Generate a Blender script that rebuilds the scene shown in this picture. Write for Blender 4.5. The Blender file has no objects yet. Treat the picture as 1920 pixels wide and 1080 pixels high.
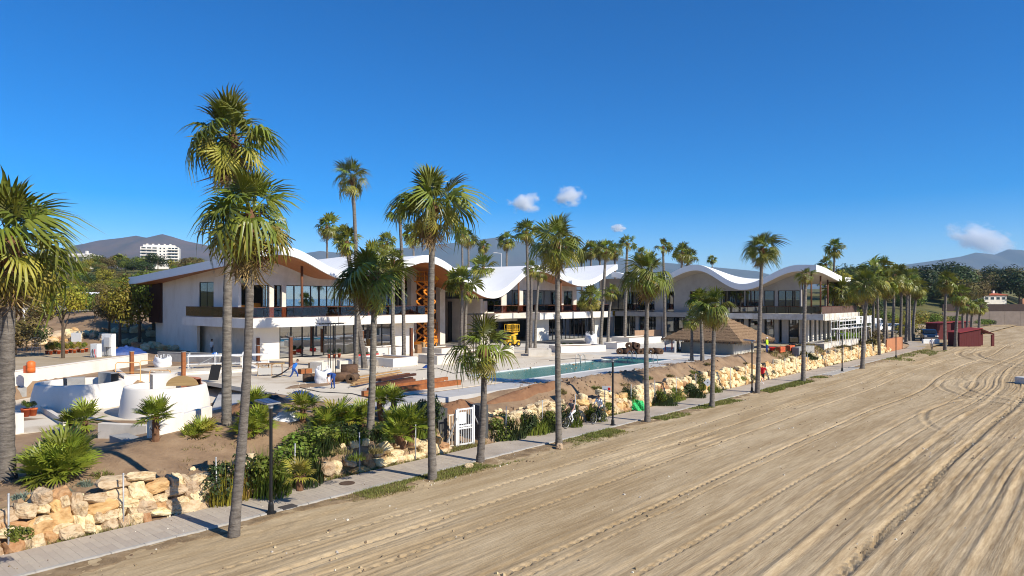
import bpy, bmesh, math, random
import numpy as np
from mathutils import Vector, Matrix, Euler, noise as mnoise
PI = math.pi
R = math.radians
scene = bpy.context.scene
COL = scene.collection

# ------------------------------------------------------------ camera, sky, sun, exposure
F, HC, HY = 1300.0, 8.0, 560.0          # focal length in px of the 1920 frame, camera height, horizon row
cam_d = bpy.data.cameras.new('camera')
cam_d.sensor_width = 36.0
cam_d.lens = 36.0 * F / 1920.0
cam_d.shift_y = (HY - 540.0) / 1920.0
cam_d.clip_start = 0.3
cam_d.clip_end = 40000.0
cam = bpy.data.objects.new('camera', cam_d)
COL.objects.link(cam)
cam.location = (0, 0, HC)
cam.rotation_euler = (R(90), 0, 0)
scene.camera = cam

SUN_DIR = Vector((0.83, -0.555, 0.73)).normalized()      # towards the sun
SUN_EL = math.asin(SUN_DIR.z)
SUN_AZ = math.atan2(SUN_DIR.x, SUN_DIR.y)
world = bpy.data.worlds.new('World')
scene.world = world
world.use_nodes = True
wn, wl = world.node_tree.nodes, world.node_tree.links
sky = wn.new('ShaderNodeTexSky')
sky.sky_type = 'NISHITA'
sky.sun_disc = False
sky.sun_elevation = SUN_EL
sky.sun_rotation = SUN_AZ
sky.altitude = 2500
sky.air_density = 1.0
sky.dust_density = 0.0
sky.ozone_density = 3.0
hsv = wn.new('ShaderNodeHueSaturation')
hsv.inputs['Saturation'].default_value = 1.62
hsv.inputs['Hue'].default_value = 0.508
hsv.inputs['Value'].default_value = 1.0
bg = wn['Background']
bg.inputs['Strength'].default_value = 0.114
wl.new(sky.outputs[0], hsv.inputs['Color'])
wl.new(hsv.outputs[0], bg.inputs['Color'])

sun_d = bpy.data.lights.new('sun', 'SUN')
sun_d.energy = 4.8
sun_d.angle = R(0.5)
sun_d.color = (1.0, 0.93, 0.80)
sun = bpy.data.objects.new('sun', sun_d)
COL.objects.link(sun)
sun.rotation_euler = SUN_DIR.to_track_quat('Z', 'Y').to_euler()
sun.location = (60, -40, 60)

scene.view_settings.view_transform = 'Standard'
scene.view_settings.look = 'None'
scene.view_settings.exposure = 0.42
scene.view_settings.gamma = 1.0
scene.view_settings.use_curve_mapping = False
scene.cycles.filter_width = 1.05
scene.cycles.max_bounces = 8
scene.cycles.transparent_max_bounces = 16
scene.cycles.volume_bounces = 6

# ------------------------------------------------------------ frames of reference
DX, DY = 0.6605, 0.7508                  # unit vector along the promenade
NX, NY = -0.7508, 0.6605                 # unit vector towards the land
ROT = math.atan2(DY, DX)

def ST(s, t, z=0.0):
    return Vector((s * DX + t * NX, s * DY + t * NY, z))
def toST(v):
    return v[0] * DX + v[1] * DY, v[0] * NX + v[1] * NY
def G(px, py, z=0.0):
    Y = (HC - z) * F / (py - HY)
    return Vector(((px - 960) * Y / F, Y, z))
def SS(a, b, x):
    u = np.clip((x - a) / (b - a), 0, 1)
    return u * u * (3 - 2 * u)

# ------------------------------------------------------------ helpers
def tag(o, label=None, cat=None, group=None, kind=None):
    if label: o['label'] = label
    if cat: o['category'] = cat
    if group: o['group'] = group
    if kind: o['kind'] = kind
    return o

class MB:
    def __init__(self):
        self.v, self.f, self.mi = [], [], []
    def add(self, vs, fs, m=0):
        n = len(self.v)
        self.v += [tuple(p) for p in vs]
        self.f += [tuple(i + n for i in q) for q in fs]
        self.mi += [m] * len(fs)
        return self
    def box(self, x0, x1, y0, y1, z0, z1, m=0):
        return self.add([(x0,y0,z0),(x1,y0,z0),(x1,y1,z0),(x0,y1,z0),(x0,y0,z1),(x1,y0,z1),(x1,y1,z1),(x0,y1,z1)],
                 [(0,3,2,1),(4,5,6,7),(0,1,5,4),(1,2,6,5),(2,3,7,6),(3,0,4,7)], m)
    def obox(self, c, ax, ay, az, m=0):
        c, ax, ay, az = Vector(c), Vector(ax), Vector(ay), Vector(az)
        vs = [c + i*ax + j*ay + k*az for k in (-1,1) for (i,j) in ((-1,-1),(1,-1),(1,1),(-1,1))]
        return self.add(vs, [(0,3,2,1),(4,5,6,7),(0,1,5,4),(1,2,6,5),(2,3,7,6),(3,0,4,7)], m)
    def bar(self, p, q, w, h=None, m=0):
        p, q = Vector(p), Vector(q)
        h = w if h is None else h
        a = (q - p)
        L = a.length
        if L < 1e-6: return self
        a /= L
        up = Vector((0,0,1)) if abs(a.z) < .95 else Vector((1,0,0))
        s = a.cross(up).normalized(); u = s.cross(a)
        return self.obox((p+q)/2, a*L/2, s*w/2, u*h/2, m)
    def tube(self, pts, rad, n=8, cap=True, m=0):
        pts = [Vector(p) for p in pts]
        if not hasattr(rad, '__len__'): rad = [rad]*len(pts)
        vs, fs = [], []
        prev = None
        for i, p in enumerate(pts):
            a = (pts[min(i+1, len(pts)-1)] - pts[max(i-1, 0)]).normalized()
            ref = Vector((1,0,0)) if abs(a.x) < .8 else Vector((0,1,0))
            if prev is not None:
                x = (prev - a*prev.dot(a)).normalized()
            else:
                x = (ref - a*ref.dot(a)).normalized()
            prev = x
            y = a.cross(x)
            for k in range(n):
                an = 2*PI*k/n
                vs.append(p + (x*math.cos(an) + y*math.sin(an))*rad[i])
        for i in range(len(pts)-1):
            for k in range(n):
                k2 = (k+1) % n
                fs.append((i*n+k, i*n+k2, (i+1)*n+k2, (i+1)*n+k))
        if cap:
            fs.append(tuple(reversed(range(n))))
            fs.append(tuple((len(pts)-1)*n + k for k in range(n)))
        return self.add(vs, fs, m)
    def lathe(self, prof, n=24, c=(0,0,0), m=0, a0=0, a1=2*PI):
        full = abs(a1-a0-2*PI) < 1e-4
        nn = n if full else n+1
        vs, fs = [], []
        for r, z in prof:
            for k in range(nn):
                an = a0 + (a1-a0)*k/n
                vs.append((c[0]+r*math.cos(an), c[1]+r*math.sin(an), c[2]+z))
        for i in range(len(prof)-1):
            for k in range(n):
                k2 = (k+1) % nn
                fs.append((i*nn+k, i*nn+k2, (i+1)*nn+k2, (i+1)*nn+k))
        return self.add(vs, fs, m)
    def prism(self, poly, z0, z1, m=0):
        n = len(poly)
        vs = [(p[0],p[1],z0) for p in poly] + [(p[0],p[1],z1) for p in poly]
        fs = [tuple(reversed(range(n))), tuple(range(n, 2*n))] + [(i,(i+1)%n,n+(i+1)%n,n+i) for i in range(n)]
        return self.add(vs, fs, m)
    def sphere(self, c, r, nu=10, nv=6, m=0, sc=(1,1,1)):
        vs, fs = [], []
        for j in range(nv+1):
            th = PI*j/nv
            for i in range(nu):
                ph = 2*PI*i/nu
                vs.append((c[0]+r*sc[0]*math.sin(th)*math.cos(ph), c[1]+r*sc[1]*math.sin(th)*math.sin(ph), c[2]+r*sc[2]*math.cos(th)))
        for j in range(nv):
            for i in range(nu):
                i2 = (i+1) % nu
                fs.append((j*nu+i, (j+1)*nu+i, (j+1)*nu+i2, j*nu+i2))
        return self.add(vs, fs, m)
    def mesh(self, name, mats, smooth=False):
        me = bpy.data.meshes.new(name)
        me.from_pydata(self.v, [], self.f)
        if not isinstance(mats, (list, tuple)): mats = [mats]
        for mm in mats: me.materials.append(mm)
        if len(mats) > 1: me.polygons.foreach_set('material_index', self.mi)
        if smooth: me.polygons.foreach_set('use_smooth', [True]*len(me.polygons))
        me.update()
        return me
    def build(self, name, mats, parent=None, loc=(0,0,0), rz=0.0, smooth=False, bevel=0.0, **tg):
        o = bpy.data.objects.new(name, self.mesh(name, mats, smooth))
        COL.objects.link(o)
        o.parent = parent
        o.location = loc
        o.rotation_euler = (0,0,rz)
        if bevel:
            b = o.modifiers.new('bevel', 'BEVEL'); b.width = bevel; b.segments = 2; b.limit_method = 'ANGLE'
        if tg: tag(o, **tg)
        return o

def inst(name, me, parent=None, loc=(0,0,0), rot=(0,0,0), sc=1.0, **tg):
    o = bpy.data.objects.new(name, me)
    COL.objects.link(o)
    o.parent = parent
    o.location = loc
    o.rotation_euler = rot
    o.scale = (sc,sc,sc) if not hasattr(sc, '__len__') else sc
    if tg: tag(o, **tg)
    return o

def empty(name, loc=(0,0,0), rz=0.0, **tg):
    o = bpy.data.objects.new(name, None)
    COL.objects.link(o)
    o.location = loc
    o.rotation_euler = (0,0,rz)
    o.empty_display_size = .3
    if tg: tag(o, **tg)
    return o

def copy_tree(o, parent=None):
    c = o.copy()
    COL.objects.link(c)
    c.parent = parent
    for ch in list(o.children):
        copy_tree(ch, c)
    return c

# ------------------------------------------------------------ materials
def M(name, c1, c2=None, scale=4.0, rough=.75, bump=0.0, bscale=30.0, metal=0.0, rand=0.0, island=0.0,
      trans=0.0, spec=.35, stretch=None, detail=4.0, c3=None):
    m = bpy.data.materials.new(name)
    m.use_nodes = True
    n, l = m.node_tree.nodes, m.node_tree.links
    p = n['Principled BSDF']
    p.inputs['Roughness'].default_value = rough
    p.inputs['Metallic'].default_value = metal
    p.inputs['Specular IOR Level'].default_value = spec
    tc = n.new('ShaderNodeTexCoord')
    vec = tc.outputs['Object']
    if stretch:
        mp = n.new('ShaderNodeMapping'); mp.inputs['Scale'].default_value = stretch
        l.new(vec, mp.inputs['Vector']); vec = mp.outputs['Vector']
    if c2 is not None:
        no = n.new('ShaderNodeTexNoise'); no.inputs['Scale'].default_value = scale
        no.inputs['Detail'].default_value = detail; no.inputs['Roughness'].default_value = .62
        l.new(vec, no.inputs['Vector'])
        rp = n.new('ShaderNodeValToRGB')
        rp.color_ramp.elements[0].position = .34; rp.color_ramp.elements[1].position = .68
        rp.color_ramp.elements[0].color = (*c1, 1); rp.color_ramp.elements[1].color = (*c2, 1)
        if c3 is not None:
            e = rp.color_ramp.elements.new(.51); e.color = (*c3, 1)
        l.new(no.outputs['Fac'], rp.inputs['Fac'])
        out = rp.outputs['Color']
    else:
        rg = n.new('ShaderNodeRGB'); rg.outputs[0].default_value = (*c1, 1); out = rg.outputs[0]
    def vary(out, src, amt):
        h = n.new('ShaderNodeHueSaturation')
        mr = n.new('ShaderNodeMapRange')
        mr.inputs['To Min'].default_value = 1 - amt; mr.inputs['To Max'].default_value = 1 + amt
        l.new(src, mr.inputs['Value']); l.new(mr.outputs[0], h.inputs['Value'])
        mh = n.new('ShaderNodeMapRange')
        mh.inputs['To Min'].default_value = .5 - amt*.05; mh.inputs['To Max'].default_value = .5 + amt*.05
        l.new(src, mh.inputs['Value']); l.new(mh.outputs[0], h.inputs['Hue'])
        l.new(out, h.inputs['Color'])
        return h.outputs[0]
    if rand:
        oi = n.new('ShaderNodeObjectInfo'); out = vary(out, oi.outputs['Random'], rand)
    if island:
        ge = n.new('ShaderNodeNewGeometry'); out = vary(out, ge.outputs['Random Per Island'], island)
    l.new(out, p.inputs['Base Color'])
    if bump:
        nb = n.new('ShaderNodeTexNoise'); nb.inputs['Scale'].default_value = bscale; nb.inputs['Detail'].default_value = 5
        l.new(vec, nb.inputs['Vector'])
        bp = n.new('ShaderNodeBump'); bp.inputs['Strength'].default_value = bump; bp.inputs['Distance'].default_value = .05
        l.new(nb.outputs['Fac'], bp.inputs['Height']); l.new(bp.outputs[0], p.inputs['Normal'])
    if trans:
        tr = n.new('ShaderNodeBsdfTranslucent'); l.new(out, tr.inputs['Color'])
        mx = n.new('ShaderNodeMixShader'); mx.inputs[0].default_value = trans
        l.new(p.outputs[0], mx.inputs[1]); l.new(tr.outputs[0], mx.inputs[2])
        l.new(mx.outputs[0], n['Material Output'].inputs['Surface'])
    return m

def glass_mat(name, tint, refl=.12, gcol=(.9,.95,1.0)):
    m = bpy.data.materials.new(name); m.use_nodes = True
    n, l = m.node_tree.nodes, m.node_tree.links
    n.remove(n['Principled BSDF'])
    tr = n.new('ShaderNodeBsdfTransparent'); tr.inputs['Color'].default_value = (*tint, 1)
    gl = n.new('ShaderNodeBsdfGlossy'); gl.inputs['Roughness'].default_value = .015; gl.inputs['Color'].default_value = (*gcol, 1)
    lw = n.new('ShaderNodeLayerWeight'); lw.inputs['Blend'].default_value = .35
    mr = n.new('ShaderNodeMapRange'); mr.inputs['To Min'].default_value = refl; mr.inputs['To Max'].default_value = min(1, refl+.6)
    mx = n.new('ShaderNodeMixShader')
    l.new(lw.outputs['Fresnel'], mr.inputs['Value']); l.new(mr.outputs[0], mx.inputs[0])
    l.new(tr.outputs[0], mx.inputs[1]); l.new(gl.outputs[0], mx.inputs[2])
    l.new(mx.outputs[0], n['Material Output'].inputs['Surface'])
    return m

WHITE = M('white_render', (.80,.745,.665), (.70,.635,.55), .7, .85, bump=.12, bscale=40, detail=9, stretch=(1,1,.45), c3=(.775,.72,.64))
ROOFW = M('white_roof_membrane', (.86,.86,.85), (.82,.82,.81), .7, .6)
CREAM = M('cream_render', (.72,.66,.57), (.58,.52,.43), .9, .85, bump=.08, bscale=50)
GREYC = M('grey_concrete', (.36,.35,.33), (.27,.26,.245), 1.8, .9, bump=.12, bscale=40)
PAVE_W = M('pale_paving', (.56,.555,.54), (.47,.465,.455), .7, .85, bump=.05, bscale=30)
DIRTYW = M('stained_white_render', (.74,.70,.64), (.50,.43,.34), .9, .9, bump=.1, bscale=40)
DARKF = M('dark_metal_frame', (.022,.020,.018), None, rough=.45, metal=.2)
BROWNM = M('rust_brown_steel', (.16,.055,.022), (.10,.032,.014), 2.5, .65, rand=.15)
CORTEN = M('orange_rust_steel', (.33,.115,.035), (.24,.075,.022), 3.0, .7)
WOODS = M('orange_wood_soffit', (.42,.17,.055), (.33,.125,.04), 1.2, .55, stretch=(.3,4,1))
WOODD = M('dark_wood_cladding', (.075,.026,.014), (.045,.017,.010), 2.0, .6, stretch=(6,6,.3))
WOODP = M('raw_wood', (.40,.245,.115), (.30,.17,.075), 2.0, .8, stretch=(.4,5,5), rand=.25)
INTER = M('interior_plaster', (.28,.25,.21), (.22,.20,.17), 1, .9)
INTFL = M('interior_floor', (.34,.32,.28), None, rough=.5)
GLASS = glass_mat('coated_glass', (.20,.25,.28), .50)
GLASSD = glass_mat('dark_glass', (.12,.13,.14), .10)
BALU = glass_mat('brown_balustrade_glass', (.42,.22,.15), .05)
CLEAR = glass_mat('car_glass', (.10,.12,.13), .10)
STEEL = M('galvanised_steel', (.50,.50,.49), (.40,.40,.39), 6, .45, metal=.6)
BLACKP = M('black_paint', (.014,.014,.015), None, rough=.45)
WHITEP = M('white_paint', (.78,.78,.77), (.72,.72,.70), 3, .5)
ORANGEP = M('orange_paint', (.72,.26,.03), (.62,.21,.025), 2, .5)
YELLOWP = M('yellow_paint', (.78,.46,.025), (.68,.38,.02), 2, .5)
REDP = M('dark_red_wood', (.125,.013,.011), (.08,.009,.008), 3, .7, stretch=(1,1,6))
BRED = M('bright_red', (.58,.02,.018), None, rough=.6)
TERRA = M('terracotta', (.60,.13,.045), (.50,.10,.035), 4, .75, rand=.12)
BLUEP = M('blue_sheet', (.025,.07,.26), (.018,.045,.18), 3, .5, bump=.4, bscale=6)
BLACKPL = M('black_plastic_sheet', (.018,.018,.02), (.03,.03,.032), 3, .4, bump=.6, bscale=5)
BAGW = M('white_woven_bag', (.78,.78,.78), (.70,.70,.71), 5, .7, bump=.5, bscale=9)
ROLLB = M('brown_mat_roll', (.15,.085,.05), (.09,.05,.032), 5, .95, bump=.6, bscale=25, rand=.2)
RUBBER = M('black_rubber', (.02,.02,.02), None, rough=.85)
GREENP = M('green_net', (.05,.55,.16), (.035,.42,.12), 6, .7, bump=.5, bscale=9)
TRUNK = M('palm_trunk_bark', (.27,.235,.195), (.10,.083,.068), 2.2, .95, bump=.9, bscale=10, stretch=(1.2,1.2,6), rand=.16, detail=8)
BARK = M('tree_bark', (.12,.085,.055), (.07,.05,.035), 5, .95, bump=.5, bscale=20)
FR_G = M('green_frond', (.115,.15,.016), (.225,.225,.028), .9, .42, rand=.42, trans=.24, spec=.5)
FR_Y = M('yellow_green_frond', (.40,.32,.045), (.15,.165,.022), 1.2, .5, rand=.3, trans=.22, spec=.45)
FR_D = M('dry_frond', (.40,.27,.12), (.20,.12,.05), 2.0, .85, rand=.35, trans=.10)
FAN_G = M('dwarf_fan_leaf', (.15,.20,.018), (.28,.30,.03), 1.5, .45, rand=.3, trans=.22, spec=.5)
LEAF_D = M('dark_leaf', (.030,.050,.012), (.052,.078,.018), .8, .6, island=.45, rand=.18, trans=.15)
LEAF_M = M('mid_leaf', (.105,.15,.016), (.19,.215,.026), .6, .6, island=.45, rand=.22, trans=.18)
LEAF_Y = M('yellow_leaf', (.22,.205,.022), (.33,.255,.03), .5, .6, island=.45, rand=.2, trans=.22)
LEAF_O = M('olive_brown_leaf', (.125,.10,.03), (.19,.135,.04), .5, .65, island=.45, rand=.2, trans=.15)
LEAF_G = M('grey_green_leaf', (.15,.20,.15), (.21,.25,.20), 2, .8, island=.3)
GRASS = M('verge_grass', (.15,.18,.03), (.26,.24,.06), .35, .7, island=.5, trans=.15)
GRASSB = M('bright_grass', (.20,.33,.012), (.26,.38,.02), .5, .7, island=.35, trans=.2)
GRASSY = M('dry_grass', (.27,.215,.08), (.19,.16,.05), .5, .8, island=.4, trans=.1)
STONE = M('ochre_limestone', (.70,.56,.35), (.42,.27,.12), 2.8, .9, bump=1.0, bscale=9, rand=.28, c3=(.62,.47,.28), detail=9)
STONEO = M('orange_limestone', (.58,.37,.18), (.40,.21,.08), 2.0, .9, bump=.7, bscale=7, rand=.25)
THATCH = M('thatch_straw', (.32,.205,.115), (.19,.115,.062), 3.0, .95, bump=.9, bscale=30, stretch=(1,1,5), island=.25)
SKIN = M('skin', (.50,.28,.19), None, rough=.6)
HAIRD = M('dark_hair', (.03,.02,.015), None, rough=.7)
CLOTH = {k: M(k+'_cloth', c, None, rough=.85) for k, c in dict(white=(.78,.78,.78), blue=(.03,.18,.62), navy=(.02,.06,.24),
         red=(.60,.012,.022), black=(.02,.02,.022), hivis=(.55,.85,.03), grey=(.14,.14,.15), lightblue=(.45,.52,.66), darkgreen=(.02,.04,.03)).items()}
# ------------------------------------------------------------ terrain
rng = np.random.default_rng(7)
_tab = rng.random((256, 256))
def vnoise(x, y):
    x = np.asarray(x, float); y = np.asarray(y, float)
    xi = np.floor(x).astype(int); yi = np.floor(y).astype(int)
    fx = x - xi; fy = y - yi
    fx = fx*fx*(3-2*fx); fy = fy*fy*(3-2*fy)
    a = _tab[xi % 256, yi % 256]; b = _tab[(xi+1) % 256, yi % 256]
    c = _tab[xi % 256, (yi+1) % 256]; d = _tab[(xi+1) % 256, (yi+1) % 256]
    return (a*(1-fx)+b*fx)*(1-fy) + (c*(1-fx)+d*fx)*fy - .5

DECK = 2.0
def plateau(X, Y):
    d2 = (X + 29) * -.5 + (Y - 52.4) * .866
    sunk = SS(-34.5, -34.2, X) * (1 - SS(-.25, .05, d2)) * (1 - SS(-20.5, -14.5, X))
    yard = (1 - SS(-34.6, -34.3, X)) * SS(40, 47, Y)
    low = 1 - SS(38, 47, Y)
    z = DECK - .95 * sunk + .3 * yard
    z = np.where(X < -34.4, z - 1.0 * low, z)
    return z
def H(X, Y):
    X = np.asarray(X, float); Y = np.asarray(Y, float)
    s = X*DX + Y*DY; t = X*NX + Y*NY
    pl = plateau(X, Y)
    z = 1.12 + (pl - 1.12) * SS(27.5, 32.2 - 2.5*SS(30, 37, s), t)
    bank = np.exp(-((t-29.0)/1.1)**2) * SS(34, 40, s) * (1-SS(100, 112, s)) * (.22 + .5*vnoise(s*.9, t*.9+3) + .3*vnoise(s*2.3, t*2.1) + .2*vnoise(s*5, t*5))
    mound = np.exp(-((t-28.6)/1.0)**2) * np.exp(-((s-27)/5.0)**2) * .25
    z = z + bank + mound + .10*vnoise(s*.8+9, t*.8)*(1-SS(32, 34, t)) + .04*vnoise(s*3, t*3)*(1-SS(32, 33, t))
    z = z * SS(26.45, 27.0, t)
    z = z * (1 - .97*SS(24.9, 25.3, s)*(1-SS(27.5, 27.9, s))*(1-SS(27.6, 29.2, t)))
    endz = .25 + .05*vnoise(s*.3, t*.3)
    z = z + (endz - z) * SS(122, 133, s)
    wl = (1 - SS(-34, 10, X)) * (1 - SS(27, 31, s)*(1-SS(87, 92, t))*(1-SS(116, 124, s)))
    u = Y + .12*(X + 60)
    z = z + wl * (1.2*SS(76, 84, u) + 2.6*SS(84, 100, u) + 2.5*SS(112, 150, u) + 14.0*SS(150, 330, u) + 18*SS(380, 700, u))
    wr = SS(40, 90, X - .12*(Y-200)) * SS(198, 206, Y)
    z = z + wr * (4.5*SS(198, 235, Y) + 6.5*SS(240, 340, Y) + 6*SS(380, 700, Y))
    return z
def HZ(x, y):
    return float(H(x, y))

def grid_mesh(name, P, mat, keep=None, uv=None, **tg):
    """P: (n, m, 3) array of points"""
    n, m, _ = P.shape
    idx = np.arange(n*m).reshape(n, m)
    q = np.stack([idx[:-1,:-1], idx[1:,:-1], idx[1:,1:], idx[:-1,1:]], -1).reshape(-1, 4)
    if keep is not None:
        q = q[keep.reshape(-1)]
    me = bpy.data.meshes.new(name)
    me.vertices.add(n*m); me.vertices.foreach_set('co', P.reshape(-1).astype(np.float32))
    me.loops.add(q.size); me.loops.foreach_set('vertex_index', q.reshape(-1).astype(np.int32))
    me.polygons.add(len(q)); me.polygons.foreach_set('loop_start', np.arange(0, q.size, 4, dtype=np.int32))
    me.polygons.foreach_set('use_smooth', np.ones(len(q), bool))
    me.materials.append(mat)
    if uv is not None:
        ul = me.uv_layers.new(name='UVMap')
        ul.data.foreach_set('uv', uv.reshape(-1, 2)[q.reshape(-1)].reshape(-1).astype(np.float32))
    me.update(calc_edges=True)
    me.validate()
    o = bpy.data.objects.new(name, me); COL.objects.link(o)
    tag(o, **tg)
    return o

# --- materials of the ground
def sand_material():
    m = bpy.data.materials.new('raked_sand'); m.use_nodes = True
    n, l = m.node_tree.nodes, m.node_tree.links
    p = n['Principled BSDF']; p.inputs['Roughness'].default_value = .95; p.inputs['Specular IOR Level'].default_value = .15
    uv = n.new('ShaderNodeUVMap')
    def streak(sx, sy, det, a, b):
        mp = n.new('ShaderNodeMapping'); mp.inputs['Scale'].default_value = (sx, sy, 1)
        l.new(uv.outputs[0], mp.inputs['Vector'])
        no = n.new('ShaderNodeTexNoise'); no.inputs['Scale'].default_value = 1; no.inputs['Detail'].default_value = det
        no.inputs['Roughness'].default_value = .68
        l.new(mp.outputs[0], no.inputs['Vector'])
        mr = n.new('ShaderNodeMapRange'); mr.inputs['From Min'].default_value = a; mr.inputs['From Max'].default_value = b
        l.new(no.outputs['Fac'], mr.inputs['Value'])
        return mr.outputs[0]
    a = streak(.07, .45, 9, .40, .60)       # broad damp bands along the raking
    b = streak(.55, 6.0, 6, .36, .60)       # narrow furrow stains
    c = streak(.22, .5, 10, .36, .60)        # patches
    d = streak(9, 9, 3, .30, .75)           # grain
    e = streak(.9, 18, 4, .34, .60)        # fine tooth marks
    def mix(f, x, y, mode='MIX', k=None):
        mm = n.new('ShaderNodeMix'); mm.data_type = 'RGBA'; mm.blend_type = mode
        if k is None: l.new(f, mm.inputs[0])
        else: mm.inputs[0].default_value = k
        for src, i in ((x, 6), (y, 7)):
            if isinstance(src, tuple): mm.inputs[i].default_value = (*src, 1)
            else: l.new(src, mm.inputs[i])
        return mm.outputs[2]
    col = mix(a, (.405,.292,.160), (.585,.457,.286))
    col2 = mix(b, (.275,.182,.088), (.62,.485,.307))
    sx = n.new('ShaderNodeSeparateXYZ'); l.new(uv.outputs[0], sx.inputs[0])
    rng_ = n.new('ShaderNodeMapRange'); rng_.inputs['From Min'].default_value = 20; rng_.inputs['From Max'].default_value = 5
    rng_.inputs['To Min'].default_value = .16; rng_.inputs['To Max'].default_value = .55
    l.new(sx.outputs[1], rng_.inputs['Value'])
    col = mix(rng_.outputs[0], col, col2)
    col3 = mix(c, (.66,.60,.54), (1.0,1.0,1.0))
    col = mix(None, col, col3, 'MULTIPLY', .30)
    col5 = mix(e, (.72,.68,.63), (1.0,1.0,1.0))
    col = mix(rng_.outputs[0], col, mix(None, col, col5, 'MULTIPLY', .9))
    col4 = mix(d, (.80,.80,.80), (1.0,1.0,1.0))
    col = mix(None, col, col4, 'MULTIPLY', .6)
    l.new(col, p.inputs['Base Color'])
    nb = n.new('ShaderNodeMath'); nb.operation = 'ADD'
    l.new(e, nb.inputs[0]); l.new(d, nb.inputs[1])
    bp = n.new('ShaderNodeBump'); bp.inputs['Strength'].default_value = .4; bp.inputs['Distance'].default_value = .025
    l.new(nb.outputs[0], bp.inputs['Height']); l.new(bp.outputs[0], p.inputs['Normal'])
    return m
SAND = sand_material()
SOIL = M('brown_soil', (.33,.225,.135), (.21,.135,.08), .8, .95, bump=.8, bscale=6, c3=(.275,.18,.105), detail=8)
HILLM = M('scrub_hillside', (.075,.085,.022), (.17,.14,.05), .05, .95, bump=.5, bscale=.4, c3=(.11,.105,.03), detail=10)
FARG = M('far_ground', (.16,.14,.07), (.22,.18,.10), .02, .95)
PATHM = M('promenade_paving', (.48,.41,.33), (.34,.285,.225), .55, .92, bump=.25, bscale=20, c3=(.42,.355,.285), detail=8)
KERB = M('concrete_kerb', (.46,.43,.385), (.35,.325,.285), 1.2, .9, bump=.2, bscale=20)

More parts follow.
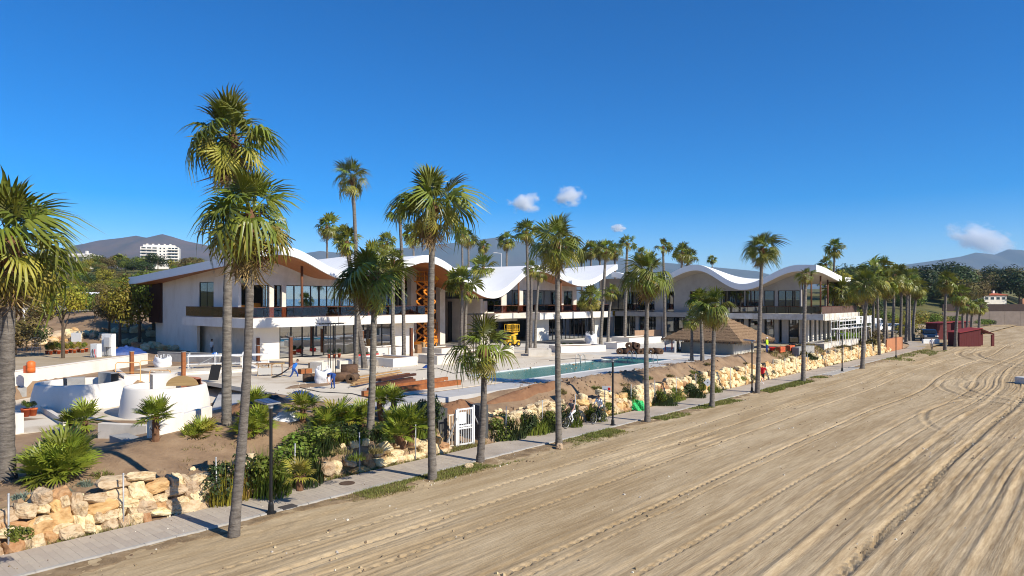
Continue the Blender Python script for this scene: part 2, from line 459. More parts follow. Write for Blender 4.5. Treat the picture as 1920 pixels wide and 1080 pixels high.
# --- the beach: one sheet, raked furrows and wheel tracks as relief
def build_beach():
    sd = [1.0]
    while sd[-1] < 150:
        x = sd[-1]; sd.append(x + .085 + max(0, x-14)*.0026)
    s = np.array([-500., -200, -60, -30, -15, -6, -2] + sd + [153, 157, 163, 172, 185, 205, 235, 280, 350])
    t = np.concatenate([[-62., -50, -40, -30, -22, -15, -10, -6, -3, -1.5], np.arange(-.5, 23.85, .045), [24.2, 26.4]])
    S, T = np.meshgrid(s, t, indexing='ij')
    far = SS(52, 80, S)
    W = T + .30*vnoise(S*.05, T*.05)*2 + .16*vnoise(S*.13+5, T*.2) + far*(1.5*vnoise(S*.035+3, T*.06+7) + .5*vnoise(S*.09, T*.13+2))
    W = W + .8*np.exp(-((S-70)/11)**2)*np.exp(-((T-10)/5)**2)
    edge = 1 - SS(20.5, 22.6, T + 1.2*vnoise(S*.3, T*.3))
    band = .5 + SS(-.25, .3, vnoise(S*.022+1, W*.28))
    h = .024*vnoise(S*.02, W*.75) + .020*vnoise(S*.05+7, W*2.1)*band + .034*vnoise(S*.12, W*5.0)*band + .036*vnoise(S*.16+2, W*10)*band
    h = h + .012*vnoise(S*1.4, T*1.7) + .010*vnoise(S*4, T*4) + .010*vnoise(S*9, T*9)
    calm = .25 + .95*SS(-.22, .2, vnoise(S*.09+4, T*.16+2) + .5*vnoise(S*.3, T*.4))
    h = h*calm
    # blade ridges left by the rake
    for (t0, amp, w, sk) in ((7.9, .17, .20, .02), (3.3, .15, .16, 0), (4.6, .09, .15, .0), (5.7, .10, .15, .01), (9.6, .08, .2, .01), (6.6, .10, .13, .015), (11.4, .06, .25, 0), (14.2, .05, .2, 0), (2.4, .10, .2, 0), (1.2, .10, .2, 0)):
        c = t0 + sk*(S-30) + .25*vnoise(S*.07, t0)
        d = W - c
        h = h + amp*.30*np.exp(-(d/(w*.7))**2)*(.35 + 1.3*(vnoise(S*.25, t0*3)+.5)) - amp*.25*np.exp(-((d+.3)/(w*1.2))**2)
    # tyre treads
    for (t0, w, per, amp, sk) in ((13.6, .13, .5, .10, .004), (13.0, .08, .5, .04, .004), (16.9, .12, .5, .06, .0), (18.7, .12, .5, .05, .0), (10.6, .13, .5, .07, .006), (9.0, .12, .5, .06, .006), (6.05, .28, .36, .12, .012), (20.2, .12, .5, .05, .002)):
        c = t0 + sk*(S-30) + .12*vnoise(S*.05, t0)
        d = W - c
        h = h - amp*1.15*np.exp(-(d/(w*.75))**4)*(.08 + .92*(np.cos(2*PI*S/per + 1.2*d/w) > .05))
    # wheel ruts curving across the raking where the vehicles turn
    for (s0, t0, rr, a_, sw_) in ((78,-6,17,.07,.22),(78,-6,18.9,.07,.22),(92,-16,30,.06,.25),(92,-16,32,.06,.25),(58,-9,19.5,.05,.2),(110,34,24,.05,.25),(110,34,26,.05,.25),(124,-20,36,.07,.3),(124,-20,38.3,.07,.3),(84,4,6.5,.06,.2),(84,4,8.2,.06,.2)):
        d = np.hypot(S-s0, T-t0) - rr + .4*vnoise(S*.1, T*.1)
        arc = SS(-.35, .1, vnoise(S*.05 + s0, T*.09 + rr*.02)) * (.5 + .9*(vnoise(S*.5, T*.5) + .5)) * SS(7.0, 9.0, rr + 0*S)
        h = h + arc*(a_*.6*np.exp(-((np.abs(d)-sw_*1.6)/.16)**2) - a_*np.exp(-(d/sw_)**2))
    # foot prints and lumps
    Z = h*edge*1.0 + (1-edge)*(.05*vnoise(S*1.5, T*1.5) + .03*vnoise(S*5, T*5) - .0)
    Z = Z*(1-SS(125, 160, S)*.5)
    Z = np.where(T > 23.7, -.05, Z)
    Z = np.where(T < -56, -.6, Z)
    P = np.stack([S*DX + T*NX, S*DY + T*NY, Z], -1)
    UV = np.stack([S, W], -1)
    grid_mesh('beach_sand', P, SAND, uv=UV, kind='structure')
    # sand beyond the kiosks
    s = np.arange(126, 330, 3.0); t = np.arange(23.0, 90, 3.0)
    S, T = np.meshgrid(s, t, indexing='ij')
    Z = .30 + .25*vnoise(S*.2, T*.2) - .5*(1-SS(126, 130, S))
    Z = np.where(T > 80, -1, Z)
    P = np.stack([S*DX + T*NX, S*DY + T*NY, Z], -1)
    grid_mesh('beach_sand', P, SAND, uv=np.stack([S, T], -1), kind='structure')
build_beach()
def build_verge():
    s = np.arange(3, 112, .22); t = np.linspace(0, 1, 12)
    S, U = np.meshgrid(s, t, indexing='ij')
    inner = 22.75 + .9*vnoise(S*.22, S*0+3) + .5*vnoise(S*.8, S*0+9)
    T = inner + (23.72 - inner)*U
    Z = .012 + .07*vnoise(S*2.0, T*2.2)*np.sin(PI*U) + .04*vnoise(S*6, T*6) - .09*(1-SS(0, .18, U))
    P = np.stack([S*DX + T*NX, S*DY + T*NY, Z], -1)
    grid_mesh('verge_soil', P, M('verge_debris_soil', (.33,.235,.135), (.16,.105,.055), 1.6, .95, bump=.8, bscale=18, c3=(.25,.17,.09), detail=9), kind='structure')
build_verge()

# --- the terrace and everything inland
POOL = (38.4, 61.0, 33.3, 38.3)
def build_terrace():
    s = np.concatenate([np.arange(-30, 0, 1.0), np.arange(0, 60, .4), np.arange(60, 150, .9)])
    t = np.concatenate([[26.15, 26.4, 26.6, 26.8, 27.0], np.arange(27.2, 34, .25), np.arange(34, 70, .6), np.arange(70, 122, 1.2)])
    S, T = np.meshgrid(s, t, indexing='ij')
    X = S*DX + T*NX; Y = S*DY + T*NY
    P = np.stack([X, Y, H(X, Y)], -1)
    sc = (S[:-1,:-1] + S[1:,1:])/2; tc = (T[:-1,:-1] + T[1:,1:])/2
    keep = ~((sc > POOL[0]-.6) & (sc < POOL[1]+.6) & (tc > POOL[2]-.5) & (tc < POOL[3]+.5))
    grid_mesh('terrace_soil', P, SOIL, keep, kind='structure')
    x = np.concatenate([np.arange(-1500, -300, 60), np.arange(-300, 400, 5), np.arange(400, 1500, 60)])
    y = np.concatenate([np.arange(20, 420, 5), np.arange(420, 900, 30), np.arange(900, 3000, 200)])
    X, Y = np.meshgrid(x, y, indexing='ij')
    S = X*DX + Y*DY; T = X*NX + Y*NY
    ins = SS(-32, -26, S)*(1-SS(143, 149, S))*SS(18, 22, T)*(1-SS(113, 119, T))
    sea = 1 - SS(22, 60, T)
    Z = H(X, Y) + .5*vnoise(X*.1, Y*.1)*(1-ins) - 1.6*ins
    beach = (1 - SS(95, 110, T)) * SS(120, 126, S) * (1-SS(190,200,Y))
    Z = np.where(T < 60, Z - .9*(1-SS(196, 203, Y)), Z)
    Z = Z*(1-sea) - 1.2*sea
    P = np.stack([X, Y, Z], -1)
    grid_mesh('hillside', P, HILLM, kind='structure')
build_terrace()
gp = MB(); gp.add([(-20000,-3000,-1.9),(20000,-3000,-1.9),(20000,20000,-1.9),(-20000,20000,-1.9)], [(0,1,2,3)])
gp.build('plain_ground', FARG, kind='structure')
SEA = M('sea_water', (.012,.05,.11), (.018,.065,.13), .03, .12, bump=.35, bscale=.6)
sp = MB()
sp.add([ST(-9000,-9000,-.35), ST(9000,-9000,-.35), ST(9000,-56,-.35), ST(-9000,-56,-.35)], [(0,1,2,3)])
sp.build('sea_water', SEA, kind='structure')

# --- the promenade: slabs in courses, with a kerb
def build_path():
    t0, t1 = 23.85, 26.02
    k = MB()
    s = -12.0
    base = MB(); base.box(-12, 126, t0, t1, -.3, .045)
    po = base.build('promenade_path', PATHM, rz=ROT, kind='structure')
    # flush kerb stones on the sand side, each with an open joint
    kb = MB(); kb.box(0, .985, 0, .14, 0, .12); km = kb.mesh('kerb_stone', KERB)
    for i in range(110):
        inst('kerb_stone', km, po, (-2 + i*1.0, t0-.145, -.05 + random.uniform(-.008,.006)), (0,0,random.uniform(-.004,.004)))
    # a course of narrow pavers near the camera, the material takes over beyond
    pb = MB(); pb.box(0, .200, 0, (t1-t0)/3-.02, 0, .022); pm = pb.mesh('paver', [M('paver_concrete', (.48,.41,.33), (.35,.295,.235), .8, .92, bump=.25, bscale=25, rand=.07)])
    for i in range(96):
        for j in range(3):
            inst('paver', pm, po, (4.4 + i*.205, t0+.01 + j*(t1-t0)/3, .040 + random.uniform(-.003,.002)))
    # bend behind the red kiosk
    b = MB()
    pts = []
    for i in range(15):
        a = i/14
        pts.append((125.9 + 26*a, 24.9 + 16*a*a))
    vs, fs = [], []
    for i, (ss, tt) in enumerate(pts):
        dx, dy = (1, 32*i/14/26*1.0)
        L = math.hypot(dx, dy); nx, ny = -dy/L, dx/L
        w = 1.2
        vs += [(ss+nx*w, tt+ny*w, .36*min(1,i/4)+.05), (ss-nx*w, tt-ny*w, .36*min(1,i/4)+.05)]
    for i in range(14): fs.append((2*i, 2*i+1, 2*i+3, 2*i+2))
    b.add(vs, fs); b.build('promenade_path', PATHM, rz=ROT, kind='structure')
    # crossing slab of paler concrete at the far lamp
    c = MB(); c.box(76, 87, 22.6, 23.6, -.02, .05); c.build('concrete_landing', KERB, rz=ROT, kind='structure')
    mh = MB(); mh.lathe([(.0,.0),(.33,.0),(.33,.014),(.29,.016),(.0,.016)], 20)
    mh.build('manhole_cover', M('rusty_iron', (.12,.075,.05), (.08,.05,.035), 8, .8), loc=G(651,906,.07), label='round rusty manhole cover set in the promenade paving', cat='manhole cover')
    d = MB(); d.box(-.3,.3,-.22,.22,0,.014); d.build('drain_cover', M('iron', (.07,.06,.055), None, rough=.8), loc=G(540,950,.07), rz=ROT, label='small square iron drain cover in the paving beside the lamp', cat='drain cover')
random.seed(3)
build_path()

# --- paving of the plaza (slabs a few mm proud of the soil)
def slab(name, rects, z, mat, th=.03):
    b = MB()
    for (a0, a1, b0, b1) in rects: b.box(a0, a1, b0, b1, z-.25, z+th)
    return b.build(name, mat, rz=ROT, kind='structure')
slab('pool_walkway', [(22, 67.5, 30.6, 32.95)], DECK, M('grey_blue_paving', (.50,.485,.46), (.43,.415,.39), .6, .8), .03)
CREAMP = M('cream_plaza_paving', (.68,.60,.48), (.44,.34,.23), .22, .9, bump=.15, bscale=12, c3=(.64,.56,.44), detail=10)
PALEP = M('white_plaza_paving', (.67,.64,.58), (.50,.45,.38), .25, .88, bump=.06, bscale=20)
slab('plaza_paving', [(23, 38.1, 33.3, 62.9), (38.1, 61.3, 38.6, 62.9), (54.3, 66.0, 62.91, 71.7)], DECK, CREAMP)
slab('plaza_paving', [(61.3, 68, 33.2, 62.9), (68, 93.9, 37.5, 62.9), (68, 76, 29.6, 37.5)], DECK, PALEP)
slab('plaza_paving', [(76, 118, 29.2, 37.5)], DECK, M('sandy_plaza', (.50,.40,.25), (.40,.30,.17), .5, .92, detail=8))
slab('verge_band', [(37, 72, 29.85, 30.55)], DECK-.02, M('ochre_band', (.56,.44,.26), (.47,.35,.19), .8, .92), .03)

yp = MB(); yp.prism([(-34.1,41),(-21.5,39.5),(-19,45),(-20.6,54),(-29,51.9),(-33.5,57)], .8, 1.075)
yp.build('yard_paving', CREAMP, kind='structure')
yp = MB(); yp.prism([(-75,48),(-35.2,48),(-34.6,63.6),(-43,73),(-75,73)], 2.0, 2.33)
yp.build('yard_paving', M('sandy_yard', (.46,.37,.25), (.36,.27,.16), .3, .95, detail=8), kind='structure')

# --- swimming pool
WATER = bpy.data.materials.new('pool_water'); WATER.use_nodes = True
_n, _l = WATER.node_tree.nodes, WATER.node_tree.links
_p = _n['Principled BSDF']; _p.inputs['Base Color'].default_value = (.035,.20,.175,1); _p.inputs['Roughness'].default_value = .22
_p.inputs['Specular IOR Level'].default_value = .12
_tc = _n.new('ShaderNodeTexCoord'); _no = _n.new('ShaderNodeTexNoise'); _no.inputs['Scale'].default_value = 2.2; _no.inputs['Detail'].default_value = 3
_bp = _n.new('ShaderNodeBump'); _bp.inputs['Strength'].default_value = .025; _bp.inputs['Distance'].default_value = .05
_l.new(_tc.outputs['Object'], _no.inputs['Vector']); _l.new(_no.outputs['Fac'], _bp.inputs['Height']); _l.new(_bp.outputs[0], _p.inputs['Normal'])
pw = MB(); pw.box(POOL[0], POOL[1], POOL[2], POOL[3], .6, DECK-.03); pw.build('pool_water', WATER, rz=ROT, kind='structure')
cop = empty('pool_coping', ST(38.4, 33.3, DECK), ROT, label='pale stone coping framing the long swimming pool', cat='pool coping')
def coping(x0, x1, y0, y1):
    c = MB(); c.box(x0, x1, y0, y1, -.5, .045); return c
L_, W_ = POOL[1]-POOL[0], POOL[3]-POOL[2]
COPM = M('pale_coping', (.70,.69,.67), (.62,.61,.59), 2, .8)
for i in range(14):
    a = i*L_/14; coping(a, a+L_/14-.015, -.36, -.002).build('coping_stone', COPM, cop); coping(a, a+L_/14-.015, W_+.002, W_+.36).build('coping_stone', COPM, cop)
for a in (-.36, L_+.002):
    for k in range(3): coping(a, a+.358, k*W_/3, (k+1)*W_/3-.015).build('coping_stone', COPM, cop)

# --- mountains
def mountain(pts, Y0, depth, mat, seed):
    xs = np.arange(pts[0][0], pts[-1][0]+1, 5.0)
    ys = np.interp(xs, [p[0] for p in pts], [p[1] for p in pts])
    v = np.linspace(-1, 1.0, 41)
    XS, V = np.meshgrid(xs, v, indexing='ij')
    ridge = (HY - np.interp(XS, xs, ys)) * Y0 / F + HC
    Xw = (XS - 960) * Y0 / F
    Yw = Y0 + V*depth
    prof = (1 - np.abs(V))**1.15
    k = 1.0/(depth*.35)
    rel = .42*vnoise(Xw*k+seed, Yw*k*.6) + .25*vnoise(Xw*k*2.3, Yw*k*1.4+seed) + .13*vnoise(Xw*k*5.1, Yw*k*3)+ .07*vnoise(Xw*k*11, Yw*k*7)
    Z = ridge*(prof + rel*prof*(1-prof)*1.6) - 3
    P = np.stack([Xw, Yw, Z], -1)
    grid_mesh('mountain', P, mat, kind='structure')
MT_A = M('brown_mountain_scrub', (.125,.075,.055), (.06,.05,.035), .004, .95, c3=(.09,.06,.045), detail=9)
MT_B = M('dark_mountain_forest', (.05,.055,.04), (.085,.07,.05), .002, .95, detail=9)
mountain([(-420,540),(-200,505),(0,478),(90,470),(159,461),(185,450),(230,445),(255,441),(274,445),(304,438),(326,444),(348,451),(450,472),(560,486),(640,500),(760,540)], 5200, 1700, MT_A, 3)
mountain([(330,545),(450,500),(560,476),(600,470),(640,474),(760,464),(860,454),(930,445),(1000,457),(1100,472),(1181,486),(1300,497),(1420,508),(1500,530)], 9000, 2500, MT_B, 11)
mountain([(1480,545),(1560,512),(1650,500),(1690,497),(1740,490),(1800,481),(1830,473),(1865,477),(1890,467),(1912,468),(1990,480),(2150,500),(2300,545)], 9000, 2500, MT_B, 23)

# --- the air
hz = bpy.data.materials.new('haze_air'); hz.use_nodes = True
_n, _l = hz.node_tree.nodes, hz.node_tree.links
_n.remove(_n['Principled BSDF'])
pv = _n.new('ShaderNodeVolumePrincipled')
pv.inputs['Color'].default_value = (.45,.70,1.0,1)
pv.inputs['Density'].default_value = 5.6e-5
pv.inputs['Anisotropy'].default_value = 0.0
_l.new(pv.outputs[0], _n['Material Output'].inputs['Volume'])
hb = MB(); hb.box(-21000, 21000, -10500, 21000, -3.0, 790)
hb.build('haze', hz, kind='stuff')

# --- small fair-weather clouds, far beyond the hills
def cloud_mat(dens, seed):
    m = bpy.data.materials.new('cloud_vapour'); m.use_nodes = True
    n, l = m.node_tree.nodes, m.node_tree.links
    n.remove(n['Principled BSDF'])
    tc = n.new('ShaderNodeTexCoord')
    ln = n.new('ShaderNodeVectorMath'); ln.operation = 'LENGTH'; l.new(tc.outputs['Object'], ln.inputs[0])
    no = n.new('ShaderNodeTexNoise'); no.noise_dimensions = '4D'; no.inputs['W'].default_value = seed
    no.inputs['Scale'].default_value = 1.9; no.inputs['Detail'].default_value = 6; no.inputs['Roughness'].default_value = .6
    l.new(tc.outputs['Object'], no.inputs['Vector'])
    a = n.new('ShaderNodeMath'); a.operation = 'MULTIPLY_ADD'; l.new(no.outputs['Fac'], a.inputs[0]); a.inputs[1].default_value = 2.6; a.inputs[2].default_value = -.62
    b = n.new('ShaderNodeMath'); b.operation = 'SUBTRACT'; l.new(a.outputs[0], b.inputs[0]); l.new(ln.outputs['Value'], b.inputs[1])
    c = n.new('ShaderNodeMath'); c.operation = 'MULTIPLY'; c.use_clamp = False; l.new(b.outputs[0], c.inputs[0]); c.inputs[1].default_value = dens
    d = n.new('ShaderNodeMath'); d.operation = 'MAXIMUM'; l.new(c.outputs[0], d.inputs[0]); d.inputs[1].default_value = 0
    v = n.new('ShaderNodeVolumePrincipled'); v.inputs['Color'].default_value = (.98,.98,1,1)
    l.new(d.outputs[0], v.inputs['Density'])
    l.new(v.outputs[0], n['Material Output'].inputs['Volume'])
    return m
def cloud(px, py, wpx, hpx, Y, dens, seed, label, rot=0):
    b = MB(); b.sphere((0,0,0), 1.0, 16, 10)
    k = Y/F
    o = b.build('cloud', cloud_mat(1.7*dens/(wpx*k), seed), loc=((px-960)*k, Y, HC+(HY-py)*k), smooth=True, label=label, cat='cloud', group='small white clouds')
    o.scale = (wpx*k/2*1.25, wpx*k/2*1.0, hpx*k/2*1.3); o.rotation_euler = (0, rot, 0)
cloud(983, 380, 66, 40, 22500, 9, 1.3, 'soft white cloud puff above the middle palms, beside a second puff')
cloud(1066, 370, 60, 38, 22500, 10, 4.1, 'brighter white cloud puff over the tallest palm by the pool')
cloud(1159, 428, 28, 16, 22500, 9, 7.7, 'tiny white cloud low above the roof tip')
cloud(1838, 452, 120, 56, 22500, 12, 2.9, 'larger white cloud resting on the blue mountain peak', .3)
# ------------------------------------------------------------ palms
def fan_mesh(name, mat, seed, nseg=20, span=115, blade=.60, pet=.44, droop=.25, fold=.25, split=.50, curve=.08, pw=.022, rag=.12):
    """fan leaf of unit reach along +x: a thin stalk and a pleated half-split fan"""
    rd = random.Random(seed)
    b = MB()
    # stalk
    pts = [Vector((pet*k/3, 0, -curve*(k/3)**2*pet*1.5)) for k in range(4)]
    vs = []
    for i, p in enumerate(pts):
        w = pw*(1-.45*i/3)
        vs += [p+Vector((0,-w,0)), p+Vector((0,w,0)), p+Vector((0,0,-w*1.2))]
    fs = []
    for i in range(3):
        a, c = 3*i, 3*i+3
        fs += [(a,a+1,c+1,c), (a+1,a+2,c+2,c+1), (a+2,a,c,c+2)]
    b.add(vs, fs)
    o = pts[-1]
    sp = R(span)
    step = 2*sp/nseg
    def pt(r, a, l, dz=0):
        u = r/l
        x = r*math.cos(a)*(1 if abs(a) < 1.4 else .9); y = r*math.sin(a)
        y *= math.cos(fold*.9); z = abs(r*math.sin(a))*math.sin(fold)
        z -= droop*l*max(0, u-.35)**2*1.6 + dz
        z -= curve*r*r*1.2
        x -= droop*.25*l*max(0, u-.6)**2
        return o + Vector((x, y, z))
    for i in range(nseg):
        a = -sp + (i+.5)*step + rd.uniform(-.04,.04)
        l = blade*(.62 + .38*math.cos(a*.72))*(1+rd.uniform(-rag, rag))
        if rd.random() < .05: continue
        rs = split*rd.uniform(.85,1.15)
        h = step*.5
        dz = .02*l
        extra = rd.uniform(0,.10)*droop*2
        p0 = o
        pl1, pr1, pc1 = pt(l*.30, a-h, l), pt(l*.30, a+h, l), pt(l*.32, a, l, -dz*.6)
        pl2, pr2, pc2 = pt(l*rs, a-h*.98, l), pt(l*rs, a+h*.98, l), pt(l*rs, a, l, -dz*1.3)
        pl3, pr3 = pt(l*.80, a-h*.42, l, extra*l*.5), pt(l*.80, a+h*.42, l, extra*l*.5)
        tip = pt(l, a+rd.uniform(-.05,.05), l, extra*l*1.6)
        b.add([p0, pl1, pc1, pr1, pl2, pc2, pr2, pl3, pr3, tip],
              [(0,1,2),(0,2,3),(1,4,5,2),(2,5,6,3),(4,7,5),(5,7,8),(5,8,6),(7,9,8)])
    return b.mesh(name, mat)

FRONDS_G = [fan_mesh('frond_green', FR_G, k, 25, 118, .64, .42, d, f, split=.54, rag=.16) for k, (d, f) in enumerate(((.3,.5),(.7,.35),(1.15,.2),(.95,.6)))]
FRONDS_Y = [fan_mesh('frond_yellowing', FR_Y, 10+k, 18, 100, .56, .46, d, f, rag=.2, split=.42) for k, (d, f) in enumerate(((.75,.15),(.9,.4),(.6,-.2)))]
FRONDS_D = [fan_mesh('frond_dry', FR_D, 20+k, 14, sp_, .52, .46, d, f, split=.22, rag=.3, curve=.25) for k, (sp_, d, f) in enumerate(((60,1.1,.5),(40,.8,-.6),(75,1.4,.3)))]
FAR_G = [fan_mesh('frond_green', FR_G, 30+k, 11, 115, .64, .42, d, f, pw=.03, split=.6) for k, (d, f) in enumerate(((.25,.45),(.6,.3),(.85,.2)))]
FAR_Y = [fan_mesh('frond_yellowing', FR_Y, 40+k, 10, 95, .56, .46, d, f, pw=.03, split=.4) for k, (d, f) in enumerate(((.8,.15),(.9,.4)))]
FAR_D = [fan_mesh('frond_dry', FR_D, 50+k, 8, 55, .52, .46, d, f, split=.25, rag=.3, curve=.25, pw=.03) for k, (d, f) in enumerate(((1.1,.5),(.8,-.5)))]
DWARF = [fan_mesh('fan_leaf', FAN_G, 60+k, 17, 128, .56, .46, d, f, split=.42) for k, (d, f) in enumerate(((.06,.35),(.12,.2),(.22,.3)))]
DWARF_Y = [fan_mesh('fan_leaf', FR_Y, 70, 14, 120, .56, .46, .4, .2, split=.4)]

def frond_matrix(phi, el, roll, scale, loc):
    m = Matrix.Rotation(phi, 4, 'Z') @ Matrix.Rotation(-el, 4, 'Y') @ Matrix.Rotation(roll, 4, 'X')
    return Matrix.Translation(loc) @ m @ Matrix.Diagonal((scale, scale, scale, 1))

def trunk_mesh(rd, h, lean, r0, r1, rings, n=12, sway=.0):
    b = MB()
    pts, rad = [], []
    k = rings
    sx, sy = rd.uniform(-sway, sway), rd.uniform(-sway, sway)
    for i in range(k+1):
        u = i/k
        off = Vector((lean[0]*u**1.2 + sx*math.sin(PI*u), lean[1]*u**1.2 + sy*math.sin(PI*u), h*u))
        pts.append(off)
        flare = .55*math.exp(-u*h/.35)
        rad.append((r0 + (r1-r0)*u)*(1 + flare*.55 + rd.uniform(-.05,.05) + (.035 if i % 2 else -.035)))
    pts[0].z = -.45
    b.tube(pts, rad, n)
    return b

PALMS = []
def palm(base, top, Rr, r0, label, group, seed, ng=26, ny=8, nd=14, far=False, skirt=1.0, sway=.15, name='fan_palm', up=1.0, flat=1.0, wind=(-.10, .02)):
    rd = random.Random(seed)
    root = empty(name, base, 0, label=label, cat='palm tree', group=group)
    tip = Vector(top) - Vector(base)
    h = tip.z
    tm = trunk_mesh(rd, h, (tip.x, tip.y), r0, r0*.66, max(10, int(h/(.22 if not far else .6))), 12 if not far else 7, sway)
    tm.build('trunk', TRUNK, root, smooth=not far)
    # fibrous crown base with old leaf boots
    bt = MB()
    prof = [(r0*.62,-.95*Rr*.5),(r0*.95,-.6*Rr*.5),(r0*1.25,-.25*Rr*.5),(r0*1.0,0),(r0*.5,.22*Rr*.5),(.02,.36*Rr*.5)]
    bt.lathe(prof, 9, (tip.x, tip.y, tip.z))
    for k in range(10 if not far else 5):
        a = k*2.4; z = -.1-.05*k
        p = Vector((tip.x+r0*math.cos(a), tip.y+r0*math.sin(a), tip.z+z*Rr*.5))
        bt.bar(p, p+Vector((math.cos(a)*.28*Rr*.5, math.sin(a)*.28*Rr*.5, .25*Rr*.5)), .07, .03)
    bt.build('leaf_base', BROWNB, root)
    GA = 2.399963
    SG, SY, SD = (FAR_G, FAR_Y, FAR_D) if far else (FRONDS_G, FRONDS_Y, FRONDS_D)
    tot = ng + ny + nd
    for i in range(tot):
        phi = i*GA + rd.uniform(-.3,.3)
        if i < ng:
            u = i/ng
            el = R((84 - 118*u**.95)*up + rd.uniform(-15, 15)); me = SG[min(len(SG)-1, int(u*len(SG)*.99 + rd.uniform(-.6,.6)) if u > .15 else 0)]
            sc = Rr*(.92 + .32*u)*rd.uniform(.72,1.18); off = .28*Rr*(.5-u*.5)
        elif i < ng+ny:
            u = (i-ng)/max(1,ny)
            el = R(-22 - 38*u + rd.uniform(-12,12)); me = rd.choice(SY); sc = Rr*rd.uniform(.85,1.1); off = -.12*Rr*(.4+u)
        else:
            u = (i-ng-ny)/max(1,nd)
            el = R(-58 - 24*u + rd.uniform(-10,10)); me = rd.choice(SD); sc = Rr*rd.uniform(.55,.95)*min(skirt,1.0); off = -.16*Rr*(.8+1.3*u)*skirt
        loc = Vector((tip.x, tip.y, tip.z + off)) + Vector((math.cos(phi), math.sin(phi), 0))*r0*.45
        m = frond_matrix(phi, el, rd.uniform(-.9,.9), sc, loc)
        # the sea breeze combs the leaves inland
        if abs(el) < 1.3:
            d = m.to_3x3() @ Vector((1,0,0))
            ax = d.cross(Vector((wind[0], wind[1], 0)))
            if ax.length > 1e-4:
                q = Matrix.Rotation(min(.5, ax.length/Rr*1.6*rd.uniform(.6,1.6)), 4, ax.normalized())
                m = Matrix.Translation(loc) @ q @ Matrix.Translation(-loc) @ m
        f = bpy.data.objects.new('frond' if i < ng+ny else 'dry_frond', me)
        COL.objects.link(f)
        f.parent = root
        f.matrix_local = m
    PALMS.append(root)
    return root
BROWNB = M('palm_leaf_boot', (.20,.10,.05), (.12,.06,.032), 5, .95, bump=.5, bscale=14)

def palm_px(bx, by, z0, cx, cy, rpx, trpx, label, group, seed, Y=None, **kw):
    """base pixel (bx, by) on ground of height z0 (or at depth Y on the terrain), crown centre pixel and radius in the photograph"""
    if Y is None:
        b = G(bx, by, z0); Y = b.y
    else:
        X = (bx-960)*Y/F; b = Vector((X, Y, HZ(X, Y) if z0 is None else z0))
    k = Y/F
    top = Vector(((cx-960)*k, Y, HC + (HY-cy)*k))
    if kw.get('far'): rpx *= .88
    return palm(b, top, rpx*k, trpx*k, label, group, seed, **kw)

ROW = 'fan palms lining the beach side of the promenade'
TER = 'fan palms growing on the terrace and in the plaza'
BACK = 'fan palms standing behind the pavilions'
END = 'fan palms in the grove beyond the wave roofs'
palm_px(10,903,1.15, 18,455,112,16.5, 'big fan palm with shaggy dry skirt cut by the picture edge, on the terrace', TER, 1, ng=26, ny=12, nd=22, skirt=1.15, up=.92)
palm_px(438,1006,0, 470,405,97,9.8, 'tall leaning fan palm whose trunk foot stands on the sand beside the first solar lamp', ROW, 2, ng=26, ny=12, nd=20, skirt=1.25)
palm_px(425,832,1.12, 436,258,77,9.3, 'tallest fan palm of all, its crown rising above another crown', TER, 3, ng=26, ny=12, nd=24, skirt=1.2)
palm_px(811,899,0, 812,385,66,7.8, 'tall straight fan palm on the verge just before the white gate', ROW, 4, ng=26, ny=10, nd=26, skirt=1.3)
palm_px(694,822,1.12, 702,522,63,7.4, 'stocky fan palm with wind-blown dark crown on the bank behind the fence', TER, 5, ng=28, ny=10, nd=14, wind=(-.35,.05))
palm_px(900,866,0, 907,655,58,7, 'short fan palm with few large leaves on the verge beside the white gate', ROW, 6, ng=15, ny=7, nd=3, skirt=.9)
palm_px(1048,836,0, 1046,457,51,6.1, 'tall fan palm in front of the pool, whitish stone at its foot', ROW, 7, ng=24, ny=8, nd=18, skirt=1.2)
palm_px(1214,791,0, 1216,514,43,5.2, 'fan palm on the verge right after the solar lamp by the pool', ROW, 8, ng=24, ny=9, nd=14, skirt=1.2)
palm_px(1335,763,0, 1340,578,36,4.6, 'fan palm with yellowish bushy crown standing before the thatched bar', ROW, 9, ng=26, ny=14, nd=10, wind=(-.35,.05))
palm_px(1420,737,0, 1429,467,33,4.4, 'tall fan palm with dark round crown beside the red-shirted jogger', ROW, 10, ng=26, ny=8, nd=10)
palm_px(1506,716,0, 1511,517,17,4.2, 'thin dark trunk palm with tiny brown crown before the far pavilion corner', ROW, 11, ng=12, ny=5, nd=6)
palm_px(1617,691,0, 1627,535,29,3.9, 'fan palm at the end of the verge row by the pale concrete landing', ROW, 12, ng=24, ny=12, nd=14, skirt=1.2)
palm_px(1772,657,0, 1775,528,23,3.1, 'fan palm on the sand just before the red beach hut', ROW, 13, far=True, ng=22, ny=10, nd=12)
palm_px(1792,650,0, 1800,552,23,3.1, 'fan palm with bleached drooping leaves touching the red beach hut', ROW, 14, far=True, ng=16, ny=18, nd=10)
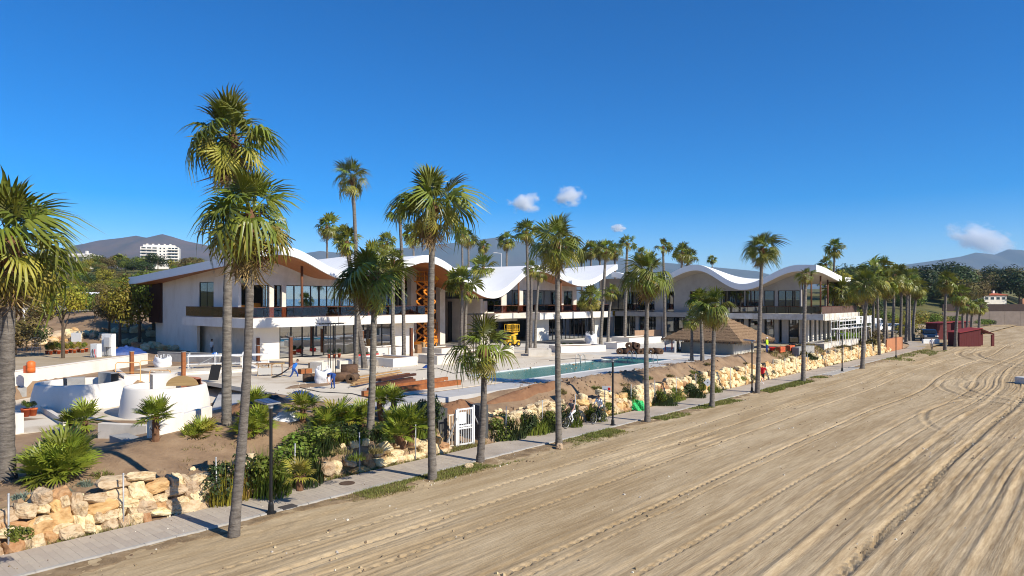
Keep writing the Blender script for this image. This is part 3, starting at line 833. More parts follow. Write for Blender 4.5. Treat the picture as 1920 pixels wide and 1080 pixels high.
# terrace and plaza
palm_px(667,690,2.05, 661,335,36,4.6, 'very tall slender palm with small open crown above the curved roof valley', TER, 15, ng=17, ny=4, nd=2, sway=.25)
palm_px(684,690,2.05, 650,455,30,5.5, 'leaning stout palm of the trunk pair in the plaza beside the rolled mats', TER, 16, far=True, ng=20, ny=8, nd=8, sway=.3)
palm_px(699,694,2.05, 700,480,30,4.8, 'straight trunk palm of the plaza pair, its crown hidden in leaves', TER, 17, far=True, ng=18, ny=8, nd=8)
palm_px(738,672,2.4, 738,490,30,4.4, 'palm in the white planter whose crown is caught behind the windblown palm', TER, 18, far=True, ng=20, ny=10, nd=8)
palm_px(757,672,2.4, 749,398,24,4.0, 'slim palm in the white planter with its small crown high over the roof', TER, 19, far=True, ng=14, ny=6, nd=4, sway=.2)
palm_px(862,655,2.05, 866,530,36,3.8, 'feathery palm before the slatted entrance with leaves combed sideways', TER, 20, far=True, ng=26, ny=4, nd=0, wind=(-.4,.05))
palm_px(873,652,2.05, 876,548,22,3.6, 'second trunk before the slatted entrance, nearly merged with its neighbour', TER, 21, far=True, ng=16, ny=3, nd=0)
palm_px(895,640,2.05, 906,503,32,3.2, 'small slender palm standing against the white roof valley', TER, 22, far=True, ng=15, ny=3, nd=0, sway=.3)
palm_px(988,662,2.05, 987,435,28,3.6, 'tallest of the three trunks before the second pavilion', TER, 23, far=True, ng=22, ny=6, nd=3)
palm_px(994,655,2.05, 996,505,20,3.4, 'middle trunk of three before the second pavilion, small crown at the roof edge', TER, 24, far=True, ng=14, ny=6, nd=3)
palm_px(1003,652,2.05, 1011,512,20,3.0, 'leaning pale trunk of three before the second pavilion', TER, 25, far=True, ng=14, ny=6, nd=2)
palm_px(1112,642,2.05, 1106,560,26,3.2, 'low yellow-leaved palm in front of the second pavilion glass', TER, 26, far=True, ng=18, ny=10, nd=2)
palm_px(1126,646,2.05, 1136,468,22,3.4, 'dark-trunked palm beside the end of the second balcony', TER, 27, far=True, ng=20, ny=7, nd=8)
palm_px(1140,648,2.05, 1147,548,20,3.2, 'palm with low crown at the corner where the wing begins', TER, 28, far=True, ng=18, ny=6, nd=2)
palm_px(1171,641,2.05, 1176,456,19,3.4, 'tall bare-trunked palm before the shaded wing', TER, 29, far=True, ng=16, ny=3, nd=0)
palm_px(1247,640,2.05, 1243,463,17,3.0, 'tall thin palm with flat-topped crown before the shaded wing', TER, 30, far=True, ng=14, ny=4, nd=1, wind=(.3,0))
palm_px(1279,626,2.05, 1279,474,21,3.2, 'one of two trunks rising together behind the thatched bar, the fuller crown', TER, 31, far=True, ng=20, ny=8, nd=10)
palm_px(1287,624,2.05, 1290,480,19,3.0, 'second of two trunks rising together behind the thatched bar', TER, 32, far=True, ng=16, ny=8, nd=8)
palm_px(1297,676,2.05, 1297,600,22,3.2, 'small palm with drooping leaves against the thatched bar eave', TER, 33, far=True, ng=14, ny=8, nd=0)
palm_px(1317,677,2.05, 1313,563,26,3.6, 'dark palm trunk before the bar counter with light feathery leaves', TER, 34, far=True, ng=20, ny=4, nd=0, wind=(-.4,0))
palm_px(1570,642,1.95, 1578,545,32,3.6, 'leaning dark-trunked palm before the balcony of the far pavilion', TER, 35, far=True, ng=24, ny=10, nd=6)
# behind the pavilions
for i, (cx, cy, rp, Y, lab) in enumerate([
    (613,425,27,95,'crown peeping over the curved roof beside the very tall slender palm'),
    (640,440,22,98,'crown behind the roof valley touching a taller trunk'),
    (725,455,22,99,'crown behind the second roof hump'),
    (775,440,26,104,'bushy crown directly behind the tall verge palm'),
    (866,440,21,118,'thin crown of two together above the white roof hump'),
    (878,447,20,121,'fuller crown of two together above the white roof hump'),
    (950,452,20,128,'lone round crown over the white roof between two humps'),
    (1108,468,20,140,'dry-skirted crown first in the line behind the second roof'),
    (1124,470,20,146,'crown second in the line behind the second roof'),
    (1152,470,19,150,'crown third in the line, beside the tall bare trunk'),
    (1062,462,17,135,'crown between the pool palm and the line behind the second roof'),
    (1090,480,15,142,'low crown leading the line behind the second roof'),
    (1203,476,14,160,'crown beyond the tall bare trunk, over the wing'),
    (1222,482,13,165,'small crown beyond the wing roof'),
    (906,462,15,135,'small crown between the white humps'),
    (1335,487,10,190,'tiny lone crown above the far wave roof')]):
    palm_px(cx+3, 0, None, cx, cy, rp, 2.6 if Y < 180 else 1.4, 'palm behind the pavilions: '+lab, BACK, 60+i, Y=Y, far=True, ng=20, ny=9, nd=10)
palm_px(1563,600,None, 1565,466,22,2.6, 'tall lone palm rising behind the upturned tip of the far roof', END, 80, Y=122, far=True, ng=18, ny=6, nd=2)
palm_px(1548,600,None, 1548,496,19,2.6, 'low palm peeping behind the tip of the far roof', END, 81, Y=125, far=True, ng=16, ny=3, nd=0)
for i, (bx, cx, cy, rp, Y) in enumerate([(1637,1640,507,32,105),(1649,1645,522,30,98),(1657,1663,530,30,103),(1673,1676,515,26,112),(1688,1690,525,26,116),
        (1699,1701,530,24,121),(1706,1707,522,24,126),(1712,1720,540,22,129),(1664,1655,500,24,118),(1630,1612,545,26,99)]):
    palm_px(bx, 0, None, cx, cy, rp, 3.0, ('first','second','third','fourth','fifth','sixth','seventh','eighth and last')[i] + ' trunk of the dry-skirted grove palms counted from the scaffold' if i < 8 else ('high-crowned dry-skirted grove palm behind the scaffold end' if i == 8 else 'low-crowned dry-skirted palm right at the scaffold end'), END, 90+i, Y=Y, far=True, ng=11, ny=22, nd=18, skirt=1.1)
for i, (bx, cx, cy, rp, Y) in enumerate([(1812,1814,572,17,128),(1822,1824,575,17,133),(1835,1838,574,18,138),(1806,1805,575,15,142)]):
    palm_px(bx, 0, .2, cx, cy, rp, 2.6, ('first','second','third','shortest')[i] + ' pale-trunked palm in the cluster behind the red beach huts', 'palms behind the red beach huts', 120+i, Y=Y, far=True, ng=15, ny=12, nd=6)

# ------------------------------------------------------------ low fan palms and plants
def dwarf_palm(base, Rr, nf, trunk_h, label, seed, group='low fan palms on the planted bank', stems=1, spread=0, yellow=0):
    rd = random.Random(seed)
    root = empty('dwarf_fan_palm', base, 0, label=label, cat='dwarf palm', group=group)
    for k in range(stems):
        a = 2*PI*k/max(1,stems) + rd.uniform(0,1)
        c = Vector((math.cos(a)*spread*(k > 0), math.sin(a)*spread*(k > 0), trunk_h*(1 if k == 0 else rd.uniform(.3,1.1))))
        b = MB(); b.tube([(c.x*.6, c.y*.6, -.3), (c.x*.9, c.y*.9, c.z*.5), tuple(c)], [.17*min(1,Rr), .15*min(1,Rr), .13*min(1,Rr)], 9)
        for j in range(18):
            an = j*2.4; z = c.z*(j/18)
            p = Vector((c.x*(.6+.4*j/18)+.13*math.cos(an), c.y*(.6+.4*j/18)+.13*math.sin(an), z))
            b.bar(p, p+Vector((.09*math.cos(an), .09*math.sin(an), .12)), .05, .025)
        b.build('trunk', BROWNB, root)
        for i in range(nf):
            u = i/nf
            phi = i*2.4 + rd.uniform(-.3,.3)
            el = R(78 - 92*u + rd.uniform(-10,10))
            me = DWARF_Y[0] if rd.random() < yellow else rd.choice(DWARF)
            f = bpy.data.objects.new('fan_leaf', me); COL.objects.link(f); f.parent = root
            f.matrix_local = frond_matrix(phi, el, rd.uniform(-.3,.3), Rr*rd.uniform(.75,1.1)*(1 if k == 0 else .8), c)
    return root
def gz(px, py, z=1.1):
    v = G(px, py, z)
    for _ in range(6): v = G(px, py, HZ(v.x, v.y))
    return v
dwarf_palm(gz(120,885), 1.5, 26, .35, 'large clump of bright green dwarf fan palm above the stone wall', 1, stems=5, spread=1.0)
dwarf_palm(gz(158,815), 1.2, 20, .7, 'dwarf fan palm behind the large bright clump', 2, stems=2, spread=.7)
dwarf_palm(gz(292,858), 1.02, 34, 1.75, 'single dwarf palm with dark round head on a short shaggy trunk', 3)
dwarf_palm(gz(382,842), 1.25, 22, .5, 'yellow-green fan palm clump at the foot of the tallest palm', 4, stems=3, spread=.8, yellow=.35)
dwarf_palm(gz(482,835), 1.15, 24, .9, 'fan palm with shaggy white-fibred trunk behind the solar lamp', 5, stems=3, spread=.8)
dwarf_palm(gz(478,790), 1.0, 20, .8, 'fan palm at the back of the bank near the tall twin trunks', 6)
dwarf_palm(gz(568,815), 1.15, 24, 1.3, 'fan palm on a thick pale trunk in the middle of the bank', 7, yellow=.15)
dwarf_palm(gz(628,815), 1.5, 24, .6, 'spreading fan palm with long arching leaves on the bank', 8, stems=3, spread=.8, yellow=.2)
dwarf_palm(gz(676,812), 1.15, 22, .7, 'fan palm clump pressed against the stocky palm trunk', 9, stems=2, spread=.6, yellow=.2)
dwarf_palm(gz(738,800), 1.0, 26, 1.4, 'small dark dwarf palm head beside the grey pool walkway', 10, stems=2, spread=.8)
dwarf_palm(gz(770,822), 1.25, 22, .6, 'leafy dwarf palm at the corner before the tall straight palm', 11, stems=3, spread=.8)
dwarf_palm(gz(562,905,.5), .85, 14, .25, 'low yellow-green fan palm by the fence post at the path edge', 12, yellow=.8)

def blades(n, rx, ry, hgt, w, seed, lean=.5, dome=True, mat=None):
    """tuft of thin blades filling an ellipse"""
    rd = random.Random(seed); b = MB()
    for _ in range(n):
        a = rd.uniform(0, 2*PI); r = math.sqrt(rd.random())
        x, y = rx*r*math.cos(a), ry*r*math.sin(a)
        h = hgt*(1 - .65*r*r if dome else 1)*rd.uniform(.55,1.1)
        la = a + rd.uniform(-1.2,1.2); L = lean*h*rd.uniform(.3,1.0)
        dx, dy = math.cos(la)*L, math.sin(la)*L
        px, py = -math.sin(la)*w, math.cos(la)*w
        b.add([(x-px,y-py,0),(x+px,y+py,0),(x+dx*.4+px*.8,y+dy*.4+py*.8,h*.6),(x+dx*.4-px*.8,y+dy*.4-py*.8,h*.6),(x+dx,y+dy,h*rd.uniform(.8,1))],
              [(0,1,2,3),(3,2,4)])
    return b
def leafball(n, rx, ry, rz, lw, seed, holes=.5, lobes=7):
    """leaf-sized faces through an uneven crown volume"""
    rd = random.Random(seed); b = MB()
    cs = []
    for k in range(lobes):
        a = rd.uniform(0,2*PI); e = rd.uniform(-.5,1.0)
        d = rd.uniform(.35,.72)
        cs.append((Vector((math.cos(a)*math.cos(e)*d, math.sin(a)*math.cos(e)*d, math.sin(e)*d*.9)), rd.uniform(.3,.52)))
    for _ in range(n):
        c, r = rd.choice(cs)
        v = Vector((rd.gauss(0,1), rd.gauss(0,1), rd.gauss(0,1))).normalized()
        p = c + v*r*(1-.35*rd.random()**2)
        nrm = (v + Vector((rd.uniform(-.8,.8), rd.uniform(-.8,.8), rd.uniform(-.4,.9)))).normalized()
        t = nrm.cross(Vector((rd.uniform(-1,1), rd.uniform(-1,1), rd.uniform(-1,1)))).normalized()
        u = nrm.cross(t)
        l = lw*rd.uniform(.6,1.3)
        P = Vector((p.x*rx, p.y*ry, p.z*rz))
        b.add([P-t*l, P-u*l*.55, P+t*l, P+u*l*.55], [(0,1,2,3)])
    return b
# shrub and tree crown meshes, shared
BUSH = {}
for nm, mat in (('d', LEAF_D), ('m', LEAF_M), ('y', LEAF_Y), ('o', LEAF_O)):
    BUSH[nm] = [leafball(1500, 1, 1, 1, .085, 5+k+ord(nm), lobes=9).mesh('shrub_foliage', mat) for k in range(2)]
CROWN = {}
for nm, mat in (('d', LEAF_D), ('m', LEAF_M), ('y', LEAF_Y), ('o', LEAF_O)):
    CROWN[nm] = [leafball(2600, 1, 1, 1, .055, 15+k+ord(nm), lobes=13).mesh('crown_foliage', mat) for k in range(3)]
GRS = [blades(520, 1, 1, 1, .022, 31+k, .75).mesh('grassy_foliage', mt) for k, mt in enumerate((LEAF_M, LEAF_D, LEAF_Y))]
TUFT = [blades(240, 1, 1, 1, .03, 41+k, .6).mesh('grass_blades', mt) for k, mt in enumerate((GRASS, GRASSY))]

def shrub(base, rx, ry, rz, kind, label, seed, grassy=None, group='shrubs along the stone wall', cat='shrub'):
    rd = random.Random(seed)
    root = empty('shrub', base, rd.uniform(0,6), label=label, cat=cat, group=group)
    b = MB()
    for k in range(6):
        a = k*1.05; b.tube([(0,0,-.15), (math.cos(a)*rx*.3, math.sin(a)*ry*.3, rz*.5), (math.cos(a)*rx*.55, math.sin(a)*ry*.55, rz*.9)], [.03,.02,.008], 5)
    b.build('stem', BARK, root)
    if grassy is not None:
        inst('foliage', GRS[grassy], root, (0,0,-.05), (0,0,rd.uniform(0,6)), (rx,ry,rz*1.15))
    if kind:
        inst('foliage', rd.choice(BUSH[kind]), root, (0,0,rz*.48), (0,0,rd.uniform(0,6)), (rx,ry,rz*.62))
    return root
def wall_pt(s, t):
    v = ST(s, t); return Vector((v.x, v.y, HZ(v.x, v.y) - .05))
SH = [ # s, t, rx, ry, rz, kind, grassy, label
 (13.2,26.5,1.1,.8,1.75,'d',2,'sunlit grassy shrub spilling over the wall before the leaning palm'),(14.7,26.5,1.5,.9,1.9,'m',0,'tall grassy green shrub spilling over the stone wall behind the leaning palm'),
 (16.4,26.6,1.4,.9,1.7,'m',1,'dense dark grassy shrub beside the solar lamp, over the wall'),
 (17.6,27.4,1.5,.9,1.25,'m',1,'dark mounded shrub on the bank between the fence posts'),
 (19.6,27.9,1.1,.8,.95,'d',0,'rounded dark shrub above the bare red soil'),
 (21.6,27.1,1.0,.7,.9,'m',1,'small dark grassy shrub above loose white stones'),
 (23.6,27.0,1.0,.8,1.5,'d',0,'dark shrub in the shade by the fence post before the tall palm'),
 (24.6,27.6,.9,.8,1.6,'d',None,'dark leafy shrub between the tall palm and the white gate'),
 (26.0,28.9,.7,.6,1.2,'m',None,'light green agave-like shrub behind the grey gate pier'),
 (29.4,26.3,1.2,.75,1.5,'m',1,'dark hedge just past the white gate'),
 (31.3,26.3,1.3,.75,1.45,'d',0,'dark hedge section after the short palm'),(33.2,26.3,1.3,.75,1.4,'m',1,'green hedge section before the pool palm'),
 (35.3,26.3,1.3,.7,1.35,'d',0,'hedge clump behind the woman cyclist'),
 (37.8,26.3,1.3,.65,1.25,'m',0,'hedge clump between the two cyclists'),
 (40.0,26.6,.7,.5,.9,'m',None,'grey green bush behind the man cyclist'),
 (43.0,26.7,.7,.5,1.2,'d',0,'tall grassy bush beside the green net'),
 (46.3,26.3,1.6,.7,1.2,'m',1,'bright green bush at the path edge after the pool lamp'),
 (49.0,26.3,1.6,.7,1.15,'m',0,'wide green bush below the stone wall'),
 (51.7,26.35,1.4,.65,1.3,'d',1,'dark bush below the stone wall near the diamond sign'),
 (53.6,26.7,.8,.5,1.3,'d',0,'tall dark bush behind the diamond sign'),
 (55.6,26.4,1.0,.6,1.1,'m',0,'green bush by the palm before the thatched bar'),
 (59.6,26.6,.6,.5,.5,'d',None,'small low bush at the wall foot'),
 (62.2,26.6,.8,.5,.75,'m',None,'round grey-green bush at the wall foot'),
 (64.6,26.6,.7,.5,.8,'d',None,'round dark bush at the wall foot by the lamp'),
 (69.6,26.6,.6,.5,.7,'d',None,'round bush beyond the red-shirted jogger'),
 (81.5,27.3,1.5,.8,1.1,'y',1,'yellowish shrub on top of the wall by the landing'),
 (97,27.2,1.6,1,.9,'o',None,'dry brown bush on the wall beyond the last lamp'),
 (108,27.6,2.0,1.2,1.6,'o',None,'dry bush at the orange wall end'),
 (113,28.4,2.2,1.4,2.0,'o',None,'tall grey dry bush at the wall end'),
]
for i, (s, t, rx, ry, rz, kd, gr, lab) in enumerate(SH):
    shrub(wall_pt(s, t), rx, ry, rz, kd, lab, 200+i, gr)
for i, (px, py, r) in enumerate([(45,935,.42),(108,928,.55),(160,912,.3)]):
    b = blades(260, r, r*.8, .28, .016, 300+i, .7)
    b.build('rosette_plant', LEAF_G, loc=gz(px, py, .8), label=('tiny grey plant growing from the wall top', 'silvery cushion plant on the wall top', 'small silvery plant beside the largest wall block')[i], cat='plant')
b = leafball(500, .4, .4, .35, .05, 5); b.build('rosette_plant', LEAF_M, loc=gz(38,1000,.5), label='small dark round plant growing out of the wall face beside the first fence post', cat='plant')

rd = random.Random(91)
for i, (px, py, w_) in enumerate(((225,875,'behind the wall shadow'),(345,868,'before the yellow-green palm clump'),(70,905,'under the large bright clump'),(190,895,'at the edge of the large bright clump'),(640,850,'on the red soil before the stocky palm'),(668,862,'close to the fence post on the red soil'),(255,868,'beside the single dwarf palm shade'),(705,850,'at the foot of the stocky palm'))):
    v = gz(px, py); r_ = rd.uniform(.25,.5)
    blades(150, r_, r_*.8, rd.uniform(.25,.5), .014, 800+i, .8).build('grass_tuft', [GRASS, GRASSY, LEAF_M][i % 3], loc=v, label='small grass tuft ' + w_, cat='grass tuft', group='grass tufts on the bank')
for i in range(9):
    s_ = 37.5 + i*3.7; v = ST(s_, 28.2 + rd.uniform(-.4,.5)); v.z = HZ(v.x, v.y); r_ = rd.uniform(.3,.6)
    blades(140, r_, r_*.8, rd.uniform(.25,.5), .02, 820+i, .8).build('grass_tuft', [GRASSY, LEAF_M][i % 2], loc=v, label='grass tuft number %d along the earth bank below the pool walkway' % (i+1), cat='grass tuft', group='grass tufts on the bank')

# verge and other ground cover nobody could count
def ground_cover(name, mats, regions, seed, z=None):
    rd = random.Random(seed); b = MB()
    for (s0,s1,t0,t1,n,h,w,mi,dens) in regions:
        for _ in range(n):
            s, t = rd.uniform(s0,s1), rd.uniform(t0,t1)
            if vnoise(np.array(s*.35+seed), np.array(t*.7)) < dens: continue
            v = ST(s,t); zz = HZ(v.x,v.y) if t > 26.3 else -.02
            for _k in range(3):
                a = rd.uniform(0,2*PI); L = h*rd.uniform(.2,.9); hh = h*rd.uniform(.5,1.2)
                x, y = v.x+rd.uniform(-.08,.08), v.y+rd.uniform(-.08,.08)
                dx, dy = math.cos(a)*w, math.sin(a)*w
                b.add([(x-dx,y-dy,zz),(x+dx,y+dy,zz),(x-dy/w*L*.8,y+dx/w*L*.8,zz+hh)], [(0,1,2)], mi)
    return b.build(name, mats, kind='stuff')
ground_cover('verge_grass', [GRASS, GRASSY], [
    (12,17,21.9,23.6,900,.10,.012,1,.05),(17,24,22.5,23.7,3400,.13,.014,0,-.18),(17,24,22.3,23.7,1500,.12,.014,1,-.1),
    (24,31,22.3,23.65,1800,.12,.014,0,.0),(28,40,22.3,23.7,2600,.10,.016,0,-.05),(28,40,22.0,23.6,1400,.09,.016,1,-.1),(33,42,22.5,23.7,3400,.14,.018,0,-.15),
    (42,56,22.3,23.6,2200,.13,.02,0,.05),(46,52,22.6,23.6,1600,.12,.02,0,-.2),(56,74,22.3,23.6,3600,.15,.025,0,-.12),(60,74,22.6,23.6,2600,.18,.025,0,-.2),
    (2,30,26.05,26.9,3000,.20,.012,1,-.05),(2,44,26.05,26.7,2200,.16,.014,0,.05),(40,100,26.05,26.8,3000,.20,.02,0,.02),(100,124,20,23.6,1500,.2,.03,0,.0)], 5)
ground_cover('bright_ground_cover', [GRASSB, GRASS], [(104,122,28.6,36,6500,.55,.05,0,-.2),(100,122,28.4,36,1500,.5,.05,1,-.1)], 9)
ground_cover('bank_weeds', [GRASSY, GRASS], [(4,34,27.1,30,1500,.16,.012,0,.12),(4,14,27.0,28,700,.14,.012,1,.05),(74,118,27.2,29.4,2600,.35,.03,0,-.05)], 13)
# ------------------------------------------------------------ pavilions
def sT(px, t):
    r = (px-960)/F
    return t*(r*NY - NX)/(DX - r*DY)
def tS(px, s):
    r = (px-960)/F
    return s*(DX - r*DY)/(r*NY - NX)
def wave(ctrl):
    xs = np.array([c[0] for c in ctrl], float); zs = np.array([c[1] for c in ctrl], float)
    def f(x):
        x = np.clip(np.asarray(x, float), xs[0], xs[-1])
        i = np.clip(np.searchsorted(xs, x, 'right')-1, 0, len(xs)-2)
        u = (x - xs[i])/(xs[i+1]-xs[i])
        return zs[i] + (zs[i+1]-zs[i])*(1-np.cos(PI*u))/2
    return f
fA = wave([(27,11.2),(35.2,13.0),(42.6,10.75),(49.2,13.35)])
fB = wave([(49.6,12.25),(53.4,13.0),(64.6,8.85),(73.6,12.55),(84.2,10.65),(96.5,13.9)])
fC = wave([(24,11.9),(31.2,12.35),(38.6,10.0),(45.6,12.85),(53,10.7),(60,12.2)])
TH = .82
def ZA(s, t):
    w = np.clip((t-60)/25, 0, 1); back = 10.5 + 2.0*SS(36, 46, s)
    return fA(s)*(1-w) + back*w
def ZB(s, t):
    w = SS(60, 82, t); return fB(s)*(1-w) + 12.7*w
def ZC(s, t):
    w = SS(91, 104, s); return fC(t)*(1-w) + (11.0*w)

class Bld:
    def __init__(self, name, s, t, **tg):
        self.o = Vector((s, t, DECK)); self.root = empty(name, ST(s, t, DECK), ROT, **tg)
    def box(self, name, s0, s1, t0, t1, z0, z1, mat, parent=None, **tg):
        b = MB(); o = self.o
        b.box(s0-o.x, s1-o.x, t0-o.y, t1-o.y, z0-o.z, z1-o.z)
        return b.build(name, mat, parent or self.root, **tg)
    def mb(self, name, b, mat, parent=None, smooth=False, **tg):
        b.v = [(x-self.o.x, y-self.o.y, z-self.o.z) for x, y, z in b.v]
        return b.build(name, mat, parent or self.root, smooth=smooth, **tg)
    def wall_s(self, name, s0, s1, t0, t1, z0, top, mat, n=24):
        """wall along s whose head follows the roof"""
        b = MB(); vs, fs = [], []
        for i in range(n+1):
            s = s0 + (s1-s0)*i/n
            z = float(top(s, (t0+t1)/2))
            vs += [(s,t0,z0),(s,t1,z0),(s,t1,z),(s,t0,z)]
        for i in range(n):
            a, c = 4*i, 4*i+4
            for k in range(4): fs.append((a+k, c+k, c+(k+1)%4, a+(k+1)%4))
        fs += [(0,3,2,1), (4*n,4*n+1,4*n+2,4*n+3)]
        b.add(vs, [tuple(reversed(f)) for f in fs]); return self.mb(name, b, mat)
    def wall_t(self, name, t0, t1, s0, s1, z0, top, mat, n=24):
        b = MB(); vs, fs = [], []
        for i in range(n+1):
            t = t0 + (t1-t0)*i/n
            z = float(top((s0+s1)/2, t))
            vs += [(s0,t,z0),(s1,t,z0),(s1,t,z),(s0,t,z)]
        for i in range(n):
            a, c = 4*i, 4*i+4
            for k in range(4): fs.append((a+k, c+k, c+(k+1)%4, a+(k+1)%4))
        fs += [(0,3,2,1), (4*n,4*n+1,4*n+2,4*n+3)]
        b.add(vs, fs); return self.mb(name, b, mat)
    def roof(self, s0, s1, t0, t1, fz, ns, nt, mat=None, soffit=None):
        S = np.linspace(s0, s1, ns+1); T = np.linspace(t0, t1, nt+1)
        b = MB(); vs = []
        for dz in (0, -TH):
            for s in S:
                for t in T: vs.append((s, t, float(fz(s, t)) + dz))
        n = (ns+1)*(nt+1); fs = []
        id_ = lambda i, j: i*(nt+1)+j
        for i in range(ns):
            for j in range(nt):
                fs.append((id_(i,j), id_(i+1,j), id_(i+1,j+1), id_(i,j+1)))
                fs.append((n+id_(i,j), n+id_(i,j+1), n+id_(i+1,j+1), n+id_(i+1,j)))
        for i in range(ns):
            fs.append((id_(i,0), n+id_(i,0), n+id_(i+1,0), id_(i+1,0)))
            fs.append((id_(i,nt), id_(i+1,nt), n+id_(i+1,nt), n+id_(i,nt)))
        for j in range(nt):
            fs.append((id_(0,j), id_(0,j+1), n+id_(0,j+1), n+id_(0,j)))
            fs.append((id_(ns,j), n+id_(ns,j), n+id_(ns,j+1), id_(ns,j+1)))
        b.add(vs, fs)
        r = self.mb('roof', b, mat or ROOFW)
        # boarded soffit under the eaves
        b = MB(); vs = []; e = .22
        S = np.linspace(s0+e, s1-e, ns+1); T = np.linspace(t0+e, t1-e, nt+1)
        for dz in (-TH-.012, -TH-.05):
            for s in S:
                for t in T: vs.append((s, t, float(fz(s, t)) + dz))
        fs = []
        for i in range(ns):
            for j in range(nt):
                fs.append((id_(i,j), id_(i+1,j), id_(i+1,j+1), id_(i,j+1)))
                fs.append((n+id_(i,j), n+id_(i,j+1), n+id_(i+1,j+1), n+id_(i+1,j)))
        for i in range(ns): fs.append((id_(i,0), n+id_(i,0), n+id_(i+1,0), id_(i+1,0)))
        for j in range(nt): fs.append((id_(0,j), id_(0,j+1), n+id_(0,j+1), n+id_(0,j)))
        b.add(vs, fs); self.mb('soffit', b, soffit or WOODS, r)
        return r
    def window(self, axis, a0, a1, c, z0, z1, glass=None, fr=.06, mid=0, name='window', sgn=1):
        """framed glazing; axis 's' runs along s at t=c, axis 't' runs along t at s=c"""
        b, g = MB(), MB()
        def bx(m, u0, u1, v0, v1, d0, d1):
            if axis == 's': m.box(u0, u1, c+d0, c+d1, v0, v1)
            else: m.box(c+d0, c+d1, u0, u1, v0, v1)
        bx(b, a0, a0+fr, z0, z1, -.05, .05); bx(b, a1-fr, a1, z0, z1, -.05, .05)
        bx(b, a0+fr, a1-fr, z0, z0+fr, -.05, .05); bx(b, a0+fr, a1-fr, z1-fr, z1, -.05, .05)
        for k in range(mid):
            u = a0 + (a1-a0)*(k+1)/(mid+1); bx(b, u-fr/2, u+fr/2, z0+fr, z1-fr, -.04, .04)
        w = self.mb(name, b, DARKF)
        bx(g, a0+fr*.9, a1-fr*.9, z0+fr*.9, z1-fr*.9, -.012, .012)
        self.mb('pane', g, glass or GLASS, w)
        return w
    def curtain(self, axis, a0, a1, c, z0, z1, n, glass=None, **kw):
        for i in range(n):
            self.window(axis, a0+(a1-a0)*i/n+.004, a0+(a1-a0)*(i+1)/n-.004, c, z0, z1, glass, **kw)
    def balustrade(self, axis, a0, a1, c, z0, n, h=1.0, mat=None):
        for i in range(n):
            u0, u1 = a0+(a1-a0)*i/n+.02, a0+(a1-a0)*(i+1)/n-.02
            b = MB()
            if axis == 's': b.box(u0, u1, c-.012, c+.012, z0+.06, z0+h)
            else: b.box(c-.012, c+.012, u0, u1, z0+.06, z0+h)
            self.mb('balustrade_panel', b, mat or BALU)
        b = MB()
        if axis == 's': b.box(a0, a1, c-.03, c+.03, z0+h, z0+h+.05)
        else: b.box(c-.03, c+.03, a0, a1, z0+h, z0+h+.05)
        self.mb('handrail', b, BROWNM)

SB, ST_ = 5.25, 6.15          # underside and top of the first floor slab
# ---- first pavilion
A = Bld('beach_pavilion', 42, 68, label='first white pavilion with rising roof tip, behind the two tall leaning palms', cat='building', group='white wave roofed pavilions')
topA = lambda s, t: ZA(s, t) - TH - .015
A.box('floor', 34.7, 54, 63.3, 82, DECK-.2, DECK+.05, INTFL)
A.box('wall', 33.8, 36.55, 63.0, 63.3, DECK-.2, SB-.002, WHITE)
A.box('wall', 34.3, 34.6, 63.302, 66.6, DECK-.2, SB-.002, CREAM)
tA1, tA2 = tS(384, 34.5), tS(357, 34.5)
d0, d1 = tA1-.05, tA1+.95
A.box('wall', 34.3, 34.6, d1, tA2-.6, DECK-.2, SB-.002, CREAM)
A.box('wall', 34.3, 34.6, 66.602, d0, DECK-.2, SB-.002, CREAM)
for u in (d0, tA2-.6):
    dw = A.box('door', 34.42, 34.48, u+.03, u+.97, DECK, SB-.05, WOODD)
    A.box('handle', 34.36, 34.418, u+.82, u+.87, DECK+.9, DECK+1.15, STEEL, dw)
A.box('wall', 34.3, 34.6, tA2+.4, 74, DECK-.2, SB-.002, CREAM)
A.box('balcony_slab', 31.8, 54.2, 60.8, 74.2, SB, ST_, WHITE)
A.box('slab_joint', 41.9, 42.0, 60.79, 60.797, SB+.02, ST_-.02, GREYC)
# gable wall with its tall window
w0, w1 = tS(404, 33.6), tS(377, 33.6)
A.wall_t('gable_wall', 65.2, w0-.01, 33.4, 33.7, ST_+.002, topA, WHITE, 6)
A.wall_t('gable_wall', w1+.01, 74.2, 33.4, 33.7, ST_+.002, topA, WHITE, 6)
A.wall_t('gable_wall', 74.202, 83, 33.4, 33.7, DECK-.2, topA, WHITE, 10)
A.wall_t('lintel', w0, w1, 33.4, 33.7, 9.75, topA, WHITE, 4)
A.window('t', w0+.02, w1-.02, 33.5, ST_+.01, 9.74, GLASSD, mid=1)
A.box('wall', 33.9, 36.5, 83.002, 86.2, DECK-.3, 5.2, WHITE)
A.box('wood_cladding', 33.2, 36.4, 83.03, 86.2, 5.22, 9.9, WOODD)
for i in range(16):
    A.box('slat', 33.12, 33.196, 83.06+i*.2, 83.16+i*.2, 5.24, 9.88, WOODD)
A.box('corner_recess', 33.72, 33.88, 83.003, 83.6, DECK, 5.18, DARKF)  # near-black strip holds the shade of the slot in its colour
# ground floor glazing
A.curtain('s', 36.6, 50.6, 63.1, DECK+.06, SB-.01, 11, GLASS)
A.box('wall', 50.62, 54.0, 63.0, 63.35, DECK-.2, SB-.002, WHITE)
A.box('wall', 53.7, 54.0, 63.352, 75, DECK-.2, SB-.002, CREAM)
A.box('hatch_door', sT(481,62.95), sT(487,62.95), 62.93, 62.995, DECK+.45, DECK+2.2, BROWNM)  # rust brown steel panel before the front wall
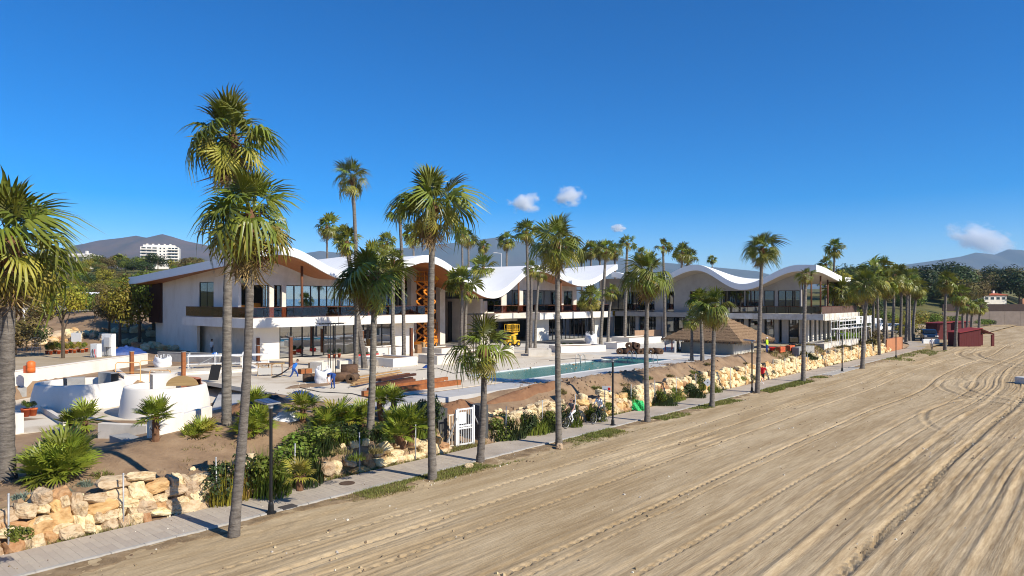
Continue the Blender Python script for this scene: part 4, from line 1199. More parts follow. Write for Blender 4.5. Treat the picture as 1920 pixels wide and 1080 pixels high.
# first floor glazing behind the terrace
sP = [sT(508,64), sT(517,64)]
A.curtain('s', 35.3, sP[0]-.25, 64.1, ST_+.01, 9.35, 2, GLASS)
A.box('pillar', sP[0]-.24, sP[0]+.24, 63.85, 64.3, ST_+.002, 9.36, CREAM)
A.curtain('s', sP[0]+.26, sP[1]+.6, 64.1, ST_+.01, 9.35, 1, GLASSD)
A.box('pillar', sP[1]+.62, sP[1]+1.1, 63.85, 64.3, ST_+.002, 9.36, CREAM)
A.curtain('s', sP[1]+1.12, 47.6, 64.1, ST_+.01, 9.35, 10, GLASS)
A.box('pillar', 47.62, 48.2, 63.85, 64.3, ST_+.002, 9.36, CREAM)
A.curtain('s', 48.22, 53.9, 64.1, ST_+.01, 9.35, 4, GLASSD)
A.wall_s('fascia_wall', 34.0, 49.0, 63.9, 64.25, 9.37, topA, CREAM, 30)
for s in (38.2, 46.1, 51.3):
    b = MB(); b.tube([(s,61.6,ST_), (s,61.6,float(topA(s,61.6)) if s < 49 else 11.4)], .13, 10); A.mb('steel_column', b, BROWNM, smooth=True)
A.balustrade('s', 32.2, 54, 61.0, ST_, 14)
A.balustrade('t', 61.1, 73.9, 32.1, ST_, 7)
A.box('back_wall', 34.7, 54, 72.0, 72.3, DECK, SB-.01, INTER); A.box('back_wall', 34.7, 54, 73.0, 73.3, ST_+.01, 9.2, INTER)
A.box('rear_wall', 36.5, 49.3, 84, 84.3, DECK-.3, 9.4, WHITE)
A.box('ceiling', 33.72, 49.3, 64.3, 84, 9.40, 9.55, INTER)
A.roof(31.0, 49.0, 60.0, 86.5, ZA, 60, 12)
# orange painted boxes in the upper room
for i, (px, z) in enumerate(((455,7.1),(478,7.3),(486,6.9))):
    s = sT(px, 66)
    b = MB(); b.box(s-.45, s+.45, 65.7, 66.3, z-.6, z+.25); A.mb('crate', b, ORANGEP)

# ---- second pavilion with the slatted entrance hall
B = Bld('beach_pavilion', 74, 68, label='second white pavilion with the deep roof valley and slatted entrance, behind the pool', cat='building', group='white wave roofed pavilions')
topB = lambda s, t: ZB(s, t) - TH - .015
B.roof(49.6, 93.5, 60.0, 84, ZB, 110, 12)
B.box('floor', 54.2, 93.4, 63.4, 83, DECK-.2, DECK+.05, INTFL)
# entrance: dark slatted back wall
B.wall_s('back_wall', 54.2, 66.5, 72, 72.3, DECK, topB, WOODD, 20)
sl = None
for i in range(62):
    s = 54.4 + i*.195
    b = MB(); b.box(s, s+.10, 71.75, 71.99, DECK+.06, float(topB(s, 72))-.02); B.mb('slat', b, BROWNM if i % 3 else WOODD)
for px, t in ((830,66.5),(776,66.0)):
    s = sT(px, t); B.wall_s('pier', s-.45, s+.45, t, t+.8, DECK, topB, CREAM, 2)
for px, t in ((847,69),(858,69.5)):
    s = sT(px, t); B.box('dark_door', s-.6, s+.6, t, t+.1, DECK+.05, 7.6, DARKF)  # near-black panels stand in for the shade inside dark openings
# facade between entrance and glazed room
B.box('wall', 66.0, 66.5, 63.6, 71.9, DECK, 8.0, CREAM)
B.box('wall', 66.502, 73.3, 63.5, 63.8, 4.9, 6.2, CREAM)
B.box('wall', 66.502, 67.6, 63.5, 63.8, DECK-.1, 4.898, CREAM)
B.curtain('s', 67.62, 73.3, 63.65, DECK+.06, 4.89, 3, GLASSD)
B.box('wall', 66.502, 67.2, 63.5, 63.8, 6.202, 7.7, CREAM)
u = [sT(p, 63.6) for p in (913, 939, 949, 973, 980, 1046, 1056, 1073, 1080)]
B.curtain('s', u[0]+.1, u[1], 63.65, 6.21, 7.75, 2, GLASSD)
B.box('pillar', u[1]+.02, u[2]-.02, 63.5, 63.85, 6.202, 8.6, CREAM)
B.curtain('s', u[2], u[3], 63.65, 6.21, 9.2, 2, GLASS)
B.box('pillar', u[3]+.02, u[4]-.02, 63.5, 63.85, 6.202, 9.22, CREAM)
B.curtain('s', u[4], u[5], 63.65, 6.21, 9.2, 5, GLASS)
B.box('pillar', u[5]+.02, u[6]-.02, 63.5, 63.85, 6.202, 9.22, CREAM)
B.curtain('s', u[6], u[7], 63.65, 6.21, 9.2, 2, GLASS)
B.box('pillar', u[7]+.02, u[8], 63.5, 63.85, 6.202, 9.22, CREAM)
B.wall_s('fascia_wall', u[2]-.4, u[8], 63.52, 63.83, 9.23, lambda s, t: max(9.24, float(topB(s, t))), CREAM, 24)
B.box('side_wall', u[8]-.3, u[8], 63.86, 75, 6.2, 9.2, CREAM)
B.box('balcony_slab', 73.4, 91.3, 59.5, 70, 5.15, 6.05, WHITE)
B.box('slab_joint', 80.9, 81.0, 59.49, 59.497, 5.17, 6.03, GREYC)
B.box('balcony_slab', 66.5, 73.38, 61.5, 63.48, 5.35, 6.05, CREAM)
B.balustrade('s', 73.6, 91.1, 59.8, 6.05, 10)
B.balustrade('s', 66.6, 73.3, 61.7, 6.05, 4)
B.box('wall', 74.0, 77.5, 61.2, 61.6, DECK-.1, 5.148, WHITE)
B.curtain('s', 77.55, 89.0, 61.4, DECK+.06, 5.14, 11, GLASS)
B.box('wall', 89.02, 90.6, 61.2, 61.6, DECK-.1, 5.148, WHITE)
for s in (70.2, 79.5, 86.8):
    b = MB(); b.tube([(s,60.6,6.05), (s,60.6,float(topB(s,60.6)))], .12, 10); B.mb('steel_column', b, BROWNM, smooth=True)
B.box('back_wall', 66.6, 93, 71, 71.3, DECK, 5.1, INTER); B.box('back_wall', 66.6, 90, 72.0, 72.3, 6.1, 9.0, INTER)
B.box('ceiling', 68, 90, 64, 80, 9.26, 9.4, INTER)
for i in range(9):      # stacked building material behind the glass
    s = 79 + i*1.05; h = .5 + .35*((i*37) % 5)/4
    B.box('stacked_board', s, s+.5, 63.2, 63.7, DECK+.06, DECK+h, WHITEP if i % 2 else INTER)

# ---- third pavilion, its wave elevation turned to the pool
Cb = Bld('beach_pavilion', 98, 45, label='third pavilion showing a grey shaded wave fascia, behind the thatched bar', cat='building', group='white wave roofed pavilions')
topC = lambda s, t: ZC(s, t) - TH - .015
SHADEW = M('grey_render', (.40,.38,.35), (.32,.30,.275), .6, .9, detail=8)  # render greyed so its colour carries the shade of this elevation
Cb.roof(91.2, 106, 29.0, 59.6, lambda s, t: ZC(s, t), 14, 90, soffit=M('pale_soffit', (.52,.46,.38), (.46,.40,.33), 2, .7))
Cb.box('floor', 93.6, 108, 31.0, 60, DECK-.4, DECK+.05, INTFL)
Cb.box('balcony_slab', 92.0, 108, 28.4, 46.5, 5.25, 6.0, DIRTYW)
Cb.box('balcony_slab', 92.8, 108, 46.502, 60, 5.3, 6.0, SHADEW)
cols = [1120, 1148, 1196, 1236, 1245, 1290, 1330, 1366, 1400, 1430, 1457, 1473, 1504]
ts = [tS(p, 94) for p in cols]
for i, t in enumerate(ts):
    w = .28 if cols[i] not in (1236, 1473) else .42
    Cb.box('column', 93.75, 94.25, t-w, t+w, DECK-.1, 5.248, SHADEW)
for i in range(len(ts)-1):
    a, b_ = ts[i+1]+.45, ts[i]-.45
    if b_-a > .8:
        Cb.curtain('t', a, b_, 94.1, DECK+.06, 5.23, max(1, round((b_-a)/1.5)), GLASSD)
# upper storey
ops = [(1142,1228,5),(1250,1264,1),(1294,1326,2),(1352,1396,3),(1398,1431,2),(1433,1453,1),(1459,1500,3)]
prev = tS(1128, 94)
for (p0, p1, n) in ops:
    a, b_ = tS(p1, 94), tS(p0, 94)
    zt = 9.1 if p0 < 1460 else 9.0
    Cb.curtain('t', a+.02, b_-.02, 94.1, 6.02, zt, n, GLASSD)
    Cb.wall_t('wall', b_, prev, 93.9, 94.25, 6.002, topC, SHADEW, 8)
    Cb.wall_t('lintel', a+.001, b_-.001, 93.9, 94.25, zt+.002, topC, SHADEW, 10)
    prev = a
Cb.wall_t('wall', tS(1503,94), prev-.001, 93.9, 94.25, 6.002, topC, SHADEW, 3)
Cb.box('core_wall', 98.5, 98.8, 36, 60, DECK, 5.2, INTER); Cb.box('core_wall', 99.5, 99.8, 36, 60, 6.05, 8.9, INTER)
Cb.box('ceiling', 94.3, 99.4, 36, 60, 8.92, 9.0, INTER)
Cb.box('side_wall', 94.26, 100, 31.7, 32.0, DECK-.1, 5.2, INTER)
# glazed sea front, lit by the sun
for i in range(7):
    s = 95 + i*1.85
    Cb.box('column', s-.22, s+.22, 31.2, 31.62, DECK-.1, 5.248, WHITE)
    if i < 6: Cb.window('s', s+.24, s+1.61, 31.45, DECK+.06, 5.2, GLASS, mid=1)
for (s, t) in ((93,30.2),(96,30),(99,30),(102,30),(105,30),(96,34),(101,34),(105,36)):
    b = MB(); b.tube([(s,t,6.0),(s,t,float(topC(s,t)))], .11, 8); Cb.mb('steel_column', b, BROWNM, smooth=True)
Cb.balustrade('s', 92.4, 107.8, 28.7, 6.0, 8, .95, M('brown_screen', (.13,.075,.055), (.09,.05,.035), 3, .7))
Cb.balustrade('t', 28.8, 46, 92.3, 6.0, 9, .95, GLASSD)
for i in range(8):
    Cb.box('parapet_panel', 92.2+i*1.95, 94.08+i*1.95, 28.30, 28.385, 5.2, 6.08, DIRTYW)
Cb.box('plinth', 92.0, 108.5, 28.3, 31.1, DECK-.5, DECK+.28, DIRTYW)

# white tube scaffold in front of its balcony
sc = empty('scaffold', ST(101, 27.6, DECK), ROT, label='white tube scaffold with guard rails along the sunny front of the third pavilion', cat='scaffold')
for i in range(7):
    for y in (-.55, .45):
        b = MB(); b.tube([(-7+i*2.5, y, .1), (-7+i*2.5, y, 3.6)], .045, 6); b.build('standard', WHITEP, sc)
for z, y in ((2.1,-.55),(2.6,-.55),(3.1,-.55),(3.55,-.55),(2.1,.45),(3.1,.45)):
    b = MB(); b.bar((-7,y,z), (8,y,z), .07); b.build('ledger', WHITEP, sc)
for i in range(6):
    b = MB(); b.box(-6.95+i*2.5, -4.6+i*2.5, -.5, .4, 1.98, 2.05); b.build('platform_board', M('board_white', (.62,.60,.56), None), sc)
for i, x in enumerate((0.2, 3.0, 5.5)):
    b = MB(); b.box(x, x+1.9, -.62, -.585, 2.55, 3.5); b.build('sheet_panel', WHITEP, sc)
for i in (0, 2, 4):
    b = MB(); b.bar((-7+i*2.5,-.57,.1), (-4.5+i*2.5,-.57,2.1), .05); b.build('brace', STEEL, sc)

# ---- thatched beach bar
hut = Bld('thatched_bar', 74.0, 34.3, label='thatched beach bar with pale counter panels under a straw hip roof', cat='beach bar')
ths0, ths1, tht0, tht1 = 71.2, 76.9, 31.1, 37.2
for i in range(4):
    hut.box('counter_panel', ths0, ths0+.14, tht0+.15+i*(tht1-tht0)/4, tht0+.13+(i+1)*(tht1-tht0)/4, DECK, DECK+1.15, M('counter_board', (.42,.41,.37), (.36,.35,.31), 2, .8) if i == 0 else bpy.data.materials['counter_board'])  # shaded counter side: the shade is put into a darker board colour
for i in range(2):
    hut.box('counter_panel', ths0+i*2.7, ths0+2.68+i*2.7, tht0, tht0+.14, DECK, DECK+1.15, M('counter_board_white', (.72,.68,.58), (.66,.62,.52), 2, .8) if i == 0 else bpy.data.materials['counter_board_white'])  # sunny counter side: the light is put into a paler board colour
for (s, t) in ((71.5,31.4),(76.6,31.4),(71.5,36.9),(76.6,36.9)):
    b = MB(); b.tube([(s,t,DECK),(s,t,4.2)], .17, 10); hut.mb('timber_post', b, CORTEN if t < 32 else WOODD, smooth=True)
hut.box('back_panel', 71.6, 76.5, 37.0, 37.1, DECK, 4.0, INTER)
hut.box('inner_shelf', 75.6, 75.8, 31.8, 36.8, DECK, 4.0, M('dark_board', (.06,.055,.05), None))
def hip(e0, z0, e1, z1):
    """frustum course between two offsets from the eave rectangle"""
    S0, S1, T0, T1 = 69.8, 78.6, 29.7, 38.8
    b = MB()
    q = [(S0+e0,T0+e0,z0),(S1-e0,T0+e0,z0),(S1-e0,T1-e0,z0),(S0+e0,T1-e0,z0),(S0+e1,T0+e1,z1),(S1-e1,T0+e1,z1),(S1-e1,T1-e1,z1),(S0+e1,T1-e1,z1)]
    b.add(q, [(0,1,5,4),(1,2,6,5),(2,3,7,6),(3,0,4,7),(4,5,6,7),(0,3,2,1)])
    return b
N = 9
rd = random.Random(4)
rf = hut.mb('thatch_roof', hip(.25, 3.45, 4.2, 6.05), THATCH)
for k in range(N):
    e0, e1 = k*4.2/N - .12, (k+1)*4.2/N
    z0, z1 = 3.55 + k*2.6/N - .10, 3.55 + (k+1)*2.6/N + .04
    hut.mb('thatch_course', hip(e0, z0, e1, z1), THATCH, rf)
st_ = MB()
S0, S1, T0, T1 = 69.8, 78.6, 29.7, 38.8
for _ in range(5200):
    k = rd.choice([0,0,0]+list(range(N))); e = k*4.2/N - .13; side = rd.randrange(4); u = rd.random()
    s, t = ((S0+e+(S1-S0-2*e)*u, T0+e), (S0+e+(S1-S0-2*e)*u, T1-e), (S0+e, T0+e+(T1-T0-2*e)*u), (S1-e, T0+e+(T1-T0-2*e)*u))[side]
    ox, oy = ((0,-1),(0,1),(-1,0),(1,0))[side]
    z = 3.55 + k*2.6/N - .02; L = rd.uniform(.25,.55) if k == 0 else rd.uniform(.12,.3)
    w = .018; ax, ay = (abs(oy), abs(ox))
    st_.add([(s-ax*w,t-ay*w,z+.06),(s+ax*w,t+ay*w,z+.06),(s+ox*L*rd.uniform(.05,.45)+ax*rd.uniform(-.1,.1),t+oy*L*rd.uniform(.05,.45)+ay*rd.uniform(-.1,.1),z-L)], [(0,1,2)])
ob = hut.mb('straw_fringe', st_, THATCH, rf, kind='stuff')
b = MB(); b.bar((74.0,33.9,6.08),(74.4,34.6,6.08),.5,.3); hut.mb('ridge_cap', b, THATCH, rf)

# ------------------------------------------------------------ dry stone wall along the promenade
def stone_mesh(seed, mat):
    """weathered block: a rounded box with hewn faces and a broken surface"""
    rd = random.Random(seed); bm = bmesh.new()
    bmesh.ops.create_icosphere(bm, subdivisions=3, radius=1.0)
    cuts = []
    for _ in range(9):
        n = Vector((rd.uniform(-1,1), rd.uniform(-1,1), rd.uniform(-1,1))).normalized(); cuts.append((n, rd.uniform(.80,1.08)))
    off = Vector((seed*3.1, seed*1.7, 0))
    for v in bm.verts:
        p = v.co.copy()
        m = (abs(p.x)**9 + abs(p.y)**9 + abs(p.z)**9)**(1/9)
        p = p/m*.86
        for n, d in cuts:
            e = p.dot(n) - d
            if e > 0: p -= n*e*.92
        p *= 1 + .13*mnoise.noise(p*1.7+off) + .13*mnoise.noise(p*4.0+off)
        v.co = p*.56
    me = bpy.data.meshes.new('stone'); bm.to_mesh(me); bm.free(); me.materials.append(mat)
    return me
STONES = [stone_mesh(k, STONE if k % 6 else STONEO) for k in range(15)]
sw = empty('dry_stone_wall', ST(8, 26.7, 0), ROT, label='retaining wall of rough ochre stones along the promenade', cat='stone wall')
rd = random.Random(12)
rest = MB(); count = 0
s_at = [3.0 + rd.uniform(0,.5) for _ in range(4)]
def put(s, t, z, w, d, h, far):
    global count
    me = rd.choice(STONES)
    rot = (rd.uniform(-.35,.35), rd.uniform(-.30,.30), rd.choice((0,PI/2,PI,-PI/2))*0 + rd.uniform(-.25,.25) + rd.choice((0,PI)))
    if not far and count < 298:
        count += 1
        inst('stone', me, sw, (s-8, t-26.7, z), rot, (w*1.12, d, h*1.14))
    else:
        mtx = Matrix.Translation((s-8, t-26.7, z)) @ Euler(rot).to_matrix().to_4x4() @ Matrix.Diagonal((w*1.12, d, h*1.14, 1))
        rest.add([mtx @ v.co for v in me.vertices], [tuple(p.vertices) for p in me.polygons], 1 if me.materials[0] == STONEO else 0)
placed = []
for r in range(5):
    s = 3.0 + rd.uniform(0,.4)
    while s < 117:
        w = rd.choice((.26,.34,.42,.5,.62,.78,.9))*rd.uniform(.85,1.15)*(1 if s < 30 else 1.1)
        if s > 40: w *= 1.0
        sc_ = s + w/2
        hrow = .35
        bare = 14.6 < sc_ < 20.4
        semi = 20.4 < sc_ < 26.5
        gate = 25.1 < sc_ < 28.6
        top = 4 if sc_ < 24 else 4
        keep = (not gate) and (r <= top) and not (bare and r > 1) and not (semi and (r > 2 or rd.random() < .35))
        if r == 4 and rd.random() < .55: keep = False
        if bare and rd.random() < .4: keep = False
        h = hrow*rd.uniform(.75,1.6)
        if keep: placed.append((sc_, 26.50 + r*.10 + rd.uniform(-.05,.05), .12 + r*.32 + .07*math.sin(sc_*1.9+r*2) + rd.uniform(-.07,.07), w, rd.uniform(.5,.8), h))
        s += w*rd.uniform(.94,1.06)
placed.sort(key=lambda p: p[0])
for p in placed: put(*p, False)
# loose stones on the bank
for _ in range(60):
    s = rd.uniform(4, 36); t = 27.0 + abs(rd.gauss(0,.5)); v = ST(s,t)
    k = rd.uniform(.12,.32); put(s, t, HZ(v.x,v.y)+k*.2, k*1.3, k, k, True)
rest.build('rubble_stone', [STONE, STONEO], sw, kind='stuff')
bo = MB(); b2 = stone_mesh(77, WHITE)
o = inst('boulder', STONES[1], None, G(878,875,.06), (0,.1,.4), (.42,.34,.34), label='pale rounded stone lying on the verge between the tall straight palm and the short palm', cat='stone')
o = inst('boulder', STONES[3], None, G(1050,836,.06) + Vector((-.05,-.38,.05)), (0,.1,1.4), (.5,.34,.34), label='whitish stone leaning on the foot of the pool palm', cat='stone')
o = inst('boulder', STONES[2], None, gz(764,770,1.9), (0,.1,1.0), (.2,.2,.2), label='small loose stone on the grey walkway edge', cat='stone')

# orange earth wall end
b = MB(); b.box(114.5, 124.5, 26.3, 26.9, 0, 1.9); b.build('orange_garden_wall', M('orange_render', (.48,.20,.09), (.40,.16,.07), .8, .9, bump=.2), rz=ROT, label='short orange rendered wall where the promenade bends', cat='wall')
# ------------------------------------------------------------ promenade furniture
PANELM = M('solar_cells', (.02,.03,.075), (.03,.045,.10), 8, .25)
def solar_lamp(px, py, hpx, label, rz=0):
    b0 = G(px, py, .05); h = hpx*b0.y/F
    r = empty('solar_lamp', b0, ROT + rz, label=label, cat='street lamp', group='black solar lamp posts along the promenade')
    b = MB(); b.lathe([(.17,0),(.17,.03),(.11,.06),(.10,.30),(.085,.36),(.06,.40),(.06,h*.98),(0,h*.98)], 14); b.build('post', BLACKP, r, smooth=False)
    b = MB(); b.lathe([(.20,-.02),(.20,.025),(0,.025)], 14); b.build('base_plate', BLACKP, r)
    b = MB(); b.lathe([(0,h*.955),(.085,h*.955),(.085,h*.995),(.06,h+.02),(0,h+.02)], 12); b.build('collar', STEEL, r)
    hd = MB(); hd.obox((0,.25,h+.03), (.28,0,0), (0,.46,.03), (0,-.002,.025)); hdo = hd.build('lamp_head', STEEL, r)
    for i in range(2):
        p = MB(); p.obox((-.135+i*.27,.25,h+.066), (.125,0,0), (0,.43,.028), (0,-.0006,.006)); p.build('solar_panel', PANELM, hdo)
    p = MB(); p.obox((0,.45,h+.004), (.16,0,0), (0,.16,.01), (0,0,.012)); p.build('lens', WHITEP, hdo)
solar_lamp(508, 961, 205, 'black solar lamp post with tilted panel standing before the planted bank')
solar_lamp(1149, 797, 124, 'black solar lamp post in front of the swimming pool, beside the cyclists')
solar_lamp(1410, 734, 95, 'black solar lamp post close to the dark-crowned palm and the jogger')
solar_lamp(1579, 696, 70, 'black solar lamp post by the pale concrete landing')
solar_lamp(1680, 671, 50, 'black solar lamp post last before the promenade bends')

POSTM = M('fence_post_steel', (.46,.46,.45), (.36,.36,.36), 5, .6, metal=.3)
pm = MB(); pm.tube([(0,0,-.3),(0,0,1.85)], .028, 8); pm.lathe([(0,1.90),(.034,1.88),(.034,1.84)], 8); pme = pm.mesh('fence_post', POSTM, True)
k = 0
for i in range(-1, 32):
    s = 5.9 + 3.34*i
    if 25.0 < s < 29.0: continue
    lab = {0:'thin grey fence post at the picture edge before the wall', 1:'thin grey fence post before the largest wall blocks', 2:'thin grey fence post where the grassy shrub begins',
           3:'thin grey fence post before the low yellow fan palm', 4:'thin grey fence post before the red soil bank', 5:'thin grey fence post in the shade before the tall straight palm'}.get(i,
           'thin grey fence post number %d along the ochre wall past the white gate' % (i-6))
    v = ST(s, 26.24, .0)
    inst('fence_post', pme, None, v, (random.uniform(-.02,.02), random.uniform(-.02,.02), 0), 1, label=lab, cat='fence post', group='thin grey fence posts along the promenade')

# white gate with piers
g0, g1 = G(852,838,.03), G(888,832,.03)
gd = (g1-g0); gl = gd.length; ga = math.atan2(gd.y, gd.x)
gate = empty('garden_gate', G(857,838,.03), ga, label='white barred metal gate with a paper notice beside the promenade', cat='gate')
gw, gh = 1.05, 2.05
for (x, w) in ((0,.08),(gw-.08,.08)):
    b = MB(); b.box(x, x+w, -.04, .04, .05, gh); b.build('stile', WHITEP, gate)
for z in (.06, .92, 1.05, gh-.10):
    b = MB(); b.box(.082, gw-.082, -.035, .035, z, z+.08); b.build('rail', WHITEP, gate)
for i in range(7):
    b = MB(); b.tube([(.17+i*.118,0,.145),(.17+i*.118,0,gh-.105)], .016, 6); b.build('bar', WHITEP, gate)
b = MB(); b.box(.10, .56, -.060, -.045, 1.22, 1.84); nt = b.build('notice', M('notice_paper', (.82,.82,.80), None, rough=.7), gate)
for i in range(5):
    b = MB(); b.box(.16, .16+(.34,.28,.33,.22,.30)[i], -.063, -.0605, 1.74-i*.1, 1.755-i*.1); b.build('text_line', M('print_grey', (.35,.35,.36), None) if i == 0 else bpy.data.materials['print_grey'], nt)
b = MB(); b.box(gw-.14, gw-.09, -.09, -.036, 1.0, 1.12); b.build('lock', STEEL, gate)
b = MB(); b.box(-.10, -.02, -.05, .05, -.02, 2.0); b.build('hinge_post', WHITEP, gate)
b = MB(); b.box(gw+.02, gw+.10, -.05, .05, -.02, 2.15); b.build('latch_post', WHITEP, gate)
b = MB(); b.bar((-.06,-.05,1.55), (-1.15,-.45,.02), .06); b.build('prop', STEEL, gate)
b = MB(); b.bar((gw+.06,.05,1.7), (gw+.9,.35,.5), .06); b.build('prop', STEEL, gate)
sidegate = empty('side_grille', G(846,842,.03)+Vector((-.15,.35,0)), ga, label='narrow cream grille panel beside the white gate', cat='grille')
for i in range(4):
    b = MB(); b.box(i*.17, i*.17+.04, -.02, .02, .05, 1.75); b.build('bar', CREAM, sidegate)
for z in (.05, 1.7):
    b = MB(); b.box(-.02, .58, -.03, .03, z, z+.06); b.build('rail', CREAM, sidegate)
pr = G(838,838,.03)
b = MB(); b.box(-.3,.3,0,.85,-.2,2.0); b.build('gate_pier', M('dark_grey_render', (.09,.09,.09), (.06,.06,.06), 2, .9), loc=pr+Vector((-.25,.35,0)), rz=ga, label='dark grey pier on the palm side of the gate', cat='pier')
b = MB(); b.box(-.3,.3,0,.85,-.2,2.05); b.build('gate_pier', bpy.data.materials['dark_grey_render'], loc=g1+Vector((.55,.45,0)), rz=ga, label='dark grey pier on the pool side of the gate', cat='pier')

# small signs and nets on the fence
def sign(px, py, z, w, h, parts, label):
    v = G(px, py, z)
    r = empty('fence_sign', v, -.35, label=label, cat='sign')
    b = MB(); b.box(-w/2, w/2, -.01, .01, 0, h); b.build('board', parts[0], r)
    for (x0,x1,z0,z1,m) in parts[1:]:
        p = MB(); p.box(x0*w-w/2, x1*w-w/2, -.016, -.0105, z0*h, z1*h); p.build('print', m, r)
    p = MB(); p.tube([(0,.03,-1.2),(0,.03,h)], .02, 6); p.build('stake', POSTM, r)
sign(1137, 743, 1.15, .62, .72, [WHITEP, (.06,.94,.03,.56,CLOTH['navy']), (.25,.8,.12,.22,CLOTH['lightblue']), (.3,.7,.32,.42,CLOTH['white']), (.68,.97,.6,.86,BRED), (.06,.6,.62,.72,CLOTH['lightblue'])], 'small white, red and navy notice board on the fence behind the man cyclist')
r = empty('diamond_sign', G(1327,722,1.0), -.3, label='white diamond plate on a fence post before the green bushes', cat='sign')
b = MB(); b.obox((0,0,.2), (.17,0,.17), (0,.01,0), (-.17,0,.17)); b.build('plate', WHITEP, r)
b = MB(); b.box(-.05,.05,-.016,-.011,.16,.24); b.build('print', CLOTH['grey'], r)
b = MB(); rd = random.Random(3)
P = [[(x*.12+rd.uniform(-.03,.03), .10*math.sin(x*1.3+z)+.05*z, .12*z-.02*x) for z in range(7)] for x in range(8)]
for i in range(7):
    for j in range(6):
        b.add([P[i][j],P[i+1][j],P[i+1][j+1],P[i][j+1]], [(0,1,2,3)])
o = b.build('green_net', GREENP, loc=ST(42.6,26.12,.12), rz=-.1, smooth=True, label='crumpled bright green net hanging on the fence', cat='net')
m_ = o.modifiers.new('s','SOLIDIFY'); m_.thickness = .02

# ------------------------------------------------------------ people
def person(loc, rz, pose, cl, label, hair=HAIRD, scale=1.0, cap=None, group=None, female=False):
    """continuous body; joints given by pose, facing +x; cl = colours of torso, upper arm, forearm, thigh, shin, foot"""
    J = dict(pel=(0,0,.95), ch=(.0,0,1.28), nk=(.01,0,1.46), hd=(.03,0,1.62),
             sl=(0,.19,1.41), sr=(0,-.19,1.41), el=(-.03,.25,1.13), er=(-.03,-.25,1.13), wl=(.05,.26,.87), wr=(.05,-.26,.87),
             hl=(0,.095,.93), hr=(0,-.095,.93), kl=(.02,.10,.50), kr=(.02,-.10,.50), al=(-.03,.10,.08), ar=(-.03,-.10,.08))
    J.update(pose)
    J = {k: Vector(v) for k, v in J.items()}
    def toe(a, k):
        d = (J[a]-J[k]).normalized(); f = Vector((1,0,0)); f = (f - d*f.dot(d)).normalized()
        return J[a] + f*.17 + d*.05
    tl, tr = toe('al','kl'), toe('ar','kr')
    up = (J['nk']-J['pel']).normalized(); lat = Vector((0,1,0)); fw = lat.cross(up)
    S = .92 if female else 1.0
    caps = []   # a, b, ra, rb, region
    ar = [('pel','ch',.125,.135,'torso'),('ch','nk',.13,.06,'torso')]
    caps += [(J['pel']+lat*.05, J['ch']+lat*.075*S, .115,.105,'torso'), (J['pel']-lat*.05, J['ch']-lat*.075*S, .115,.105,'torso'), (J['ch'], J['nk']-up*.06, .12,.075,'torso'),
             (J['sl'], J['ch']+lat*.08, .062,.10,'torso'), (J['sr'], J['ch']-lat*.08, .062,.10,'torso'), (J['nk']-up*.08, J['hd']-up*.06, .054,.05,'skin'),
             (J['hd']-up*.035, J['hd']+up*.045, .080,.092,'skin'), (J['hd']-up*.07+fw*.035, J['hd']-up*.02+fw*.03, .048,.06,'skin'),
             (J['hd']+fw*.085-up*.012, J['hd']+fw*.108-up*.03, .013,.018,'skin'), (J['hd']+lat*.088-up*.01, J['hd']+lat*.094+up*.02, .018,.02,'skin'), (J['hd']-lat*.088-up*.01, J['hd']-lat*.094+up*.02, .018,.02,'skin')]
    for s_, w_, e_ in (('sl','wl','el'),('sr','wr','er')):
        caps += [(J[s_], J[e_], .056*S, .042*S, 'uarm'), (J[e_], J[w_], .042*S, .028*S, 'farm')]
        d = (J[w_]-J[e_]).normalized(); sd = d.cross(fw).normalized() if d.cross(fw).length > .1 else lat
        n2 = d.cross(sd).normalized()
        palm_ = J[w_] + d*.075
        caps.append((J[w_], palm_, .030, .036, 'skin'))
        for k in range(4):
            o_ = sd*(.030 - k*.020)
            L = (.062,.072,.066,.05)[k]
            m1 = palm_ + o_ + d*L*.6; caps += [(palm_ + o_*.8, m1, .0105,.010,'skin'), (m1, m1 + (d*.6+n2*.8)*L*.5, .010,.008,'skin')]
        caps.append((J[w_]+d*.02+sd*.02, J[w_]+d*.07+sd*.058+n2*.02, .013,.010,'skin'))
    for h_, k_, a_, t_ in (('hl','kl','al',tl),('hr','kr','ar',tr)):
        caps += [(J[h_], J[k_], .088, .058, 'thigh'), (J[k_], J[k_]+(J[a_]-J[k_])*.4, .056,.056,'shin'), (J[k_]+(J[a_]-J[k_])*.4, J[a_], .056,.036,'shin'), (J[a_]-Vector((.03,0,.0)), t_, .042,.036,'foot')]
    b = MB()
    for a, c, ra, rb, rg in caps:
        L = (c-a).length
        b.tube([a-(c-a).normalized()*0 if L else a, a+(c-a)*.5, c], [ra, (ra+rb)/2, rb], 10)
        b.sphere(a, ra, 10, 6); b.sphere(c, rb, 10, 6)
    me = b.mesh('body', SKIN)
    tmp = bpy.data.objects.new('tmp_body', me); COL.objects.link(tmp)
    rm = tmp.modifiers.new('r','REMESH'); rm.mode = 'VOXEL'; rm.voxel_size = .0125
    sm = tmp.modifiers.new('s','SMOOTH'); sm.iterations = 3; sm.factor = .5
    dg = bpy.context.evaluated_depsgraph_get(); dg.update()
    body = bpy.data.meshes.new_from_object(tmp.evaluated_get(dg))
    bpy.data.objects.remove(tmp)
    mats = [SKIN]; ix = {'skin': 0}
    for k in ('torso','uarm','farm','thigh','shin','foot'):
        m_ = SKIN if cl[k] == 'skin' else CLOTH[cl[k]]
        mats.append(m_); ix[k] = len(mats)-1
    body.materials.clear()
    for m_ in mats: body.materials.append(m_)
    n = len(body.polygons); cen = np.empty(n*3, np.float32); body.polygons.foreach_get('center', cen); cen = cen.reshape(-1,3)
    best = np.full(n, 1e9); lab = np.zeros(n, np.int32)
